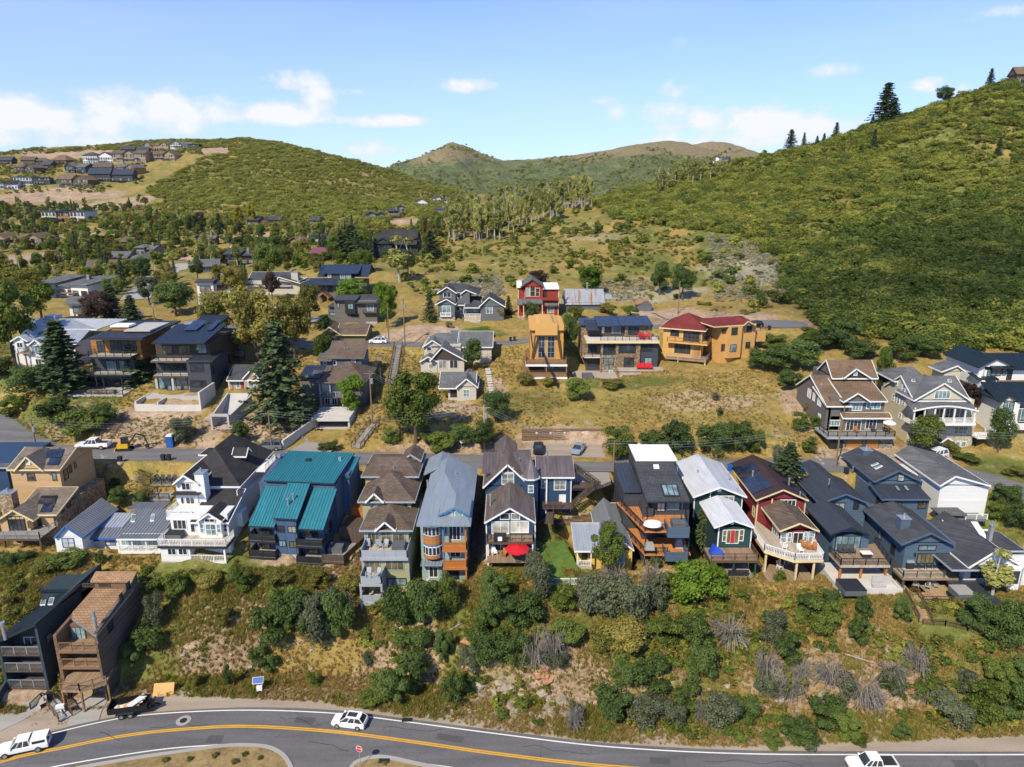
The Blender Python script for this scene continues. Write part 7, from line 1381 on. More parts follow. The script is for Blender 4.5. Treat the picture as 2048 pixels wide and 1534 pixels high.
def loft(b,st):
 rs=[[(x,y,z) for y,z in ring(hw,z0,z1)] for x,hw,z0,z1 in st];n=8;vs=[p for r in rs for p in r];m=len(rs)
 return b.add(vs,[(i*n+j,i*n+(j+1)%n,(i+1)*n+(j+1)%n,(i+1)*n+j) for i in range(m-1) for j in range(n)]+[tuple(range(n))[::-1],tuple(range((m-1)*n,m*n))])
def frustum(b,x0,x1,u0,u1,z0,z1,hw,hu):
 v=[(x0,-hw,z0),(x1,-hw,z0),(x1,hw,z0),(x0,hw,z0),(u0,-hu,z1),(u1,-hu,z1),(u1,hu,z1),(u0,hu,z1)]
 return b.add(v,[(0,3,2,1),(4,5,6,7),(0,1,5,4),(1,2,6,5),(2,3,7,6),(3,0,4,7)])
KIND={'suv':dict(body=[(-2.3,.80,.45,.85),(-2.2,.92,.3,1.02),(-1.2,.95,.26,1.04),(1.0,.95,.26,1.0),(1.9,.92,.28,.92),(2.25,.82,.36,.74),(2.35,.7,.42,.62)],cab=(-2.15,1.15,-1.6,.25,1.0,1.6,.88,.66),wx=(-1.4,1.42)),'sedan':dict(body=[(-2.3,.78,.42,.8),(-2.2,.88,.3,.9),(-1.2,.91,.24,.92),(1.0,.91,.24,.88),(1.9,.88,.26,.78),(2.3,.7,.36,.6)],cab=(-1.75,1.05,-1.0,.15,.88,1.38,.82,.62),wx=(-1.35,1.4)),'van':dict(body=[(-2.5,.85,.4,.95),(-2.4,.95,.3,1.08),(1.1,.97,.28,1.05),(2.0,.95,.3,.95),(2.45,.8,.4,.7)],cab=(-2.4,1.6,-2.1,.5,1.05,1.72,.92,.74),wx=(-1.5,1.5)),'pickup':dict(body=[(-2.9,.94,.55,1.12),(-2.85,.98,.5,1.15),(.0,.98,.5,1.15),(1.2,.98,.5,1.14),(2.4,.97,.48,1.1),(2.85,.9,.5,.98),(2.95,.8,.55,.8)],cab=(-.95,1.35,-.75,.6,1.13,1.85,.9,.72),wx=(-1.75,1.85))}
def car(kind,p,ang,mat,label,group=None,top=None,bed=False,cat='car'):
 K=KIND[kind];e=empty({'pickup':'pickup_truck','van':'minivan'}.get(kind,kind),p,label,cat,group,ang);Q=lambda b,n,m,par=None,s=False:_put(b,n,m,par or e,s)
 r=.40 if kind=='pickup' else.35
 body=Q(loft(B(),K['body']),'body',mat,None,False);x0,x1,u0,u1,z0,z1,hw,hu=K['cab']
 Q(frustum(B(),x0,x1,u0,u1,z0,z1,hw,hu),'windows','glass');Q(B().box(u0-.05,u1+.05,-hu-.03,hu+.03,z1-.02,z1+.06),'roof',mat)
 pb=B()
 for s in (-1,1):
  pb.bar((x0,s*hw,z0),(u0,s*hu,z1),.09).bar((x1,s*hw,z0),(u1,s*hu,z1),.07)
  for f in (.36,.68):pb.bar((x0+(x1-x0)*f,s*hw*1.0,z0),(u0+(u1-u0)*f,s*hu*1.01,z1),.08)
 Q(pb,'pillars',mat)
 for wx in K['wx']:
  for s in (-1,1):
   yw=s*(K['body'][2][1]-.08);w_=Q(B().tube((wx,yw-.12,r),(wx,yw+.13,r),r,n=16),'wheel','rubber');Q(B().tube((wx,yw+s*.125,r),(wx,yw+s*.15,r),r*.62,n=12),'rim','rim',w_)
 fx,bx=K['body'][-2][0],K['body'][0][0];fz=K['body'][-2][3]
 for s in (-1,1):Q(B().box(fx-.15,fx+.06,s*.52-.2,s*.52+.2,fz-.26,fz-.1),'headlight','lamp_clear');Q(B().box(bx-.03,bx+.1,s*.78-.1,s*.78+.1,.72,.95),'taillight','lamp_red');Q(B().box(x1-.25,x1-.05,s*(hw+.12)-.1,s*(hw+.12)+.1,z0+.05,z0+.22),'mirror',mat)
 Q(B().box(fx,fx+.12,-.7,.7,.38,.52),'bumper','car_trim')
 if kind=='pickup':
  if top:Q(frustum(B(),-2.85,-.95,-2.8,-1.0,1.14,1.86,.95,.82),'canopy',mat);Q(B().box(-2.6,-1.2,-.95,.95,1.3,1.62),'canopy_window','glass');Q(B().extr([(-2.91,-.7,1.25),(-2.91,.7,1.25),(-2.86,.62,1.7),(-2.86,-.62,1.7)],(.04,0,0)),'rear_window','glass')
  else:Q(B().box(-2.75,-1.0,-.82,.82,1.08,1.17),'bed_liner','car_trim');Q(B().box(-2.85,-1.0,-.97,-.84,1.12,1.28).box(-2.85,-1.0,.84,.97,1.12,1.28).box(-2.9,-2.78,-.97,.97,1.12,1.28),'bed_rail',mat)
 if kind=='suv':Q(B().box(u0+.5,u1-.1,-.4,.4,z1+.055,z1+.075),'sunroof','glass')
 return e
def _put(b,n,m,par,s=False):
 me=bpy.data.meshes.new(n);me.from_pydata(b.v,[],b.f);me.materials.append(MATS[m])
 o=bpy.data.objects.new(n,me);COL.objects.link(o);o.parent=par;return o
def heading(p,line,rev):
 i=min(range(len(line)-1),key=lambda k:(line[k]-p).length);d=line[i+1]-line[i];return math.atan2(d.y,d.x)+(math.pi if rev else 0)
def hwcar(kind,px,py,mat,label,rev,**k):p=atz(px,py,.06);e=car(kind,p,heading(p,HW_MID,rev),mat,label,**k);e.scale=(.9,.9,.9)
hwcar('suv',700,1449,'car_white','white SUV with dark roof glass driving on the highway',True)
hwcar('pickup',50,1500,'car_white','white pickup with camper top at the lower left corner',True,top=True,cat='pickup truck')
hwcar('pickup',1742,1537,'car_white','white pickup with open black bed at the bottom right',True,cat='pickup truck')
def stcar(kind,px,py,mat,label,ang,**k):
 p=ground(px,py);return car(kind,p+Vector((0,0,.06)),R(ang),mat,label,**k)
stcar('pickup',188,897,'car_white','white pickup with loaded bed parked by the dirt lot',184,cat='pickup truck');stcar('van',539,899,'car_gray','dark grey minivan parked below the stone bank',183,cat='minivan')
stcar('sedan',1077,903,'car_black','black sedan on the gravel parking pad',268);stcar('sedan',1156,904,'car_silver','silver blue coupe on the gravel parking pad',250)
stcar('suv',756,687,'car_white','white SUV parked on the upper street',182);stcar('sedan',555,624,'car_white','white car parked behind the cottonwood',185);stcar('sedan',630,645,'car_silver','silver car half hidden by the olive tree',190);stcar('suv',268,634,'car_white','white car between the spruces at left',180)
stcar('van',1868,918,'car_white','white van beside the hedge of the cream house',205,cat='van');stcar('suv',1508,655,'car_black','black SUV at the edge of the turning circle',200);stcar('sedan',622,620,'car_white','white car near the olive tree by the upper street',175)
# ---- dump trailer
e=empty('dump_trailer',atz(262,1424,.05),'black dump trailer loaded with boards on the gravel shoulder','trailer',None,R(12))
for nm,b,m_ in (('bed',B().box(-2.2,2.2,-1,1,.7,.8).box(-2.2,2.2,-1.02,-.95,.8,1.5).box(-2.2,2.2,.95,1.02,.8,1.5).box(-2.25,-2.18,-1,1,.8,1.5).box(2.18,2.25,-1,1,.8,1.5),'car_black'),('drawbar',B().bar((2.2,-.6,.6),(3.5,0,.55),.12).bar((2.2,.6,.6),(3.5,0,.55),.12),'car_black'),('jack_box',B().box(2.4,2.9,-.3,.3,.6,1.2),'car_black'),('fender',B().box(-1.1,.7,-1.3,-1.05,.72,.82),'car_trim')):_put(b,nm,m_,e)
for x in (-.7,.3):
 for s in (-1,1):w_=_put(B().tube((x,s*1.15-.1,.36),(x,s*1.15+.1,.36),.36,n=14),'wheel','rubber',e);_put(B().tube((x,s*1.26,.36),(x,s*1.27,.36),.2,n=10),'rim','rim',w_)
for i in range(5):
 o=_put(B().box(-1.2,1.2,-.35,.35,0,.05),'load_board','plywood' if i%2 else 'plastic_white',None);o.location=e.matrix_basis@Vector((-.4+.3*i,-.3+.12*i,1.0+.09*i));o.rotation_euler=(.1*i-.2,.06,.3*i);o.name='board';tag(o,('pale' if i%2==0 else 'yellow')+' board in the dump trailer, '+('bottom','second from bottom','middle','second from top','top')[i]+' of the pile','board')
p=ground(326,1392);o=_put(B().extr([(-1.25,0,.05),(1.25,0,.05),(1.25,.9,1.25),(-1.25,.9,1.25)],(0,.05,-.04)),'plywood_sheet','plywood',None);o.location=p;o.rotation_euler.z=.1;tag(o,'yellow plywood sheet leaning on the bank beside the dump trailer','board')
# ---- excavator, toilet, sign trailer
e=empty('mini_excavator',ground(252,900),'yellow mini excavator with dark boom on the dirt lot','excavator',None,R(10))
for nm,b,m_ in (('track',B().box(-1.1,1.1,-.85,-.5,0,.5),'rubber'),('track',B().box(-1.1,1.1,.5,.85,0,.5),'rubber'),('body',B().box(-1.2,.6,-.75,.75,.55,1.3),'machine_yellow'),('cab',frustum(B(),-.6,.6,-.5,.45,1.3,2.3,.45,.42),'glass'),('cab_roof',B().box(-.65,.6,-.5,.5,2.3,2.4),'car_trim'),('boom',B().bar((.6,0,1.1),(2.0,0,3.0),.25).bar((2.0,0,3.0),(3.3,0,2.6),.22),'car_trim'),('stick',B().bar((3.3,0,2.6),(3.8,0,.9),.2),'car_trim'),('bucket',B().box(3.4,3.95,-.3,.3,.3,.9),'car_trim'),('blade',B().box(-1.7,-1.55,-.85,.85,.05,.5),'machine_yellow')):_put(b,nm,m_,e)
e=empty('portable_toilet',ground(342,893),'blue portable toilet with white roof on the dirt lot','portable toilet',None,.1)
for nm,b,m_ in (('cabin',B().box(-.58,.58,-.58,.58,0,2.1),'toilet_blue'),('roof',B().extr([(-.62,-.62,2.1),(.62,-.62,2.1),(.45,-.62,2.35),(-.45,-.62,2.35)],(0,1.24,0)),'plastic_white'),('door',B().box(-.38,.38,-.62,-.58,.1,1.95),'toilet_blue'),('vent_pipe',B().tube((.4,.4,2.1),(.4,.4,2.6),.06),'plastic_white')):_put(b,nm,m_,e)
e=empty('solar_sign_trailer',ground(519,1384),'white roadside trailer with tilted blue solar panel','trailer',None,.15);e.scale=(.75,.75,.75)
for nm,b,m_ in (('cabinet',B().box(-.35,.55,-.4,.4,.4,1.3),'plastic_white'),('mast',B().bar((0,0,1.2),(0,0,2.1),.1),'metal_gray'),('panel_frame',B().extr([(-.95,-.45,2.0),(.85,-.45,2.0),(.85,.35,2.75),(-.95,.35,2.75)],(0,.04,-.05)),'plastic_white'),('solar_panel',B().extr([(-.87,-.42,2.06),(.77,-.42,2.06),(.77,.28,2.72),(-.87,.28,2.72)],(0,-.03,.04)),'toilet_blue'),('drawbar',B().bar((.5,0,.4),(1.6,0,.3),.08),'metal_gray')):_put(b,nm,m_,e)
for s in (-1,1):_put(B().tube((.1,s*.5-.06,.3),(.1,s*.5+.06,.3),.3,n=12),'wheel','rubber',e)
e=empty('stop_sign',atz(721,1534,.1),'red octagonal stop sign on a post at the side street','road sign',None,-.35)
_put(B().bar((0,0,-.2),(0,0,2.3),.06),'post','metal_gray',e)
oc=[(.42*math.cos(a),.42*math.sin(a)+2.45) for a in np.arange(8)*math.pi/4+math.pi/8];_put(B().extr([(x,-.04,z) for x,z in oc],(0,.03,0)),'border','sign_white',e);_put(B().extr([(x*.9,-.05,2.45+(z-2.45)*.9) for x,z in oc],(0,.03,0)),'face','sign_red',e)
cu=bpy.data.curves.new('lettering','FONT');cu.body='STOP';cu.size=.3;cu.align_x='CENTER';cu.align_y='CENTER';cu.materials.append(MATS['sign_white']);o=bpy.data.objects.new('lettering_curve',cu);me=bpy.data.meshes.new_from_object(o);me.materials.clear();me.materials.append(MATS['sign_white']);bpy.data.objects.remove(o);o=bpy.data.objects.new('lettering',me);COL.objects.link(o);o.parent=e;o.location=(0,-.058,2.45);o.rotation_euler=(R(90),0,0)
e=empty('mailbox',ground(124,1432),'white mailbox on a white post between the two driveways','mailbox',None,.3)
_put(B().bar((0,0,-.2),(0,0,1.2),.14),'post','plastic_white',e);_put(B().box(-.45,.45,-.2,.2,1.2,1.6),'box','plastic_white',e)
e=empty('manhole',atz(367,1441,.06),'round manhole cover with pale collar in the highway','manhole');_put(B().tube((0,0,0),(0,0,.012),.85,n=24),'collar','kerb_concrete',e);_put(B().tube((0,0,.01),(0,0,.02),.42,n=20),'cover','metal_black',e)
for px,py,l in ((814,1440,'on the far side of the highway'),(768,1522,'at the stop sign kerb')):o=_put(B().box(-.6,.6,-.3,.3,0,.08),'storm_drain','metal_black',None);o.location=atz(px,py,.07 if py<1500 else.13);tag(o,'dark storm drain grate '+l,'drain')
asphalt('patch_asphalt',(.085,.084,.088),.2,False);paint('tar',(.022,.022,.024),.5,.2)
for i,(x,y,w_,l_) in enumerate(((610,1440,2.4,1.0),(900,1476,3.2,1.0),(1320,1522,2.2,.9),(430,1478,1.8,1.2),(1930,1527,2.6,1.0))):p=atz(x,y,.06);o=B().box(-w_/2,w_/2,-l_/2,l_/2,-.02,.003).build('road_patch','patch_asphalt');o.location=p;o.rotation_euler.z=heading(p,HW_MID,False);o['kind']='structure'
for x,y,x2,y2 in ((300,1455,420,1447),(560,1432,640,1452),(760,1455,880,1462),(1050,1490,1180,1512),(1400,1520,1600,1528),(1750,1522,1790,1516),(620,1480,700,1500),(200,1465,240,1478)):
 a,c=atz(x,y,.055),atz(x2,y2,.055);strip('crack_seal',curve([a.lerp(c,k/5)+Vector((random.uniform(-.3,.3),random.uniform(-.3,.3),0)) for k in range(6)],4),-.03,.03,'tar',.008)
 # ---- poles and wires
TOPS={}
def pole(k,px,py,pt,label,mat='pole_wood',arm=True,can=False,r=.16):
 p=ground(px,py);t_=at(px,pt,p.y);e=empty('utility_pole',p,label,'utility pole');H_=t_.z-p.z;TOPS[k]=Vector((p.x,p.y,t_.z-.4))
 _put(B().tube((0,0,-1),(0,0,H_),r,r*.7,8),'shaft',mat,e)
 if arm:_put(B().bar((-1.1,0,H_-.5),(1.1,0,H_-.5),.12),'crossarm',mat,e)
 if can:_put(B().tube((.35,-.2,H_-2.4),(.35,-.2,H_-1.4),.28,n=10),'transformer','metal_gray',e)
for a in (('a',72,893,838,'dark utility pole by the street at far left','pole_wood',True,True),('b',544,902,822,'utility pole beside the grey minivan'),('c',745,850,742,'utility pole with transformer beside the public stairs','pole_wood',True,True),('d',810,690,596,'tall utility pole at the upper street','pole_wood',True,True),('e',969,905,810,'pale wooden utility pole behind the navy house','pole_pale',True,True),('f',1226,955,882,'thin grey pole beside the concrete street pad','pole_wood',True),('g',1671,936,838,'brown utility pole before the craftsman house'),('h',310,648,596,'utility pole with transformer among the left trees','pole_wood',False,True),('i',1356,628,562,'bare old pole behind the golden house','pole_wood',False),('j',778,688,605,'short dark pole left of the tall upper street pole','pole_wood',False),('k',762,770,735,'brown street lamp post on the grassy bank','pole_wood',False,False,.08)):pole(*a)
TOPS['x']=TOPS['a']+Vector((-45,6,1));TOPS['y']=TOPS['g']+Vector((50,-8,1))
def wire(k1,k2,label,sag=1.6):
 e=empty('power_line',TOPS[k1],label,'power line');a,c=TOPS[k1],TOPS[k2];d=(c-a);sd=Vector((-d.y,d.x,0)).normalized()
 for o_ in (-.9,0,.9):
  b=B();P=[d*(i/16)+sd*o_*0+Vector((0,0,o_*.5-sag*4*(i/16)*(1-i/16))) for i in range(17)]
  for q,r in zip(P[:-1],P[1:]):b.bar(q,r,.02)
  _put(b,'wire','metal_gray',e)
wire('x','a','wires leaving the far left pole to the left');wire('a','b','wires from the far left pole to the minivan pole');wire('b','e','wires from the minivan pole to the pale wooden pole');wire('c','d','wires climbing from the stairs pole to the upper street');wire('e','f','wires from the pale wooden pole to the street pad pole');wire('f','g','wires from the street pad pole to the craftsman pole');wire('g','y','wires leaving the craftsman pole to the right');wire('c','e','wires from the stairs pole to the pale wooden pole')
for px,py,l in ((880,900,'left one below the grey cottage'),(923,902,'right one below the grey cottage'),(1277,908,'behind the black house'),(1415,908,'behind the dark green house'),(1170,968,'on the concrete street pad')):
 p=ground(px,py);e=empty('street_sign',p,'small white sign on a thin post, '+l,'sign');_put(B().bar((0,0,-.3),(0,0,1.9),.05),'post','metal_gray',e);_put(B().box(-.22,.22,-.05,-.02,1.5,2.05),'plate','sign_white',e)
for px,py,l,m_ in ((327,921,'left black bin on the street landing','spa_black'),(338,921,'right black bin on the street landing','spa_black'),(1021,683,'left black bin at the upper street kerb','spa_black'),(1029,682,'right black bin at the upper street kerb','spa_black'),(1604,948,'blue bin behind the slate porch house','toilet_blue'),(1692,948,'black bin behind the big slate house','spa_black'),(1538,660,'dark bin beside the golden house','spa_black'),(1459,942,'blue bin behind the maroon house','toilet_blue'),(241,926,'black bin in the weeds by the timber steps','spa_black')):
 p=ground(px,py);e=empty('trash_bin',p,l,'bin');_put(frustum(B(),-.26,.26,-.32,.32,.12,1.0,.26,.32),'bin',m_,e);_put(B().box(-.36,.36,-.36,.36,1.0,1.1),'lid',m_,e);_put(B().tube((-.3,.3,.12),(.3,.3,.12),.12),'wheel','rubber',e)
 # ---- outdoor stairs, walls, fences
def steps(px0,py0,px1,py1,n,w_,label,rail=True,mat='deck_gray'):
 a,c=ground(px0,py0),ground(px1,py1);h=House('outdoor_stairs',label,px0,py0,z=a.z,cat='stairs');d=c-a;d.z=max(d.z,0);f=Vector((d.x,d.y,0)).normalized();sd=Vector((-f.y,f.x,0))*w_/2
 for i in range(n):q=d*((i+.5)/n)+Vector((0,0,.22));q.z=max(q.z,gh(a.x+q.x,a.y+q.y)-a.z+.12);h.put(B().bar(q-sd,q+sd,d.length/n*.86,.14),'step',mat)
 if rail:
  for s in (-1,1):h.rail([sd*s*1.1+Vector((0,0,.2)),d+sd*s*1.1+Vector((0,0,.2))],1.0,'trim_brown','mesh')
steps(712,898,750,850,20,1.7,'lower flight of the public timber stairs rising from the street');steps(783,775,797,692,24,1.7,'upper flight of the public stairs reaching the upper street');steps(185,1005,215,938,22,1.5,'railroad tie steps beside the tan solar house',False,'timber');steps(985,795,975,738,12,1.1,'stone steps right of the small grey cottage',False,'concrete_light');steps(222,880,250,830,14,1.2,'wooden steps climbing the weedy bank at left',False,'timber');steps(1850,1246,1822,1192,14,1.5,'wooden steps from the lower deck of the big slate house',True,'deck_tan');steps(132,1440,104,1405,8,1.3,'entry steps with black railing between the two tall houses',True,'concrete')
h=House('retaining_wall','dark timber retaining wall behind the parked cars',1125,880,cat='wall')
for r_ in range(6):
 for i in range(5):h.put(B().box(-7.6+3.0*i+.05*(r_%2),-4.68+3.0*i,.18*r_+random.uniform(-.05,.05),.3+.18*r_,.32*r_,.32*r_+.28),'timber','timber')
for i,x in enumerate((-4.8,-2.2,.4,3.8)):h.put(B().box(x-.16,x+.16,.4,.5,1.0,1.4),'sign_plate','sign_white');h.put(B().box(x-.1,x+.1,.38,.4,1.12,1.28),'sign_symbol','sign_red')
def fence(pix,hh,mat,label,style='bal',step=.16):
 P=[ground(x,y) for x,y in pix];e=House('fence',label,*pix[0],z=P[0].z,cat='fence');e.b=P[0];e.o.location=P[0];e.rail([p-P[0] for p in P],hh,mat,style,step);EXCL.append((P[0].x,P[-1].x,P[0].y-.4,P[0].y+.4))
fence(((1104,1170),(1140,1170),(1176,1170)),1.0,'plastic_white','white picket fence below the lawn of the yellow cottage');fence(((1182,1160),(1240,1158)),.8,'trim_brown','low brown fence right of the white picket fence');fence(((1300,1165),(1320,1178),(1352,1178)),.9,'rail_orange','orange plank fence below the black decked house','planks');fence(((1845,1250),(1890,1252),(1935,1262),(1985,1285),(2050,1312)),.9,'trim_brown','brown rail fence descending right of the wooden steps','mesh');fence(((62,1420),(84,1400),(112,1400),(135,1412)),1.0,'metal_black','black railing round the entry steps of the tall houses')
# ---- deck furniture, dropped on whatever the pixel shows
bpy.context.view_layer.update();DG=bpy.context.evaluated_depsgraph_get()
def drop(px,py):
 d=Vector(ray(px,py)).normalized();ok,loc,n,i,o,m_=SC.ray_cast(DG,Vector((0,0,CAM_H)),d)
 return loc if ok else ground(px,py)
def chair(px,py,mat,label,ang=0,group=None,s=1.0):
 e=empty('chair',drop(px,py),label,'chair',group,R(ang));e.scale=(s,s,s)
 _put(B().box(-.33,.33,-.3,.3,.34,.42),'seat',mat,e);_put(B().extr([(-.33,.26,.36),(.33,.26,.36),(.30,.52,1.05),(-.30,.52,1.05)],(0,.06,.02)),'backrest',mat,e)
 for x in (-.33,.33):
  _put(B().box(x-.05,x+.05,-.32,.3,.58,.62),'armrest',mat,e)
  for y in (-.27,.27):_put(B().box(x-.035,x+.035,y-.035,y+.035,0,.6),'leg',mat,e)
def tub(px,py,mat,label,w_=2.1,ang=0):
 e=empty('hot_tub',drop(px,py),label,'hot tub',None,R(ang));_put(B().box(-w_/2,w_/2,-w_/2,w_/2,0,.8),'tub','spa_gray',e)
 for x in (-1,1):_put(B().box(x*w_/4-w_/4+.01,x*w_/4+w_/4-.01,-w_/2-.04,w_/2+.04,.8,.92),'cover',mat,e)
crop(0,850);tub(1390,875,'spa_black','black hot tub on the deck of the tall white house',2.2)
for i,px in enumerate((1225,1275,1325,1370)):chair(px,445,'chair_dark','dark chair on the terrace behind the tall white house, '+('leftmost','second','third','rightmost')[i])
crop(460,850);tub(840,985,'spa_gray','grey hot tub on the corner deck of the teal duplex');tub(1330,975,'spa_gray','grey hot tub on the olive house terrace',1.8)
for px,py,l,m_ in ((1085,960,'left blue-grey chair on the olive house terrace','trim_gray'),(1175,965,'middle blue-grey chair on the olive house terrace','trim_gray'),(1225,965,'right blue-grey chair on the olive house terrace','trim_gray'),(1090,1190,'left chair on the lower deck of the olive house','trim_gray'),(1160,1190,'right chair on the lower deck of the olive house','trim_gray'),(1550,1235,'left white plastic chair below the curved bay','plastic_white'),(1580,1245,'middle white plastic chair below the curved bay','plastic_white'),(1610,1250,'right white plastic chair below the curved bay','plastic_white')):chair(px,py,m_,l,random.uniform(-30,30))
crop(920,850)
def umbrella(px,py,r,mat,label,h_=2.3):
 e=empty('umbrella',drop(px,py),label,'umbrella');_put(B().tube((0,0,0),(0,0,h_+.5),.035),'pole','trim_brown',e);c=[(r*math.cos(a),r*math.sin(a),h_-.05) for a in np.arange(8)*math.pi/4];b=B()
 for i in range(8):b.add([c[i],c[(i+1)%8],(0,0,h_+.5)],[(0,1,2)]);b.add([c[i],c[(i+1)%8],(c[(i+1)%8][0],c[(i+1)%8][1],h_-.22),(c[i][0],c[i][1],h_-.22)],[(0,1,2,3)])
 _put(b,'canopy',mat,e);_put(B().box(-.3,.3,-.3,.3,0,.1),'base','spa_gray',e)
umbrella(452,1065,1.75,'red_fabric','red umbrella open on the patio of the navy turret house',1.9)
e=empty('grill',drop(315,905),'black covered grill on the navy house deck','grill');_put(B().box(-.9,.9,-.35,.35,0,1.0),'cover','spa_black',e);_put(B().box(-.3,.3,-.5,-.36,.1,.7),'shelf','plastic_white',e)
for px,py,mat,l,a in ((270,1020,'plastic_white','white chair on the navy house patio',20),(345,1035,'chair_wood','wooden chair on the navy house patio',-20)):chair(px,py,mat,l,a)
e=empty('spa_cover',drop(1515,785),'white oval spa cover on the upper orange deck','spa cover');_put(B().tube((0,0,0),(0,0,.35),1.0,.9,18),'cover','plastic_white',e);e.scale.x=1.3
tub(1715,800,'spa_gray','grey hot tub in the spa box of the upper orange deck',1.9);e=empty('covered_table',drop(1490,975),'table under a pale draped cover on the lower orange deck','table');_put(frustum(B(),-.7,.7,-.5,.5,0,.95,.5,.4),'cover','cushion',e);e=empty('covered_chair',drop(1720,960),'chair under a blue-grey cover in the lower spa box','chair');_put(frustum(B(),-.6,.6,-.3,.3,0,1.3,.5,.3),'cover','trim_gray',e)
crop(1220,850);e=empty('folded_tarp',drop(830,1010),'bright blue tarp heaped on the dark green house deck','tarp');_put(B().add([(-1,-.5,0),(1.3,-.6,0),(1.2,.6,0),(-.9,.7,0),(-.5,-.1,1.7),(.1,.1,1.1),(.8,0,.6)],[(0,1,6),(0,6,5),(0,5,4),(1,2,6),(2,3,5),(2,5,6),(3,4,5),(3,0,4)]),'cloth','cloth_blue',e)
for px,py,m_,l,a in ((1375,975,'plastic_white','white chair at the left end of the maroon house deck',60),(1515,970,'chair_wood','orange wooden chair on the maroon house deck, left',0),(1560,980,'chair_wood','orange wooden chair on the maroon house deck, middle',-15),(1600,985,'chair_wood','orange wooden chair on the maroon house deck, right',-40),(1495,1000,'plastic_white','low white side table chair on the maroon house deck',10),(1335,1130,'plastic_white','white plastic chair under the maroon house deck',20)):chair(px,py,m_,l,a)
crop(1528,850);tub(680,1300,'spa_black','large black-covered hot tub in the walled slate house terrace',2.9)
for i,px in enumerate((600,640,690)):chair(px,1010,'chair_dark','dark lounger on the slate porch house deck, '+('left','middle','right')[i],0,None,1.1)
e=empty('fire_table',drop(800,1035),'fire table with white top on the slate porch house deck','table');_put(B().box(-.6,.6,-.4,.4,0,.6),'base','spa_black',e);_put(B().box(-.75,.75,-.5,.5,.6,.68),'top','plastic_white',e)
for i,px in enumerate((1185,1235,1290,1345)):chair(px,1125,'spa_black','black lounge chair on the big slate house balcony, '+('leftmost','second','third','rightmost')[i])
tub(1550,1340,'cushion','grey-covered hot tub on the lower deck of the big slate house',2.3);e=empty('grill',drop(1140,1125),'silver grill at the left end of the big slate house balcony','grill');_put(B().box(-.5,.5,-.3,.3,0,.9),'cart','spa_black',e);_put(B().tube((-.5,0,1),(.5,0,1),.3),'hood','metal_gray',e)
for px,py,l in ((1190,1275,'left grey cushioned chair on the lower deck'),(1345,1280,'right grey cushioned chair on the lower deck'),(1285,1285,'grey cushioned footstool chair on the lower deck')):chair(px,py,'cushion',l,random.uniform(-40,40))
crop(820,540)
for i,px in enumerate((1815,1838,1868)):chair(px,545,'red_fabric','red chair on the upper terrace of the modern stone house, '+('left','middle','right')[i],random.uniform(-30,30),None,1.25)
for i,px in enumerate((1800,1830,1860,1890)):chair(px,782,'red_fabric','red chair on the ground terrace of the modern stone house, '+('leftmost','second','third','rightmost')[i],0,None,1.25)
tub(1395,848,'spa_gray','grey hot tub on the patio of the modern stone house',2.3);e=empty('grill',drop(1607,868),'black round grill below the modern stone house','grill');_put(B().tube((0,0,0),(0,0,.7),.5,.5,10).tube((0,0,.7),(0,0,1.1),.5,.15,10),'grill','spa_black',e)
crop(1528,540)
for px,py,l in ((725,1280,'wooden chair on the craftsman terrace'),(860,1275,'dark chair on the craftsman terrace')):chair(px,py,'chair_wood' if 'wood' in l else 'chair_dark',l)
umbrella(975,1290,1.1,'plastic_white','white umbrella at the right end of the craftsman terrace',2.2)
# ---- worker on the unfinished house
crop(0,560)
m,t,b=base_mat('worker',.8,.2);sz=N(t,'ShaderNodeSeparateXYZ');L(t,objco(t),sz.inputs[0]);r_=ramp(t,mathn(t,'DIVIDE',sz.outputs[2],1.85),[(0,(.03,.03,.035)),(.06,(.05,.08,.16)),(.50,(.35,.75,.04)),(.80,(.45,.26,.18)),(.93,(.8,.8,.78))]);t.nodes[-1].color_ramp.interpolation='CONSTANT'
for n_ in t.nodes:
 if n_.type=='VALTORGB':n_.color_ramp.interpolation='CONSTANT'
L(t,r_,b.inputs['Base Color'])
me=bpy.data.meshes.new('person');V_=[((0,0,.95),.15),((0,0,1.2),.16),((0,0,1.42),.15),((0,0,1.53),.06),((0,-.02,1.68),.105),((0,-.02,1.77),.09),((.1,0,.85),.1),((.12,-.02,.48),.07),((.13,0,.08),.05),((.13,-.16,.04),.04),((-.1,0,.85),.1),((-.12,.05,.48),.07),((-.13,.1,.08),.05),((-.13,-.06,.04),.04),((.2,0,1.4),.07),((.27,-.05,1.12),.05),((.22,-.25,.98),.04),((-.2,0,1.4),.07),((-.28,0,1.12),.05),((-.27,-.12,.88),.04)]
me.from_pydata([v for v,_ in V_],[(0,1),(1,2),(2,3),(3,4),(4,5),(0,6),(6,7),(7,8),(8,9),(0,10),(10,11),(11,12),(12,13),(2,14),(14,15),(15,16),(2,17),(17,18),(18,19)],[]);me.materials.append(m)
o=bpy.data.objects.new('person',me);COL.objects.link(o);sk=o.modifiers.new('skin','SKIN');
for i,(_,r) in enumerate(V_):me.skin_vertices[0].data[i].radius=(r,r*.8)
me.skin_vertices[0].data[0].use_root=True;o.modifiers.new('smooth','SUBSURF').render_levels=1;o.location=drop(1560,583);o.rotation_euler.z=.4;tag(o,'person in lime safety vest and white helmet on the unfinished black house','person')
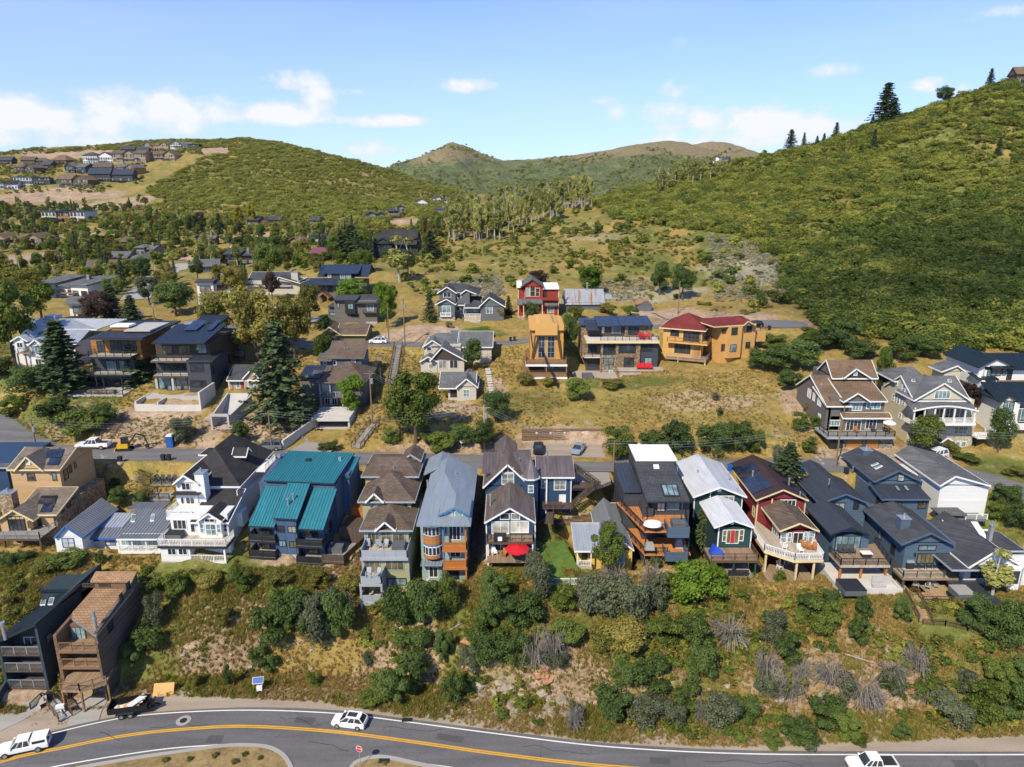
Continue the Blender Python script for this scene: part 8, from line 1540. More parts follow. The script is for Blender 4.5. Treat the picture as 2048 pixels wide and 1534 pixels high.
# ---- rocks and logs
full();paint('rock',(.31,.26,.205),.95,.4,.1,fine=3);paint('rock_red',(.38,.21,.12),.95,.3,.1,fine=3)
def rockmesh(seed,mat):
 rs=np.random.default_rng(seed);b=B();n_,m_=8,5;vs=[(0,0,-.5)]
 for j in range(1,m_):
  for l in range(n_):th,ph=math.pi*(1-j/m_),6.283*l/n_;k=.75+.5*rs.random();vs.append((math.sin(th)*math.cos(ph)*.55*k,math.sin(th)*math.sin(ph)*.55*k,math.cos(th)*.5*k))
 vs.append((0,0,.45));T=len(vs)-1;fs=[(0,1+(l+1)%n_,1+l) for l in range(n_)]+[(1+j*n_+l,1+j*n_+(l+1)%n_,1+(j+1)*n_+(l+1)%n_,1+(j+1)*n_+l) for j in range(m_-2) for l in range(n_)]+[(T,1+(m_-2)*n_+l,1+(m_-2)*n_+(l+1)%n_) for l in range(n_)]
 b.add(vs,fs);me=bpy.data.meshes.new('rock');me.from_pydata(b.v,[],b.f);me.materials.append(MATS[mat]);return me
RK=[rockmesh(i,'rock') for i in range(5)];RR=[rockmesh(9+i,'rock_red') for i in range(2)]
for px,py,rx,ry,n,s0,s1,l,red in ((1060,1405,75,28,46,.7,1.9,'in the pale rock cut above the highway',0),(985,1380,40,22,16,.6,1.5,'at the left end of the rock cut',0),(1085,1345,16,16,5,.9,1.6,'of red sandstone above the rock cut',1),(940,1290,12,50,9,.7,1.6,'of red sandstone below the orange-balconied house',1),(1165,1410,18,16,7,.6,1.3,'right of the rock cut',0),(1885,1395,22,20,6,.9,1.8,'in the boulder group on the right slope',0),(1735,1455,24,24,6,.7,1.4,'near the road on the right slope',0),(1655,1390,12,14,3,1,1.7,'under the dead bushes at right',0),(1570,1410,26,22,7,.5,1.2,'below the dark green house on the slope',0),(1825,1370,12,12,3,.9,1.5,'of rusty sandstone among dead branches',1),(230,1395,26,20,12,.5,1.1,'beside the tall brown house',0),(100,1436,36,16,18,.4,.9,'in the bed between the driveways',0),(220,925,30,16,12,.4,.9,'beside the railroad tie steps',0),(560,872,60,12,22,.5,1.1,'of the stone bank behind the minivan',0),(715,885,10,20,10,.4,.9,'beside the lower public stairs',0),(1640,880,16,70,26,.5,1.1,'edging the craftsman house garden',0),(1000,1370,300,70,22,.3,.8,'lying loose on the slope',0),(1500,1400,300,70,20,.3,.8,'lying loose on the right slope',0),(560,1330,200,50,18,.3,.7,'lying loose on the left slope',0),(290,1010,26,16,14,.3,.7,'below the terrace of the tall white house',0),(1120,1040,40,14,16,.4,.8,'in the garden terraces of the yellow cottage',0),(650,1125,40,10,18,.3,.6,'below the teal duplex',0),(710,1110,12,30,16,.3,.6,'beside the olive house',0),(1390,745,70,8,14,.4,.8,'edging the stone terrace',0)):
 for i in range(n):
  q=random.random();p=ground(px+rx*random.uniform(-1,1),py+ry*random.uniform(-1,1));s=random.uniform(s0,s1);o=bpy.data.objects.new('rock',random.choice(RR if red else RK));COL.objects.link(o);o.location=p-Vector((0,0,s*.22));o.scale=(s*random.uniform(.8,1.4),s,s*random.uniform(.6,1.1));o.rotation_euler=(random.uniform(-.3,.3),random.uniform(-.3,.3),random.uniform(0,6.28));tag(o,'rough rock '+l,'rock','rocks '+l)
for i,(a,c,d,f) in enumerate(((1505,1275,1545,1262),(1740,1262,1768,1264),(1755,1286,1815,1312),(1690,1310,1745,1328),(1770,1300,1815,1345),(1615,1232,1690,1228),(1725,1340,1760,1365),(1610,1310,1650,1298),(1480,1290,1510,1282),(1620,1328,1632,1322),(640,1205,648,1188),(900,1262,922,1250))):
 p,q=ground(a,c),ground(d,f);h=House('log','fallen grey log on the slope, '+('first','second','third','fourth','fifth','sixth','seventh','eighth','ninth','tenth','eleventh','twelfth')[i]+' in a scatter of dead wood',a,c,z=p.z,cat='log');h.o.location=p;h.put(B().tube((0,0,.15),q-p+Vector((0,0,.2)),.14,.08,6),'trunk','log_gray');m_=(q-p)*.6;h.put(B().tube(m_+Vector((0,0,.15)),m_+Vector((.3,.4,.7)),.06,.03,5),'branch','log_gray')
# ------------------------------------------------------------------ plants
def leafmat(name,c,c2,trans=.36,yellow=None):
 m,t,b=base_mat(name,.75,.25)
 g=N(t,'ShaderNodeNewGeometry');oi=N(t,'ShaderNodeObjectInfo')
 f=mathn(t,'ADD',mathn(t,'MULTIPLY',g.outputs['Random Per Island'],.62),mathn(t,'MULTIPLY',oi.outputs['Random'],.38))
 st=[(.05,sc(c,.62)),(.45,c),(.85,c2)]
 if yellow:st=[(.05,sc(c,.62)),(.40,c),(.72,c2),(.95,yellow)]
 col=ramp(t,f,st);L(t,col,b.inputs['Base Color'])
 tr=N(t,'ShaderNodeBsdfTranslucent');L(t,col,tr.inputs[0]);mx=N(t,'ShaderNodeMixShader');mx.inputs[0].default_value=trans
 L(t,b.outputs[0],mx.inputs[1]);L(t,tr.outputs[0],mx.inputs[2]);L(t,mx.outputs[0],t.nodes['Material Output'].inputs[0])
 return m
leafmat('leaf_oak',(.099,.143,.025),(.191,.239,.046));leafmat('leaf_dark',(.073,.120,.031),(.138,.191,.046));leafmat('leaf_bright',(.124,.215,.020),(.207,.305,.033));leafmat('leaf_olive',(.159,.163,.035),(.262,.240,.053),yellow=(.373,.286,.075));leafmat('leaf_gray',(.110,.130,.070),(.19,.21,.12));leafmat('leaf_yellow',(.235,.208,.015),(.455,.351,.025))
leafmat('leaf_hill',(.20,.225,.034),(.31,.32,.060),yellow=(.42,.37,.09));leafmat('leaf_fir',(.057,.093,.038),(.112,.149,.057),.1);leafmat('leaf_spruce',(.046,.075,.030),(.095,.130,.052),.12);leafmat('leaf_aspen',(.259,.276,.077),(.449,.431,.133));leafmat('leaf_sage',(.36,.34,.23),(.52,.49,.36));leafmat('leaf_purple',(.062,.036,.033),(.117,.072,.056))
leafmat('grass_dry',(.31,.215,.070),(.42,.305,.105),.35,(.48,.38,.16));leafmat('grass_green',(.179,.189,.035),(.345,.305,.069),.35)
paint('bark',(.11,.085,.065),.9,.3);paint('twig_gray',(.20,.18,.16),.9,.25)
def quads(c,sz,rs,nbias=None,flat=.0):
 "leaf-sized faces at points c"
 n=len(c);d=rs.normal(size=(n,3))
 if nbias is not None:d=d*(1-flat)+nbias*flat*1.6
 d/=np.linalg.norm(d,axis=1)[:,None]+1e-9;r=rs.normal(size=(n,3));u=np.cross(d,r);u/=np.linalg.norm(u,axis=1)[:,None]+1e-9;v=np.cross(d,u)
 s_=sz*(.6+.8*rs.random(n))[:,None];u*=s_;v*=s_*.75
 return np.stack([c-u-v,c+u-v*.6,c+u*.9+v,c-u*.8+v*.8],1).reshape(-1,3)
def qmesh(name,v,mat):
 n=len(v)//4;me=bpy.data.meshes.new(name);me.vertices.add(len(v));me.vertices.foreach_set('co',v.astype(np.float32).ravel())
 me.loops.add(4*n);me.loops.foreach_set('vertex_index',np.arange(4*n,dtype=np.int32));me.polygons.add(n);me.polygons.foreach_set('loop_start',np.arange(0,4*n,4,dtype=np.int32));me.polygons.foreach_set('loop_total',np.full(n,4,np.int32));me.update(calc_edges=True)
 me.materials.append(MATS[mat]);return me
def crown(name,mat,seed,nl=9,n=900,sz=.09,z0=.15,z1=1.0,r=.5,up=.75,lump=.30):
 "unit crown (height 1, radius r): lumps of leaves round many small centres, gaps between"
 rs=np.random.default_rng(seed);cs=[]
 for i in range(nl):
  a=rs.random()*6.283;q=math.sqrt(rs.random())*r*.72;h_=z0+(z1-z0)*(.12+.76*rs.random());k=1-.55*abs((h_-z0)/(z1-z0)*2-1)**2
  cs.append((q*k*math.cos(a),q*k*math.sin(a),h_,r*(lump+.22*rs.random())))
 ci=rs.integers(0,nl,n);c=np.array(cs)[ci];d=rs.normal(size=(n,3));d/=np.linalg.norm(d,axis=1)[:,None]
 rad=c[:,3]*(.38+.8*rs.random(n)**.8);p=c[:,:3]+d*rad[:,None]*np.array([1,1,up]);p[:,2]=np.maximum(p[:,2],.03)
 return qmesh(name,quads(p,sz,rs,d+np.array([-.15,-.35,.35]),.62),mat)
def conifer(name,mat,seed,n=1400,sz=.05,r=.2,base=.08):
 rs=np.random.default_rng(seed);P,D_=[],[]
 tiers=17
 for k in range(tiers):
  z=base+(1-base)*(k/tiers)**.95;rr=r*(1-(z-base)/(1-base))**.85*(.8+.35*rs.random())+.008;nb=max(4,int(11*(1-k/tiers))+3)
  for j in range(nb):
   a=6.283*(j+rs.random()*.8)/nb;L_=rr*(.7+.45*rs.random());m=max(3,int(n/tiers/nb))
   s_=rs.random(m)**.75;x=L_*s_*math.cos(a);y=L_*s_*math.sin(a)
   P.append(np.stack([x+rs.normal(size=m)*.012,y+rs.normal(size=m)*.012,z-.30*L_*s_+.10*L_*s_**3+rs.normal(size=m)*.008],1));D_.append(np.tile([math.cos(a)*.3,math.sin(a)*.3,1],(m,1)))
 P=np.concatenate(P);return qmesh(name,quads(P,sz,rs,np.concatenate(D_),.6),mat)
def limbs(name,mat,seed,h_=.6,r=.03,n=6,spread=.3,lean=0,twigs=0):
 rs=random.Random(seed);b=B();top=Vector((lean,0,h_));mid=Vector((lean*.4,rs.uniform(-.02,.02),h_*.5))
 b.tube((0,0,-.08),mid,r*1.2,r*.8,7,False).tube(mid,top,r*.8,r*.3,6,False)
 for i in range(n):
  a=rs.random()*6.283;s0=mid.lerp(top,rs.random()*.8);e=s0+Vector((math.cos(a)*spread*rs.uniform(.5,1),math.sin(a)*spread*rs.uniform(.5,1),rs.uniform(.12,.32)))
  b.tube(s0,e,r*.4,r*.12,5,False)
  for j in range(twigs):f=s0.lerp(e,rs.uniform(.4,1));b.tube(f,f+Vector((rs.uniform(-.1,.1),rs.uniform(-.1,.1),rs.uniform(.03,.14))),r*.14,r*.05,4,False)
 me=bpy.data.meshes.new(name);me.from_pydata(b.v,[],b.f);me.materials.append(MATS[mat]);return me
def deadbush(name,seed,n=170,mat='twig_gray'):
 rs=random.Random(seed);b=B()
 for i in range(n):
  a=rs.random()*6.283;l_=rs.uniform(.2,.55);c,s_=math.cos(a),math.sin(a);t_=rs.uniform(.3,1);P=[Vector((c*l_*k+rs.uniform(-.02,.02),s_*l_*k-.08*k,t_*(1.5*k-.9*k*k*rs.uniform(.6,1.5)))) for k in (0,.35,.7,1.05)]
  for q,r in zip(P[:-1],P[1:]):b.tube(q,r,.007,.005,3,False)
 me=bpy.data.meshes.new(name);me.from_pydata(b.v,[],b.f);me.materials.append(MATS[mat]);return me
BUSH={k:[crown('bush_'+k,m_,11*i+j,nl_,6500,.0185,lump=.2) for j,nl_ in enumerate((17,22,13))] for i,(k,m_) in enumerate((('g','leaf_dark'),('o','leaf_oak'),('y','leaf_olive'),('s','leaf_gray'),('b','leaf_bright'),('p','leaf_purple')))}
TREE={k:[crown('crown_'+k,m_,101*i+j+3,30,10000,.0135,.22,1,r_,.9,.14) for j in range(2)] for i,(k,m_,r_) in enumerate((('g','leaf_oak',.42),('d','leaf_dark',.42),('y','leaf_olive',.42),('b','leaf_bright',.40),('s','leaf_gray',.42),('l','leaf_yellow',.30),('p','leaf_purple',.4)))}
CONE={k:[conifer('crown_'+k,m_,31*i+j,6500,.0135,r_) for j in range(2)] for i,(k,m_,r_) in enumerate((('f','leaf_fir',.19),('u','leaf_spruce',.27)))}
ASP=[crown('crown_aspen','leaf_aspen',70+j,11,1000,.016,.24,1,.15,1.5) for j in range(3)]
TRK=[limbs('trunk','bark',j,.62,.026,7,.26) for j in range(3)];CTRK=limbs('trunk','bark',9,.9,.018,0);ATRK=[limbs('trunk','bark_pale',20+j,.82,.013,4,.10,(j-1)*.03) for j in range(3)]
DEAD=[deadbush('dead_bush',j) for j in range(3)]
def place(name,meshes,loc,s_,label,cat,group=None,rz=None,sxy=1.0):
 "a plant: one mesh, or an Empty with crown and trunk"
 rz=random.uniform(0,6.28) if rz is None else rz
 if len(meshes)==1:
  o=bpy.data.objects.new(name,meshes[0][1]);COL.objects.link(o);o.location=loc;o.scale=(s_*sxy,s_*sxy,s_);o.rotation_euler.z=rz;return tag(o,label,cat,group)
 e=empty(name,loc,label,cat,group,rz);e.scale=(s_*sxy,s_*sxy,s_)
 for n_,me in meshes:o=bpy.data.objects.new(n_,me);COL.objects.link(o);o.parent=e
 return e
full()
def size_at(p,px):return px*(p.y*CP-(p.z-CAM_H)*SP)/FPX
KN={'g':'dark green','o':'green','y':'yellow-green','s':'grey-green','b':'bright green','p':'purple-leaved'}
def bush(px,py,wp,hp,k,label=None,group='bushes on the slope above the highway'):
 p=ground(px,py);hh=size_at(p,hp)*1.0;ww=size_at(p,wp)*.92
 o=place('bush',[('crown',random.choice(BUSH[k]))],p-Vector((0,0,hh*.06)),hh,'bush','bush',group,None,ww/hh/.92)
 mk=min(MARKS,key=lambda m_:abs(m_[0]-px)+2.5*abs(m_[1]-py));dx,dy=px-mk[0],py-mk[1]
 rel=('far below' if dy>190 else 'below' if dy>60 else 'behind' if dy<-50 else 'left of' if dx<-25 else 'right of' if dx>25 else 'beside')
 BL.append((('large ' if wp*hp>6500 else 'small ' if wp*hp<1600 else '')+KN[k]+' bush '+rel+' '+mk[1 if len(mk)<3 else 2],px,o));return o
BL=[]
MARKS=((420,1520,'the near verge'),(760,1520,'the stop sign'),(60,1080,'the tan solar house'),(180,1080,'the white cottage'),(410,1060,'the tall white house'),(610,1060,'the teal duplex'),(770,1120,'the olive house'),(890,1080,'the orange-balconied house'),(1020,1060,'the navy turret house'),(1200,1100,'the yellow cottage'),(1320,1100,'the black decked house'),(1440,1100,'the dark green house'),(1560,1110,'the maroon house'),(1720,1140,'the slate porch house'),(1850,1140,'the big slate house'),(2000,1120,'the right-edge white house'),(90,720,'the pale house at left'),(250,760,'the dark flat-roofed house'),(380,780,'the black unfinished house'),(480,780,'the pink cottage'),(660,800,'the taupe garage house'),(925,760,'the small grey cottage'),(1090,720,'the orange house'),(1240,710,'the modern stone house'),(1420,690,'the golden house'),(1700,830,'the craftsman house'),(1860,840,'the cream house'),(2000,800,'the black-roofed white house'),(940,630,'the grey gabled house'),(1170,610,'the barn'),(1120,890,'the two parked cars'),(1400,900,'the street pole'),(2010,960,'the street bend'))
def label_bushes():
 d={}
 for l,x,o in BL:d.setdefault(l,[]).append((x,o))
 W_='leftmost second third fourth fifth sixth seventh eighth ninth tenth'.split()
 for l,q in d.items():
  q.sort(key=lambda t_:t_[0])
  for i,(x,o) in enumerate(q):o['label']=l if len(q)==1 else l+', '+(W_[i] if i==0 else 'rightmost' if i==len(q)-1 else W_[i]+' from left')
def tree(px,py,hp,wp,k,label,group=None,name='tree'):
 p=ground(px,py);hh=size_at(p,hp)
 if k in CONE:m_=[('crown',random.choice(CONE[k])),('trunk',CTRK)];f=(size_at(p,wp)/hh)/(.32 if k=='f' else.42);name='conifer'
 elif k=='a':m_=[('crown',random.choice(ASP)),('trunk',random.choice(ATRK))];f=(size_at(p,wp)/hh)/.34;name='aspen_tree'
 else:m_=[('crown',random.choice(TREE[k])),('trunk',random.choice(TRK))];f=(size_at(p,wp)/hh)/.86
 return place(name,m_,p,hh,label,'tree',group,None,f)
 # ---- named trees
for a in ((565,842,205,118,'u','big blue spruce beside the taupe house over the garage'),(130,775,140,92,'f','dark spruce in front of the pale metal-roofed house at left'),(275,770,100,60,'f','spruce between the dark flat-roofed house and the black unfinished house'),(704,836,92,66,'b','bright green tree in front of the taupe house porch'),(775,655,95,62,'b','bright green tree beside the dark taupe modern house'),(705,612,55,90,'b','bright green tree below the dormered blue-roofed house'),(515,722,150,130,'y','tall leaning cottonwood with olive crown near the upper street'),(590,720,130,90,'y','olive cottonwood right of the leaning one'),(440,690,110,90,'y','olive cottonwood left of the leaning one'),(620,640,70,60,'y','olive tree above the cottonwoods by parked cars'),(650,730,70,50,'g','green tree behind the big spruce'),(540,560,80,66,'g','round green tree below the winding road'),(30,735,185,120,'g','large green tree at the far left beside the pale house'),(85,650,90,80,'g','green tree behind the pale house at left'),(60,600,60,70,'y','yellowish tree behind the far left grove'),(352,632,70,92,'d','dark round tree behind the utility pole at left'),(300,610,60,60,'s','grey-green willow left of the dark round tree'),(225,640,75,45,'f','spruce behind the dark flat-roofed house'),(265,648,60,40,'f','second spruce behind the dark flat-roofed house'),(195,650,70,80,'p','purple-leaved tree behind the pale house'),(545,600,60,40,'p','purple-leaved tree by the house with the pale chimney'),(470,600,70,60,'y','yellow-green tree beside the white modern house'),(832,885,150,130,'g','broad green tree cluster left of the small grey cottage'),(800,870,110,80,'y','yellow-green tree left of the broad green cluster'),(992,846,72,70,'d','dark round tree below the orange house'),(965,905,70,70,'d','dark bush-like tree beside the wooden utility pole'),(945,742,66,50,'d','dark tree beside the beige multi-gabled house'),(1140,712,90,40,'d','dark poplar right of the orange house'),(1065,650,48,34,'d','small dark tree in front of the red house'),(1017,630,40,18,'u','small blue spruce left of the red house'),(860,640,58,28,'u','blue spruce at the left corner of the grey house'),(905,640,14,14,'u','tiny spruce in front of the grey house'),(1182,592,60,70,'b','bright green round tree behind the barn'),(1318,590,66,50,'d','dark oak behind the dirt track, left one'),(1365,600,70,60,'d','dark oak behind the golden house'),(1075,590,50,60,'p','purplish bush tree behind the red house'),(650,655,26,44,'u','low blue spruce left of the dark taupe modern house'),(1845,915,95,80,'g','tree with thin trunk before the cream house'),(1995,905,95,60,'d','dense dark tree right of the cream house'),(1762,800,110,46,'g','tall thin tree between the craftsman and the cream house'),(1930,830,70,60,'p','dark purple tree right of the cream house'),(1577,946,66,56,'u','thin spruce growing behind the maroon house'),(1402,1105,112,44,'u','narrow spruce in front of the dark green house'),(1215,1150,112,86,'g','leafy tree hiding the yellow cottage front'),(1984,1196,112,76,'a','pale-trunked aspen beside the white house at the right edge'),(1346,895,60,50,'u','spruce behind the black house by the street'),(1768,244,78,50,'f','tall conifer standing on the right skyline'),(1786,240,46,30,'f','smaller conifer touching the tall skyline conifer'),(1580,302,48,28,'f','lone round-topped conifer on the ridge'),(1888,206,36,40,'d','round dark tree on the ridge near the top right'),(1978,178,40,18,'f','conifer on the ridge near the hilltop lodge'),(1672,270,36,18,'f','thin conifer on the ridge right of the lone one'),(1607,292,34,12,'f','narrow spire conifer beside the lone ridge conifer'),(1648,280,24,12,'f','tiny spire conifer midway along the ridge'),(1634,284,22,12,'f','tiny pointed conifer on the ridge left of its twin'),(1746,302,42,16,'f','dark conifer below the tall skyline conifer'),(1996,310,34,16,'f','small conifer in the upper right scrub'),(1745,248,24,12,'f','tiny conifer left of the tall skyline conifer'),(706,520,72,50,'f','tall conifer left of the black barn house'),(684,524,66,36,'f','conifer next to the tall one by the black barn house'),(862,520,60,40,'f','conifer right of the black barn house'),(850,500,70,30,'y','ochre conifer behind the black barn house'),(730,545,50,40,'g','green tree below the conifers by the barn house'),(800,565,100,60,'a','bare-looking aspen clump below the black barn house'),(815,560,90,44,'a','aspen clump right of the bare-looking one'),(480,462,50,34,'l','bright yellow tree in the valley'),(462,480,30,22,'l','small yellow tree left of the valley lodge'),(505,455,50,26,'l','yellow-green tree behind the valley lodge'),(400,460,36,30,'p','purple tree in the valley'),(440,470,44,22,'f','dark conifer next to the purple valley tree'),(385,470,40,40,'d','dark tree left of the purple valley tree')):
 tree(*a)
 # ---- bushes of the lower slope
for a in ((548,1290,90,110,'g'),(600,1285,80,125,'g'),(575,1240,80,80,'o'),(640,1290,80,120,'s'),(680,1280,76,120,'g'),(700,1200,60,60,'y'),(660,1230,60,60,'s'),(990,1205,70,76,'g'),(1078,1195,80,110,'s'),(985,1255,80,90,'g'),(1040,1260,90,90,'g'),(800,1250,80,90,'g'),(850,1250,86,110,'g'),(895,1230,50,100,'o'),(830,1310,90,60,'g'),(890,1330,46,90,'g'),(790,1405,80,90,'g'),(830,1385,70,90,'g'),(760,1400,60,66,'o'),(735,1414,56,46,'o'),(905,1412,50,90,'g'),(940,1350,60,70,'s'),(985,1330,90,90,'g'),(1030,1330,70,80,'g'),(960,1290,70,60,'o'),(1130,1290,80,70,'o'),(1110,1340,60,50,'s'),(1190,1240,90,100,'s'),(1250,1245,100,120,'s'),(1310,1225,60,90,'s'),(1390,1215,110,110,'b'),(1430,1180,50,60,'b'),(1350,1195,60,60,'o'),(1250,1310,100,80,'y'),(1330,1300,90,80,'o'),(1200,1300,70,60,'y'),(1300,1380,90,80,'g'),(1250,1370,70,60,'g'),(1390,1300,80,80,'g'),(1400,1360,70,90,'g'),(1370,1420,70,70,'g'),(1225,1440,90,80,'g'),(1290,1450,80,70,'s'),(1340,1450,70,70,'s'),(1440,1450,90,70,'s'),(1490,1440,60,60,'g'),(1540,1290,60,80,'s'),(1570,1330,60,80,'g'),(1640,1265,70,80,'o'),(1610,1230,50,50,'g'),(1655,1225,40,60,'g'),(1726,1236,40,50,'g'),(1712,1292,44,70,'g'),(1804,1248,46,62,'g'),(1950,1262,80,90,'g'),(1990,1290,80,100,'g'),(2035,1300,80,130,'g'),(1900,1440,100,70,'s'),(1960,1440,90,90,'o'),(2020,1440,80,100,'g'),(1990,1380,70,70,'o'),(2035,1370,60,70,'g'),(1850,1400,60,60,'o'),(1925,1380,60,50,'s'),(1650,1460,90,80,'g'),(1690,1475,60,60,'o'),(1595,1485,90,56,'g'),(1540,1490,50,30,'o'),(1800,1480,40,46,'g'),(1785,1390,50,60,'s'),(1770,1385,36,50,'g'),(1720,1490,40,30,'o'),(300,1300,70,60,'g'),(310,1255,50,80,'s'),(270,1335,56,60,'g'),(350,1200,56,70,'o'),(300,1190,50,50,'o'),(520,1330,50,50,'g'),(545,1345,36,46,'g'),(460,1375,24,56,'g'),(735,1330,30,30,'s'),(625,1370,40,26,'o'),(390,1375,30,30,'y'),(480,1180,60,50,'o'),(560,1170,60,40,'y'),(420,1180,60,40,'y'),(640,1180,50,46,'y'),(450,1250,40,40,'y'),(40,1270,70,70,'y'),(10,1240,50,60,'y'),(90,1140,60,30,'y'),(20,1135,30,34,'g'),(130,1130,80,28,'o'),(50,1120,40,20,'g'),(200,1130,24,34,'g'),(1690,1400,60,60,'s'),(1530,1400,50,70,'s'),(1150,1440,30,50,'s'),(1130,1220,60,60,'o')):
 bush(*a)
 # ---- bushes round the houses and along the street
for a in ((236,985,34,44,'g'),(240,1015,44,50,'g'),(282,1010,30,34,'g'),(480,892,46,56,'g'),(370,885,60,56,'s'),(165,872,110,66,'o'),(110,850,80,60,'g'),(210,850,60,50,'g'),(60,790,90,70,'g'),(30,830,60,40,'o'),(650,902,34,20,'g'),(668,902,30,22,'o'),(1150,800,66,52,'o'),(1100,772,40,20,'y'),(1225,775,60,18,'y'),(1050,770,44,24,'y'),(880,905,70,50,'o'),(920,890,60,50,'g'),(860,890,50,40,'g'),(780,888,40,36,'o'),(1232,915,66,72,'o'),(1300,910,66,56,'g'),(1350,906,70,70,'g'),(1425,910,76,76,'g'),(1475,905,60,74,'g'),(1510,905,40,50,'o'),(1560,930,60,40,'s'),(1620,905,40,36,'o'),(1430,800,24,16,'s'),(1440,830,22,14,'s'),(1580,780,60,44,'g'),(1555,745,80,60,'g'),(1600,735,90,66,'g'),(1520,740,60,50,'g'),(1660,700,80,50,'g'),(1620,690,70,40,'o'),(1550,700,60,36,'o'),(1720,720,70,50,'g'),(1800,720,70,50,'g'),(1850,715,70,50,'g'),(1260,640,40,30,'o'),(1150,640,40,30,'y'),(1215,628,40,24,'y'),(1230,650,20,16,'g'),(960,668,66,14,'b'),(865,645,20,12,'o'),(898,655,16,14,'y'),(1930,922,66,14,'o'),(1900,905,40,24,'y'),(1940,893,20,24,'g'),(2010,1010,60,50,'g'),(2030,1060,50,60,'g'),(1990,1040,40,40,'o'),(2030,955,50,26,'y'),(1110,1055,20,16,'s'),(1118,1062,26,12,'g'),(1310,1135,30,26,'g'),(1560,1165,30,26,'o'),(1232,960,22,14,'g'),(1640,865,40,40,'o'),(1600,860,44,40,'o'),(1620,830,36,26,'y'),(150,750,40,30,'o'),(0,760,60,60,'g'),(1000,640,26,30,'y'),(1690,690,70,60,'g'),(1480,900,40,50,'s')):
 bush(*a,group='bushes between the houses')
for a in ((1070,1330,80,66),(1110,1320,60,70),(1230,1180,70,60),(1300,1180,40,66),(1460,1275,90,40),(1530,1350,60,60),(1580,1400,70,70),(1660,1370,70,60),(1720,1400,80,60),(1830,1340,60,60),(1850,1400,60,46),(1740,1420,50,50),(1145,1460,40,60),(1410,1440,50,50),(680,1215,60,50),(1170,1210,60,50),(1780,1350,60,30),(1600,1360,50,46)):
 p=ground(a[0],a[1]);s_=size_at(p,a[3])*1.3;place('dead_bush',[('b',random.choice(DEAD))],p,s_,'leafless grey bush with drooping twigs on the lower slope','bush','dead bushes on the slope',None,size_at(p,a[2])/s_)
for a in ((330,1525,16,12,'y'),(380,1522,14,10,'o'),(430,1515,16,12,'y'),(490,1512,14,10,'g'),(470,1528,16,12,'y'),(520,1520,12,10,'o'),(770,1530,14,8,'y')):bush(*a,group='bushes on the verge')
label_bushes()
# ---- scatter
def inpoly(x,y,poly):
 r=np.zeros(len(x),bool);n=len(poly)
 for i in range(n):
  (x0,y0),(x1,y1)=poly[i],poly[(i+1)%n]
  if y0==y1:continue
  r^=((y0>y)!=(y1>y))&(x<(x1-x0)*(y-y0)/(y1-y0)+x0)
 return r
def clear(X,Y,m_=.6):
 k=np.ones(len(X),bool)
 for x0,x1,y0,y1 in EXCL:k&=~((X>x0-m_)&(X<x1+m_)&(Y>y0-m_-1)&(Y<y1+m_))
 for l,w_ in FLATS+[(VR,4),(DT,2)]:
  P=np.array([(p.x,p.y) for p in l])
  for a,c in zip(P[:-1],P[1:]):
   d=c-a;t=np.clip(((X-a[0])*d[0]+(Y-a[1])*d[1])/((d**2).sum()+1e-9),0,1);k&=np.hypot(X-a[0]-d[0]*t,Y-a[1]-d[1]*t)>w_+m_
 k&=np.hypot(X-_ctr.x,(Y-_ctr.y)*1.3)>8.5
 return k
_ctr=atz(1556,648,27.5)
def scatter(poly,n,y0,y1,nfreq=.05,thr=.45,soft=.15,avoid=True,s0=-1.0,s1=1.0,seed=1):
 rs=np.random.default_rng(seed);Y=np.sqrt(y0**2+(y1**2-y0**2)*rs.random(n));X=(s0+(s1-s0)*rs.random(n))*Y;Z=hgt(X,Y)
 zz=Z-CAM_H;Zc=Y*CP-zz*SP;px,py=1024+FPX*X/Zc,767+FPX*(-zz*CP-Y*SP)/Zc
 k=inpoly(px,py,poly)
 for cx,cy,rx,ry in ((130,402,200,17),(255,392,50,22),(60,520,70,16),(820,448,50,14),(430,303,30,8),(300,300,20,6)):k&=((px-cx)/rx)**2+((py-cy)/ry)**2>1
 k&=(fbm(X*nfreq+seed*7,Y*nfreq,4)+soft*(rs.random(n)-.5)>thr)
 X,Y,Z=X[k],Y[k],Z[k]
 if avoid:k=clear(X,Y);X,Y,Z=X[k],Y[k],Z[k]
 return np.stack([X,Y,Z],1)
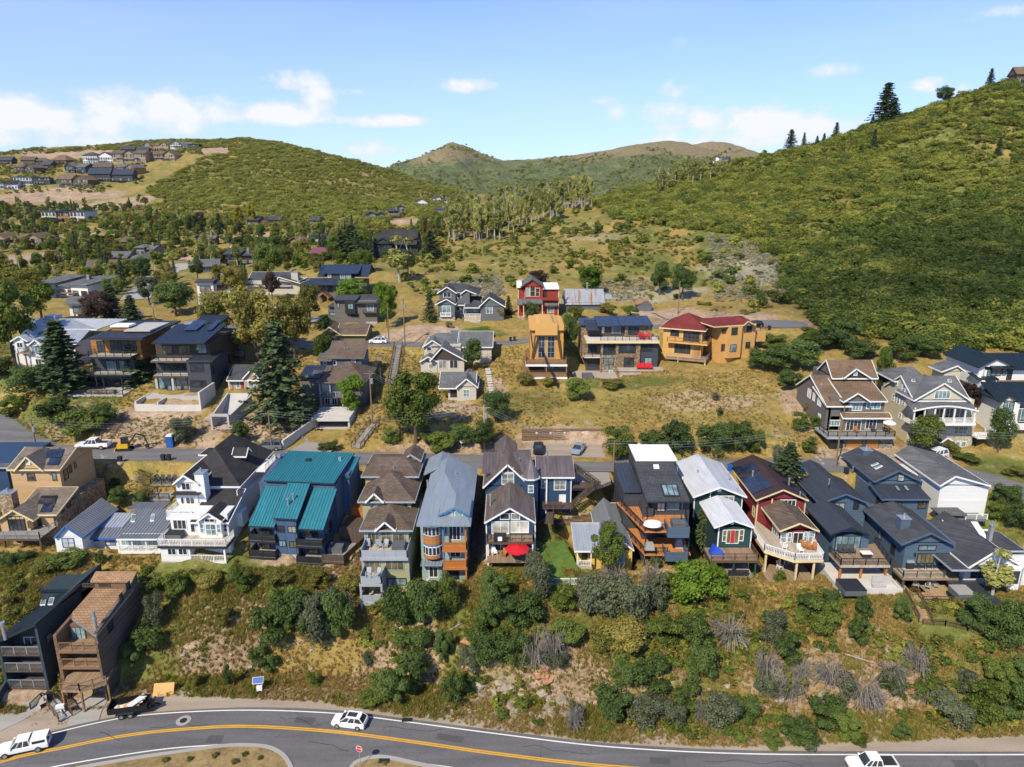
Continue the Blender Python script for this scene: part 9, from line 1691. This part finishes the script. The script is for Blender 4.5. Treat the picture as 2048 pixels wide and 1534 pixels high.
def swarm(name,pts,meshes,smin,smax,label,cat,seed=1,sz=1.0,lean=0.0):
 "one mass of plants nobody could count: instances on points"
 rs=np.random.default_rng(seed);col=bpy.data.collections.new(name+'_source')
 for m_ in meshes:col.objects.link(bpy.data.objects.new(name+'_piece',m_))
 me=bpy.data.meshes.new(name);me.from_pydata([tuple(p) for p in pts],[],[])
 a=me.attributes.new('rot','FLOAT_VECTOR','POINT');r=np.zeros((len(pts),3),np.float32);r[:,2]=rs.random(len(pts))*6.283;r[:,:2]=rs.normal(size=(len(pts),2))*lean;a.data.foreach_set('vector',r.ravel())
 a=me.attributes.new('siz','FLOAT_VECTOR','POINT');q=(smin+(smax-smin)*rs.random(len(pts))**1.6)[:,None]*np.ones((1,3));q[:,2]*=sz*(.8+.4*rs.random(len(pts)));a.data.foreach_set('vector',q.astype(np.float32).ravel())
 a=me.attributes.new('pick','INT','POINT');a.data.foreach_set('value',rs.integers(0,len(meshes),len(pts)).astype(np.int32))
 o=bpy.data.objects.new(name,me);COL.objects.link(o);tag(o,label,cat,None,'stuff')
 g=bpy.data.node_groups.new(name,'GeometryNodeTree');g.interface.new_socket('Geometry',in_out='INPUT',socket_type='NodeSocketGeometry');g.interface.new_socket('Geometry',in_out='OUTPUT',socket_type='NodeSocketGeometry')
 i,u=g.nodes.new('NodeGroupInput'),g.nodes.new('NodeGroupOutput');ip=g.nodes.new('GeometryNodeInstanceOnPoints');ci=g.nodes.new('GeometryNodeCollectionInfo');ci.inputs[0].default_value=col;ci.inputs['Separate Children'].default_value=True;ci.inputs['Reset Children'].default_value=True
 g.links.new(i.outputs[0],ip.inputs['Points']);g.links.new(ci.outputs[0],ip.inputs['Instance']);ip.inputs['Pick Instance'].default_value=True
 for nm,typ,so in (('rot','FLOAT_VECTOR','Rotation'),('siz','FLOAT_VECTOR','Scale'),('pick','INT','Instance Index')):
  na=g.nodes.new('GeometryNodeInputNamedAttribute');na.data_type=typ;na.inputs[0].default_value=nm;g.links.new(na.outputs[0],ip.inputs[so])
 g.links.new(ip.outputs[0],u.inputs[0]);o.modifiers.new('scatter','NODES').node_group=g
 return o
HB=[crown('hill_bush','leaf_hill',300+j,6,480,.062,.08,.9,.62) for j in range(4)];HO=[crown('hill_oak','leaf_oak',320+j,6,480,.062,.08,.9,.62) for j in range(3)];HG=[crown('hill_shrub','leaf_olive',340+j,5,300,.07,.02,.8,.62) for j in range(3)];SG=[crown('sage','leaf_sage',360+j,4,220,.07,.02,.75,.6) for j in range(3)]
TH=[crown('thicket',m_,380+j,16,1300,.045,.02,.62,1.15,.7,.2) for j,m_ in enumerate(('leaf_hill','leaf_hill','leaf_hill','leaf_oak'))]
RIGHT=((1180,402),(1330,362),(1530,312),(1650,284),(1750,248),(1900,200),(2048,140),(2500,20),(2500,690),(2048,700),(1850,700),(1640,655),(1590,600),(1565,520),(1480,470),(1350,455),(1240,440))
pts=scatter(RIGHT,30000,150,470,.07,.42,.35,s0=.0,s1=1.15,seed=3)
_o=np.argsort(-pts[:,1])
sel=pts[np.argsort(pts[:,1])]
for p in sel[:150]:place('scrub_oak',[('c',random.choice(HO+HB))],Vector(p)-Vector((0,0,.2)),random.uniform(2.4,4.0),'scrub oak bush among many alike low on the right hillside','bush','scrub oaks on the right hillside',None,random.uniform(.9,1.35))
LOW=scatter(((1560,570),(1700,450),(1860,400),(2500,360),(2500,700),(1640,665)),12000,150,330,.06,.33,.3,s0=.3,s1=1.15,seed=44)
swarm('lower_scrub',LOW,HO,1.8,4.4,'dense scrub low on the right hillside, leaf colour darkened for the cloud shade','scrub',45,.85)  # darker oak leaves put part of the cloud shade into the colour
swarm('hillside_thicket',scatter(RIGHT,15000,150,470,.035,.45,.2,s0=.0,s1=1.15,seed=46),TH,2.2,5.4,'merged oak thickets on the right hillside','thicket',46,.8)
swarm('hillside_scrub',sel[150:],HB+HO[:1]+HG[:1],1.2,4.0,'dense green scrub oak covering the right hillside','scrub',4,.85)
MID=((880,470),(1180,420),(1240,440),(1480,470),(1565,520),(1590,600),(1500,632),(1300,605),(1130,560),(1000,580),(840,600),(800,560))
pts=scatter(MID,2600,180,420,.045,.47,.2,s0=-.2,s1=.5,seed=8)
for p in pts[:150]:place('scrub_oak',[('c',random.choice(HO+HB))],Vector(p)-Vector((0,0,.2)),random.uniform(1.8,4.2),'green scrub oak on the open slope behind the upper houses','bush','scrub on the open middle slope',None,random.uniform(.9,1.4))
swarm('slope_scrub',scatter(MID,6000,180,420,.07,.5,.3,s0=-.2,s1=.5,seed=18),HG,1.0,2.2,'low olive brush scattered on the open middle slope','brush',9,.7)
sp=np.concatenate([scatter(((1415,470),(1560,490),(1575,600),(1430,605)),9000,200,300,.05,.3,.3,s0=.2,s1=.5,seed=5),scatter(((900,560),(1000,550),(1010,590),(900,600)),4000,200,260,.05,.3,.3,s0=-.15,s1=.05,seed=6),scatter(((1180,560),(1330,560),(1340,610),(1200,600)),5000,200,260,.05,.42,.3,s0=.08,s1=.3,seed=7)])
swarm('sagebrush',sp,SG,.7,1.5,'pale grey sagebrush patches on the hillside','sagebrush',5,.8)
LEFT=((-300,270),(120,300),(300,283),(490,275),(640,300),(800,345),(950,392),(960,430),(860,440),(760,462),(540,470),(320,440),(280,385),(420,310),(200,300),(-300,330))
pts=scatter(LEFT,40000,430,1100,.022,.38,.35,s0=-1.1,s1=.0,seed=12)
swarm('far_hill_thicket',scatter(LEFT,16000,430,1100,.012,.44,.2,s0=-1.1,s1=.0,seed=47),TH[:3],3.0,7.0,'merged oak thickets on the left hill','thicket',47,.7)
swarm('far_hill_scrub',pts,HB+HG[:1],2.0,5.0,'green oak scrub covering the left hill behind the valley','scrub',12,.75)
VAL=((-300,330),(300,300),(280,385),(320,440),(540,470),(760,462),(860,440),(900,470),(800,520),(640,560),(450,620),(-300,600))
pts=scatter(VAL,26000,230,950,.018,.49,.2,s0=-1.1,s1=-.05,seed=14)
swarm('valley_scrub',pts,HB+HG,2.4,5.2,'green brush filling the valley floor and lower far hillside','scrub',14,.8)
pts=scatter(VAL,2600,235,760,.03,.5,.25,s0=-1.0,s1=-.08,seed=15)
for i,p in enumerate(pts[:470]):
 k=random.random();hh=random.uniform(6,12)
 if k<.22:place('conifer',[('crown',random.choice(CONE['f'])),('trunk',CTRK)],Vector(p),hh*1.1,'dark conifer standing among the valley houses','tree','conifers of the valley',None,.9)
 elif k<.55:place('aspen_tree',[('crown',random.choice(ASP)),('trunk',random.choice(ATRK))],Vector(p),hh*1.15,'slim pale-trunked aspen among the valley houses','tree','aspens of the valley',None,1.4)
 else:place('valley_tree',[('crown',random.choice(TREE[random.choice('gyyd')])),('trunk',TRK[i%3])],Vector(p),hh*.8,'leafy tree among the valley houses','tree','leafy trees of the valley',None,1.0)
for i,p in enumerate(scatter(((880,420),(1100,392),(1180,398),(1190,420),(1080,450),(1000,480),(900,490)),2600,270,460,.05,.35,.3,s0=-.15,s1=.15,seed=21)[:170]):
 place('aspen_tree',[('crown',random.choice(ASP)),('trunk',random.choice(ATRK))],Vector(p),random.uniform(11,18),'white-trunked aspen in the grove below the far mountain','tree','aspen grove in the centre',None,random.uniform(.8,1.3))
for x,y in ((1315,392),(1325,380),(1335,385),(1350,372),(1362,372),(1375,370),(1385,372),(1400,366),(1420,362),(1440,352),(1318,375),(1345,365),(1368,362)):
 tree(x,y,50,22,'a','aspen on the skyline shoulder of the right hill','aspens on the hill shoulder')
mp=np.concatenate(MTN);mr=np.random.default_rng(5);mp=mp[mr.integers(0,len(mp),26000)]+mr.normal(size=(26000,3))*np.array([9,7,0]);mp=mp[(fbm(mp[:,0]*.006,mp[:,1]*.006,5)-(mp[:,2]-100)*.0024>.44)];mp[:,2]-=2
swarm('mountain_scrub',mp,HB,4,10,'scrub dotting the far mountains','scrub',48,.7)
swarm('valley_woods',scatter(VAL,4200,235,760,.025,.49,.2,s0=-1.0,s1=-.08,seed=49),TREE['y']+TREE['g']+TREE['b'][:1],4,8,'light green trees packed between the valley houses','trees',49)
swarm('slope_undergrowth',scatter(((-200,1130),(700,1140),(960,1150),(1240,1170),(1560,1180),(2300,1220),(2300,1445),(1900,1460),(1480,1485),(1200,1470),(1000,1440),(800,1415),(640,1385),(300,1370),(-200,1400)),9000,66,100,.12,.57,.2,s0=-1,s1=1,seed=50),HO+HG+HB[:2],.6,1.9,'ragged green undergrowth between the bushes above the highway','undergrowth',50,.7)
# ---- grass
def tuft(name,mat,seed,n=26,spread=.5):
 rs=np.random.default_rng(seed);a=rs.random(n)*6.283;q=rs.random(n)*spread;x,y=q*np.cos(a),q*np.sin(a);h_=.5+.6*rs.random(n);lx,ly=rs.normal(size=n)*.25,rs.normal(size=n)*.25;t=a+1.57;wx,wy=np.cos(t)*.07,np.sin(t)*.07
 v=np.stack([np.stack([x-wx,y-wy,0*x],1),np.stack([x+wx,y+wy,0*x],1),np.stack([x+lx+wx*.3,y+ly+wy*.3,h_],1),np.stack([x+lx-wx*.3,y+ly-wy*.3,h_],1)],1).reshape(-1,3)
 return qmesh(name,v,mat)
GD=[tuft('dry_tuft','grass_dry',j) for j in range(3)];GG=[tuft('green_tuft','grass_green',10+j) for j in range(3)]
SLOPE=((-200,1100),(700,1130),(960,1120),(1240,1150),(1560,1150),(2300,1180),(2300,1462),(1900,1478),(1480,1496),(1200,1484),(1000,1460),(800,1430),(640,1405),(300,1390),(200,1420),(-200,1440))
swarm('dry_grass',scatter(SLOPE,95000,66,100,.12,.38,.3,s0=-1.0,s1=1.0,seed=31),GD,.25,.6,'dry golden grass on the slope above the highway','grass',31,.7,.15)
swarm('green_weeds',scatter(SLOPE,60000,66,100,.10,.535,.25,s0=-1.0,s1=1.0,seed=32),GG,.35,.9,'green weeds patching the slope above the highway','weeds',32,.7,.15)
UP=((-100,690),(700,690),(1000,690),(1500,640),(1640,700),(1660,910),(1200,915),(700,905),(100,895),(-100,830))
swarm('meadow_grass',scatter(UP,60000,115,200,.09,.40,.3,s0=-.85,s1=.6,seed=33),GD+GG[:2],.25,.6,'tall dry meadow grass between the two streets','grass',33,.7,.15)
swarm('yard_grass',scatter(((-100,935),(2100,950),(2100,1180),(-100,1120)),26000,88,122,.09,.42,.3,s0=-.85,s1=.85,seed=34),GD+GG[:2],.25,.6,'rough grass between the houses of the front row','grass',34,.7,.15)
# ------------------------------------------------------------------ cloud overhead, out of view, whose shade lies on the right hillside
for nm,op in (('cloud_thick',.052),):
 m,t,b=base_mat(nm,1,0);t.nodes.remove(b)
 tr=N(t,'ShaderNodeBsdfTransparent');df=N(t,'ShaderNodeBsdfTranslucent');df.inputs[0].default_value=(.95,.95,.97,1);mx=N(t,'ShaderNodeMixShader');mx.inputs[0].default_value=op
 L(t,tr.outputs[0],mx.inputs[1]);L(t,df.outputs[0],mx.inputs[2]);L(t,mx.outputs[0],t.nodes['Material Output'].inputs[0])
def cloud(label,spots,alt,seed,mat):
 rs=random.Random(seed);b=B()
 for x,y,rx,ry,n in spots:
  for i in range(n):
   a,q=rs.random()*6.283,math.sqrt(rs.random());px,py=x+rx*q*math.cos(a),y+ry*q*math.sin(a);c=Vector((px,py,gh(px,max(30,py))));c=c+SUND*(alt/SUND.z);r=rs.uniform(12,26);k=[]
   n_,m_=10,6;base_=len(b.v);vs=[]
   for j in range(m_+1):
    for l in range(n_):
     th,ph=math.pi*j/m_,6.283*l/n_;w_=1+.18*rs.uniform(-1,1);vs.append(c+Vector((math.sin(th)*math.cos(ph)*r*w_,math.sin(th)*math.sin(ph)*r*w_,math.cos(th)*r*.55*w_)))
   b.add(vs,[(j*n_+l,j*n_+(l+1)%n_,(j+1)*n_+(l+1)%n_,(j+1)*n_+l) for j in range(m_) for l in range(n_)])
 o=b.build('cloud',mat,None,True);tag(o,label,'cloud')
cloud('cumulus cloud shading the right hillside',((98,200,26,20,8),(135,222,50,40,24),(180,240,50,50,28),(130,172,50,24,14),(205,195,54,54,22)),520,2,'cloud_thick')
build_ground()
near_kerbs()
paint('lawn_grass',(.085,.145,.03),.95,.35,.1,fine=1.5);full()
strip('lawn',gline(curve([ground(x,y) for x,y in ((1100,1085),(1112,1110),(1124,1135),(1134,1162))],10),.06),-2.2,2.0,'lawn_grass',.05)
# ------------------------------------------------------------------ air
m=bpy.data.materials.new('air');m.use_nodes=True;t=m.node_tree;t.nodes.remove(t.nodes['Principled BSDF'])
v=N(t,'ShaderNodeVolumePrincipled');v.inputs['Color'].default_value=(.82,.9,1,1);v.inputs['Density'].default_value=.00002;v.inputs['Anisotropy'].default_value=.2
L(t,v.outputs[0],t.nodes['Material Output'].inputs['Volume']);MATS['air']=m
o=B().box(-2700,2700,-260,3900,-4,330).build('haze','air');tag(o,'thin summer haze over the valley and mountains','haze',None,'stuff')
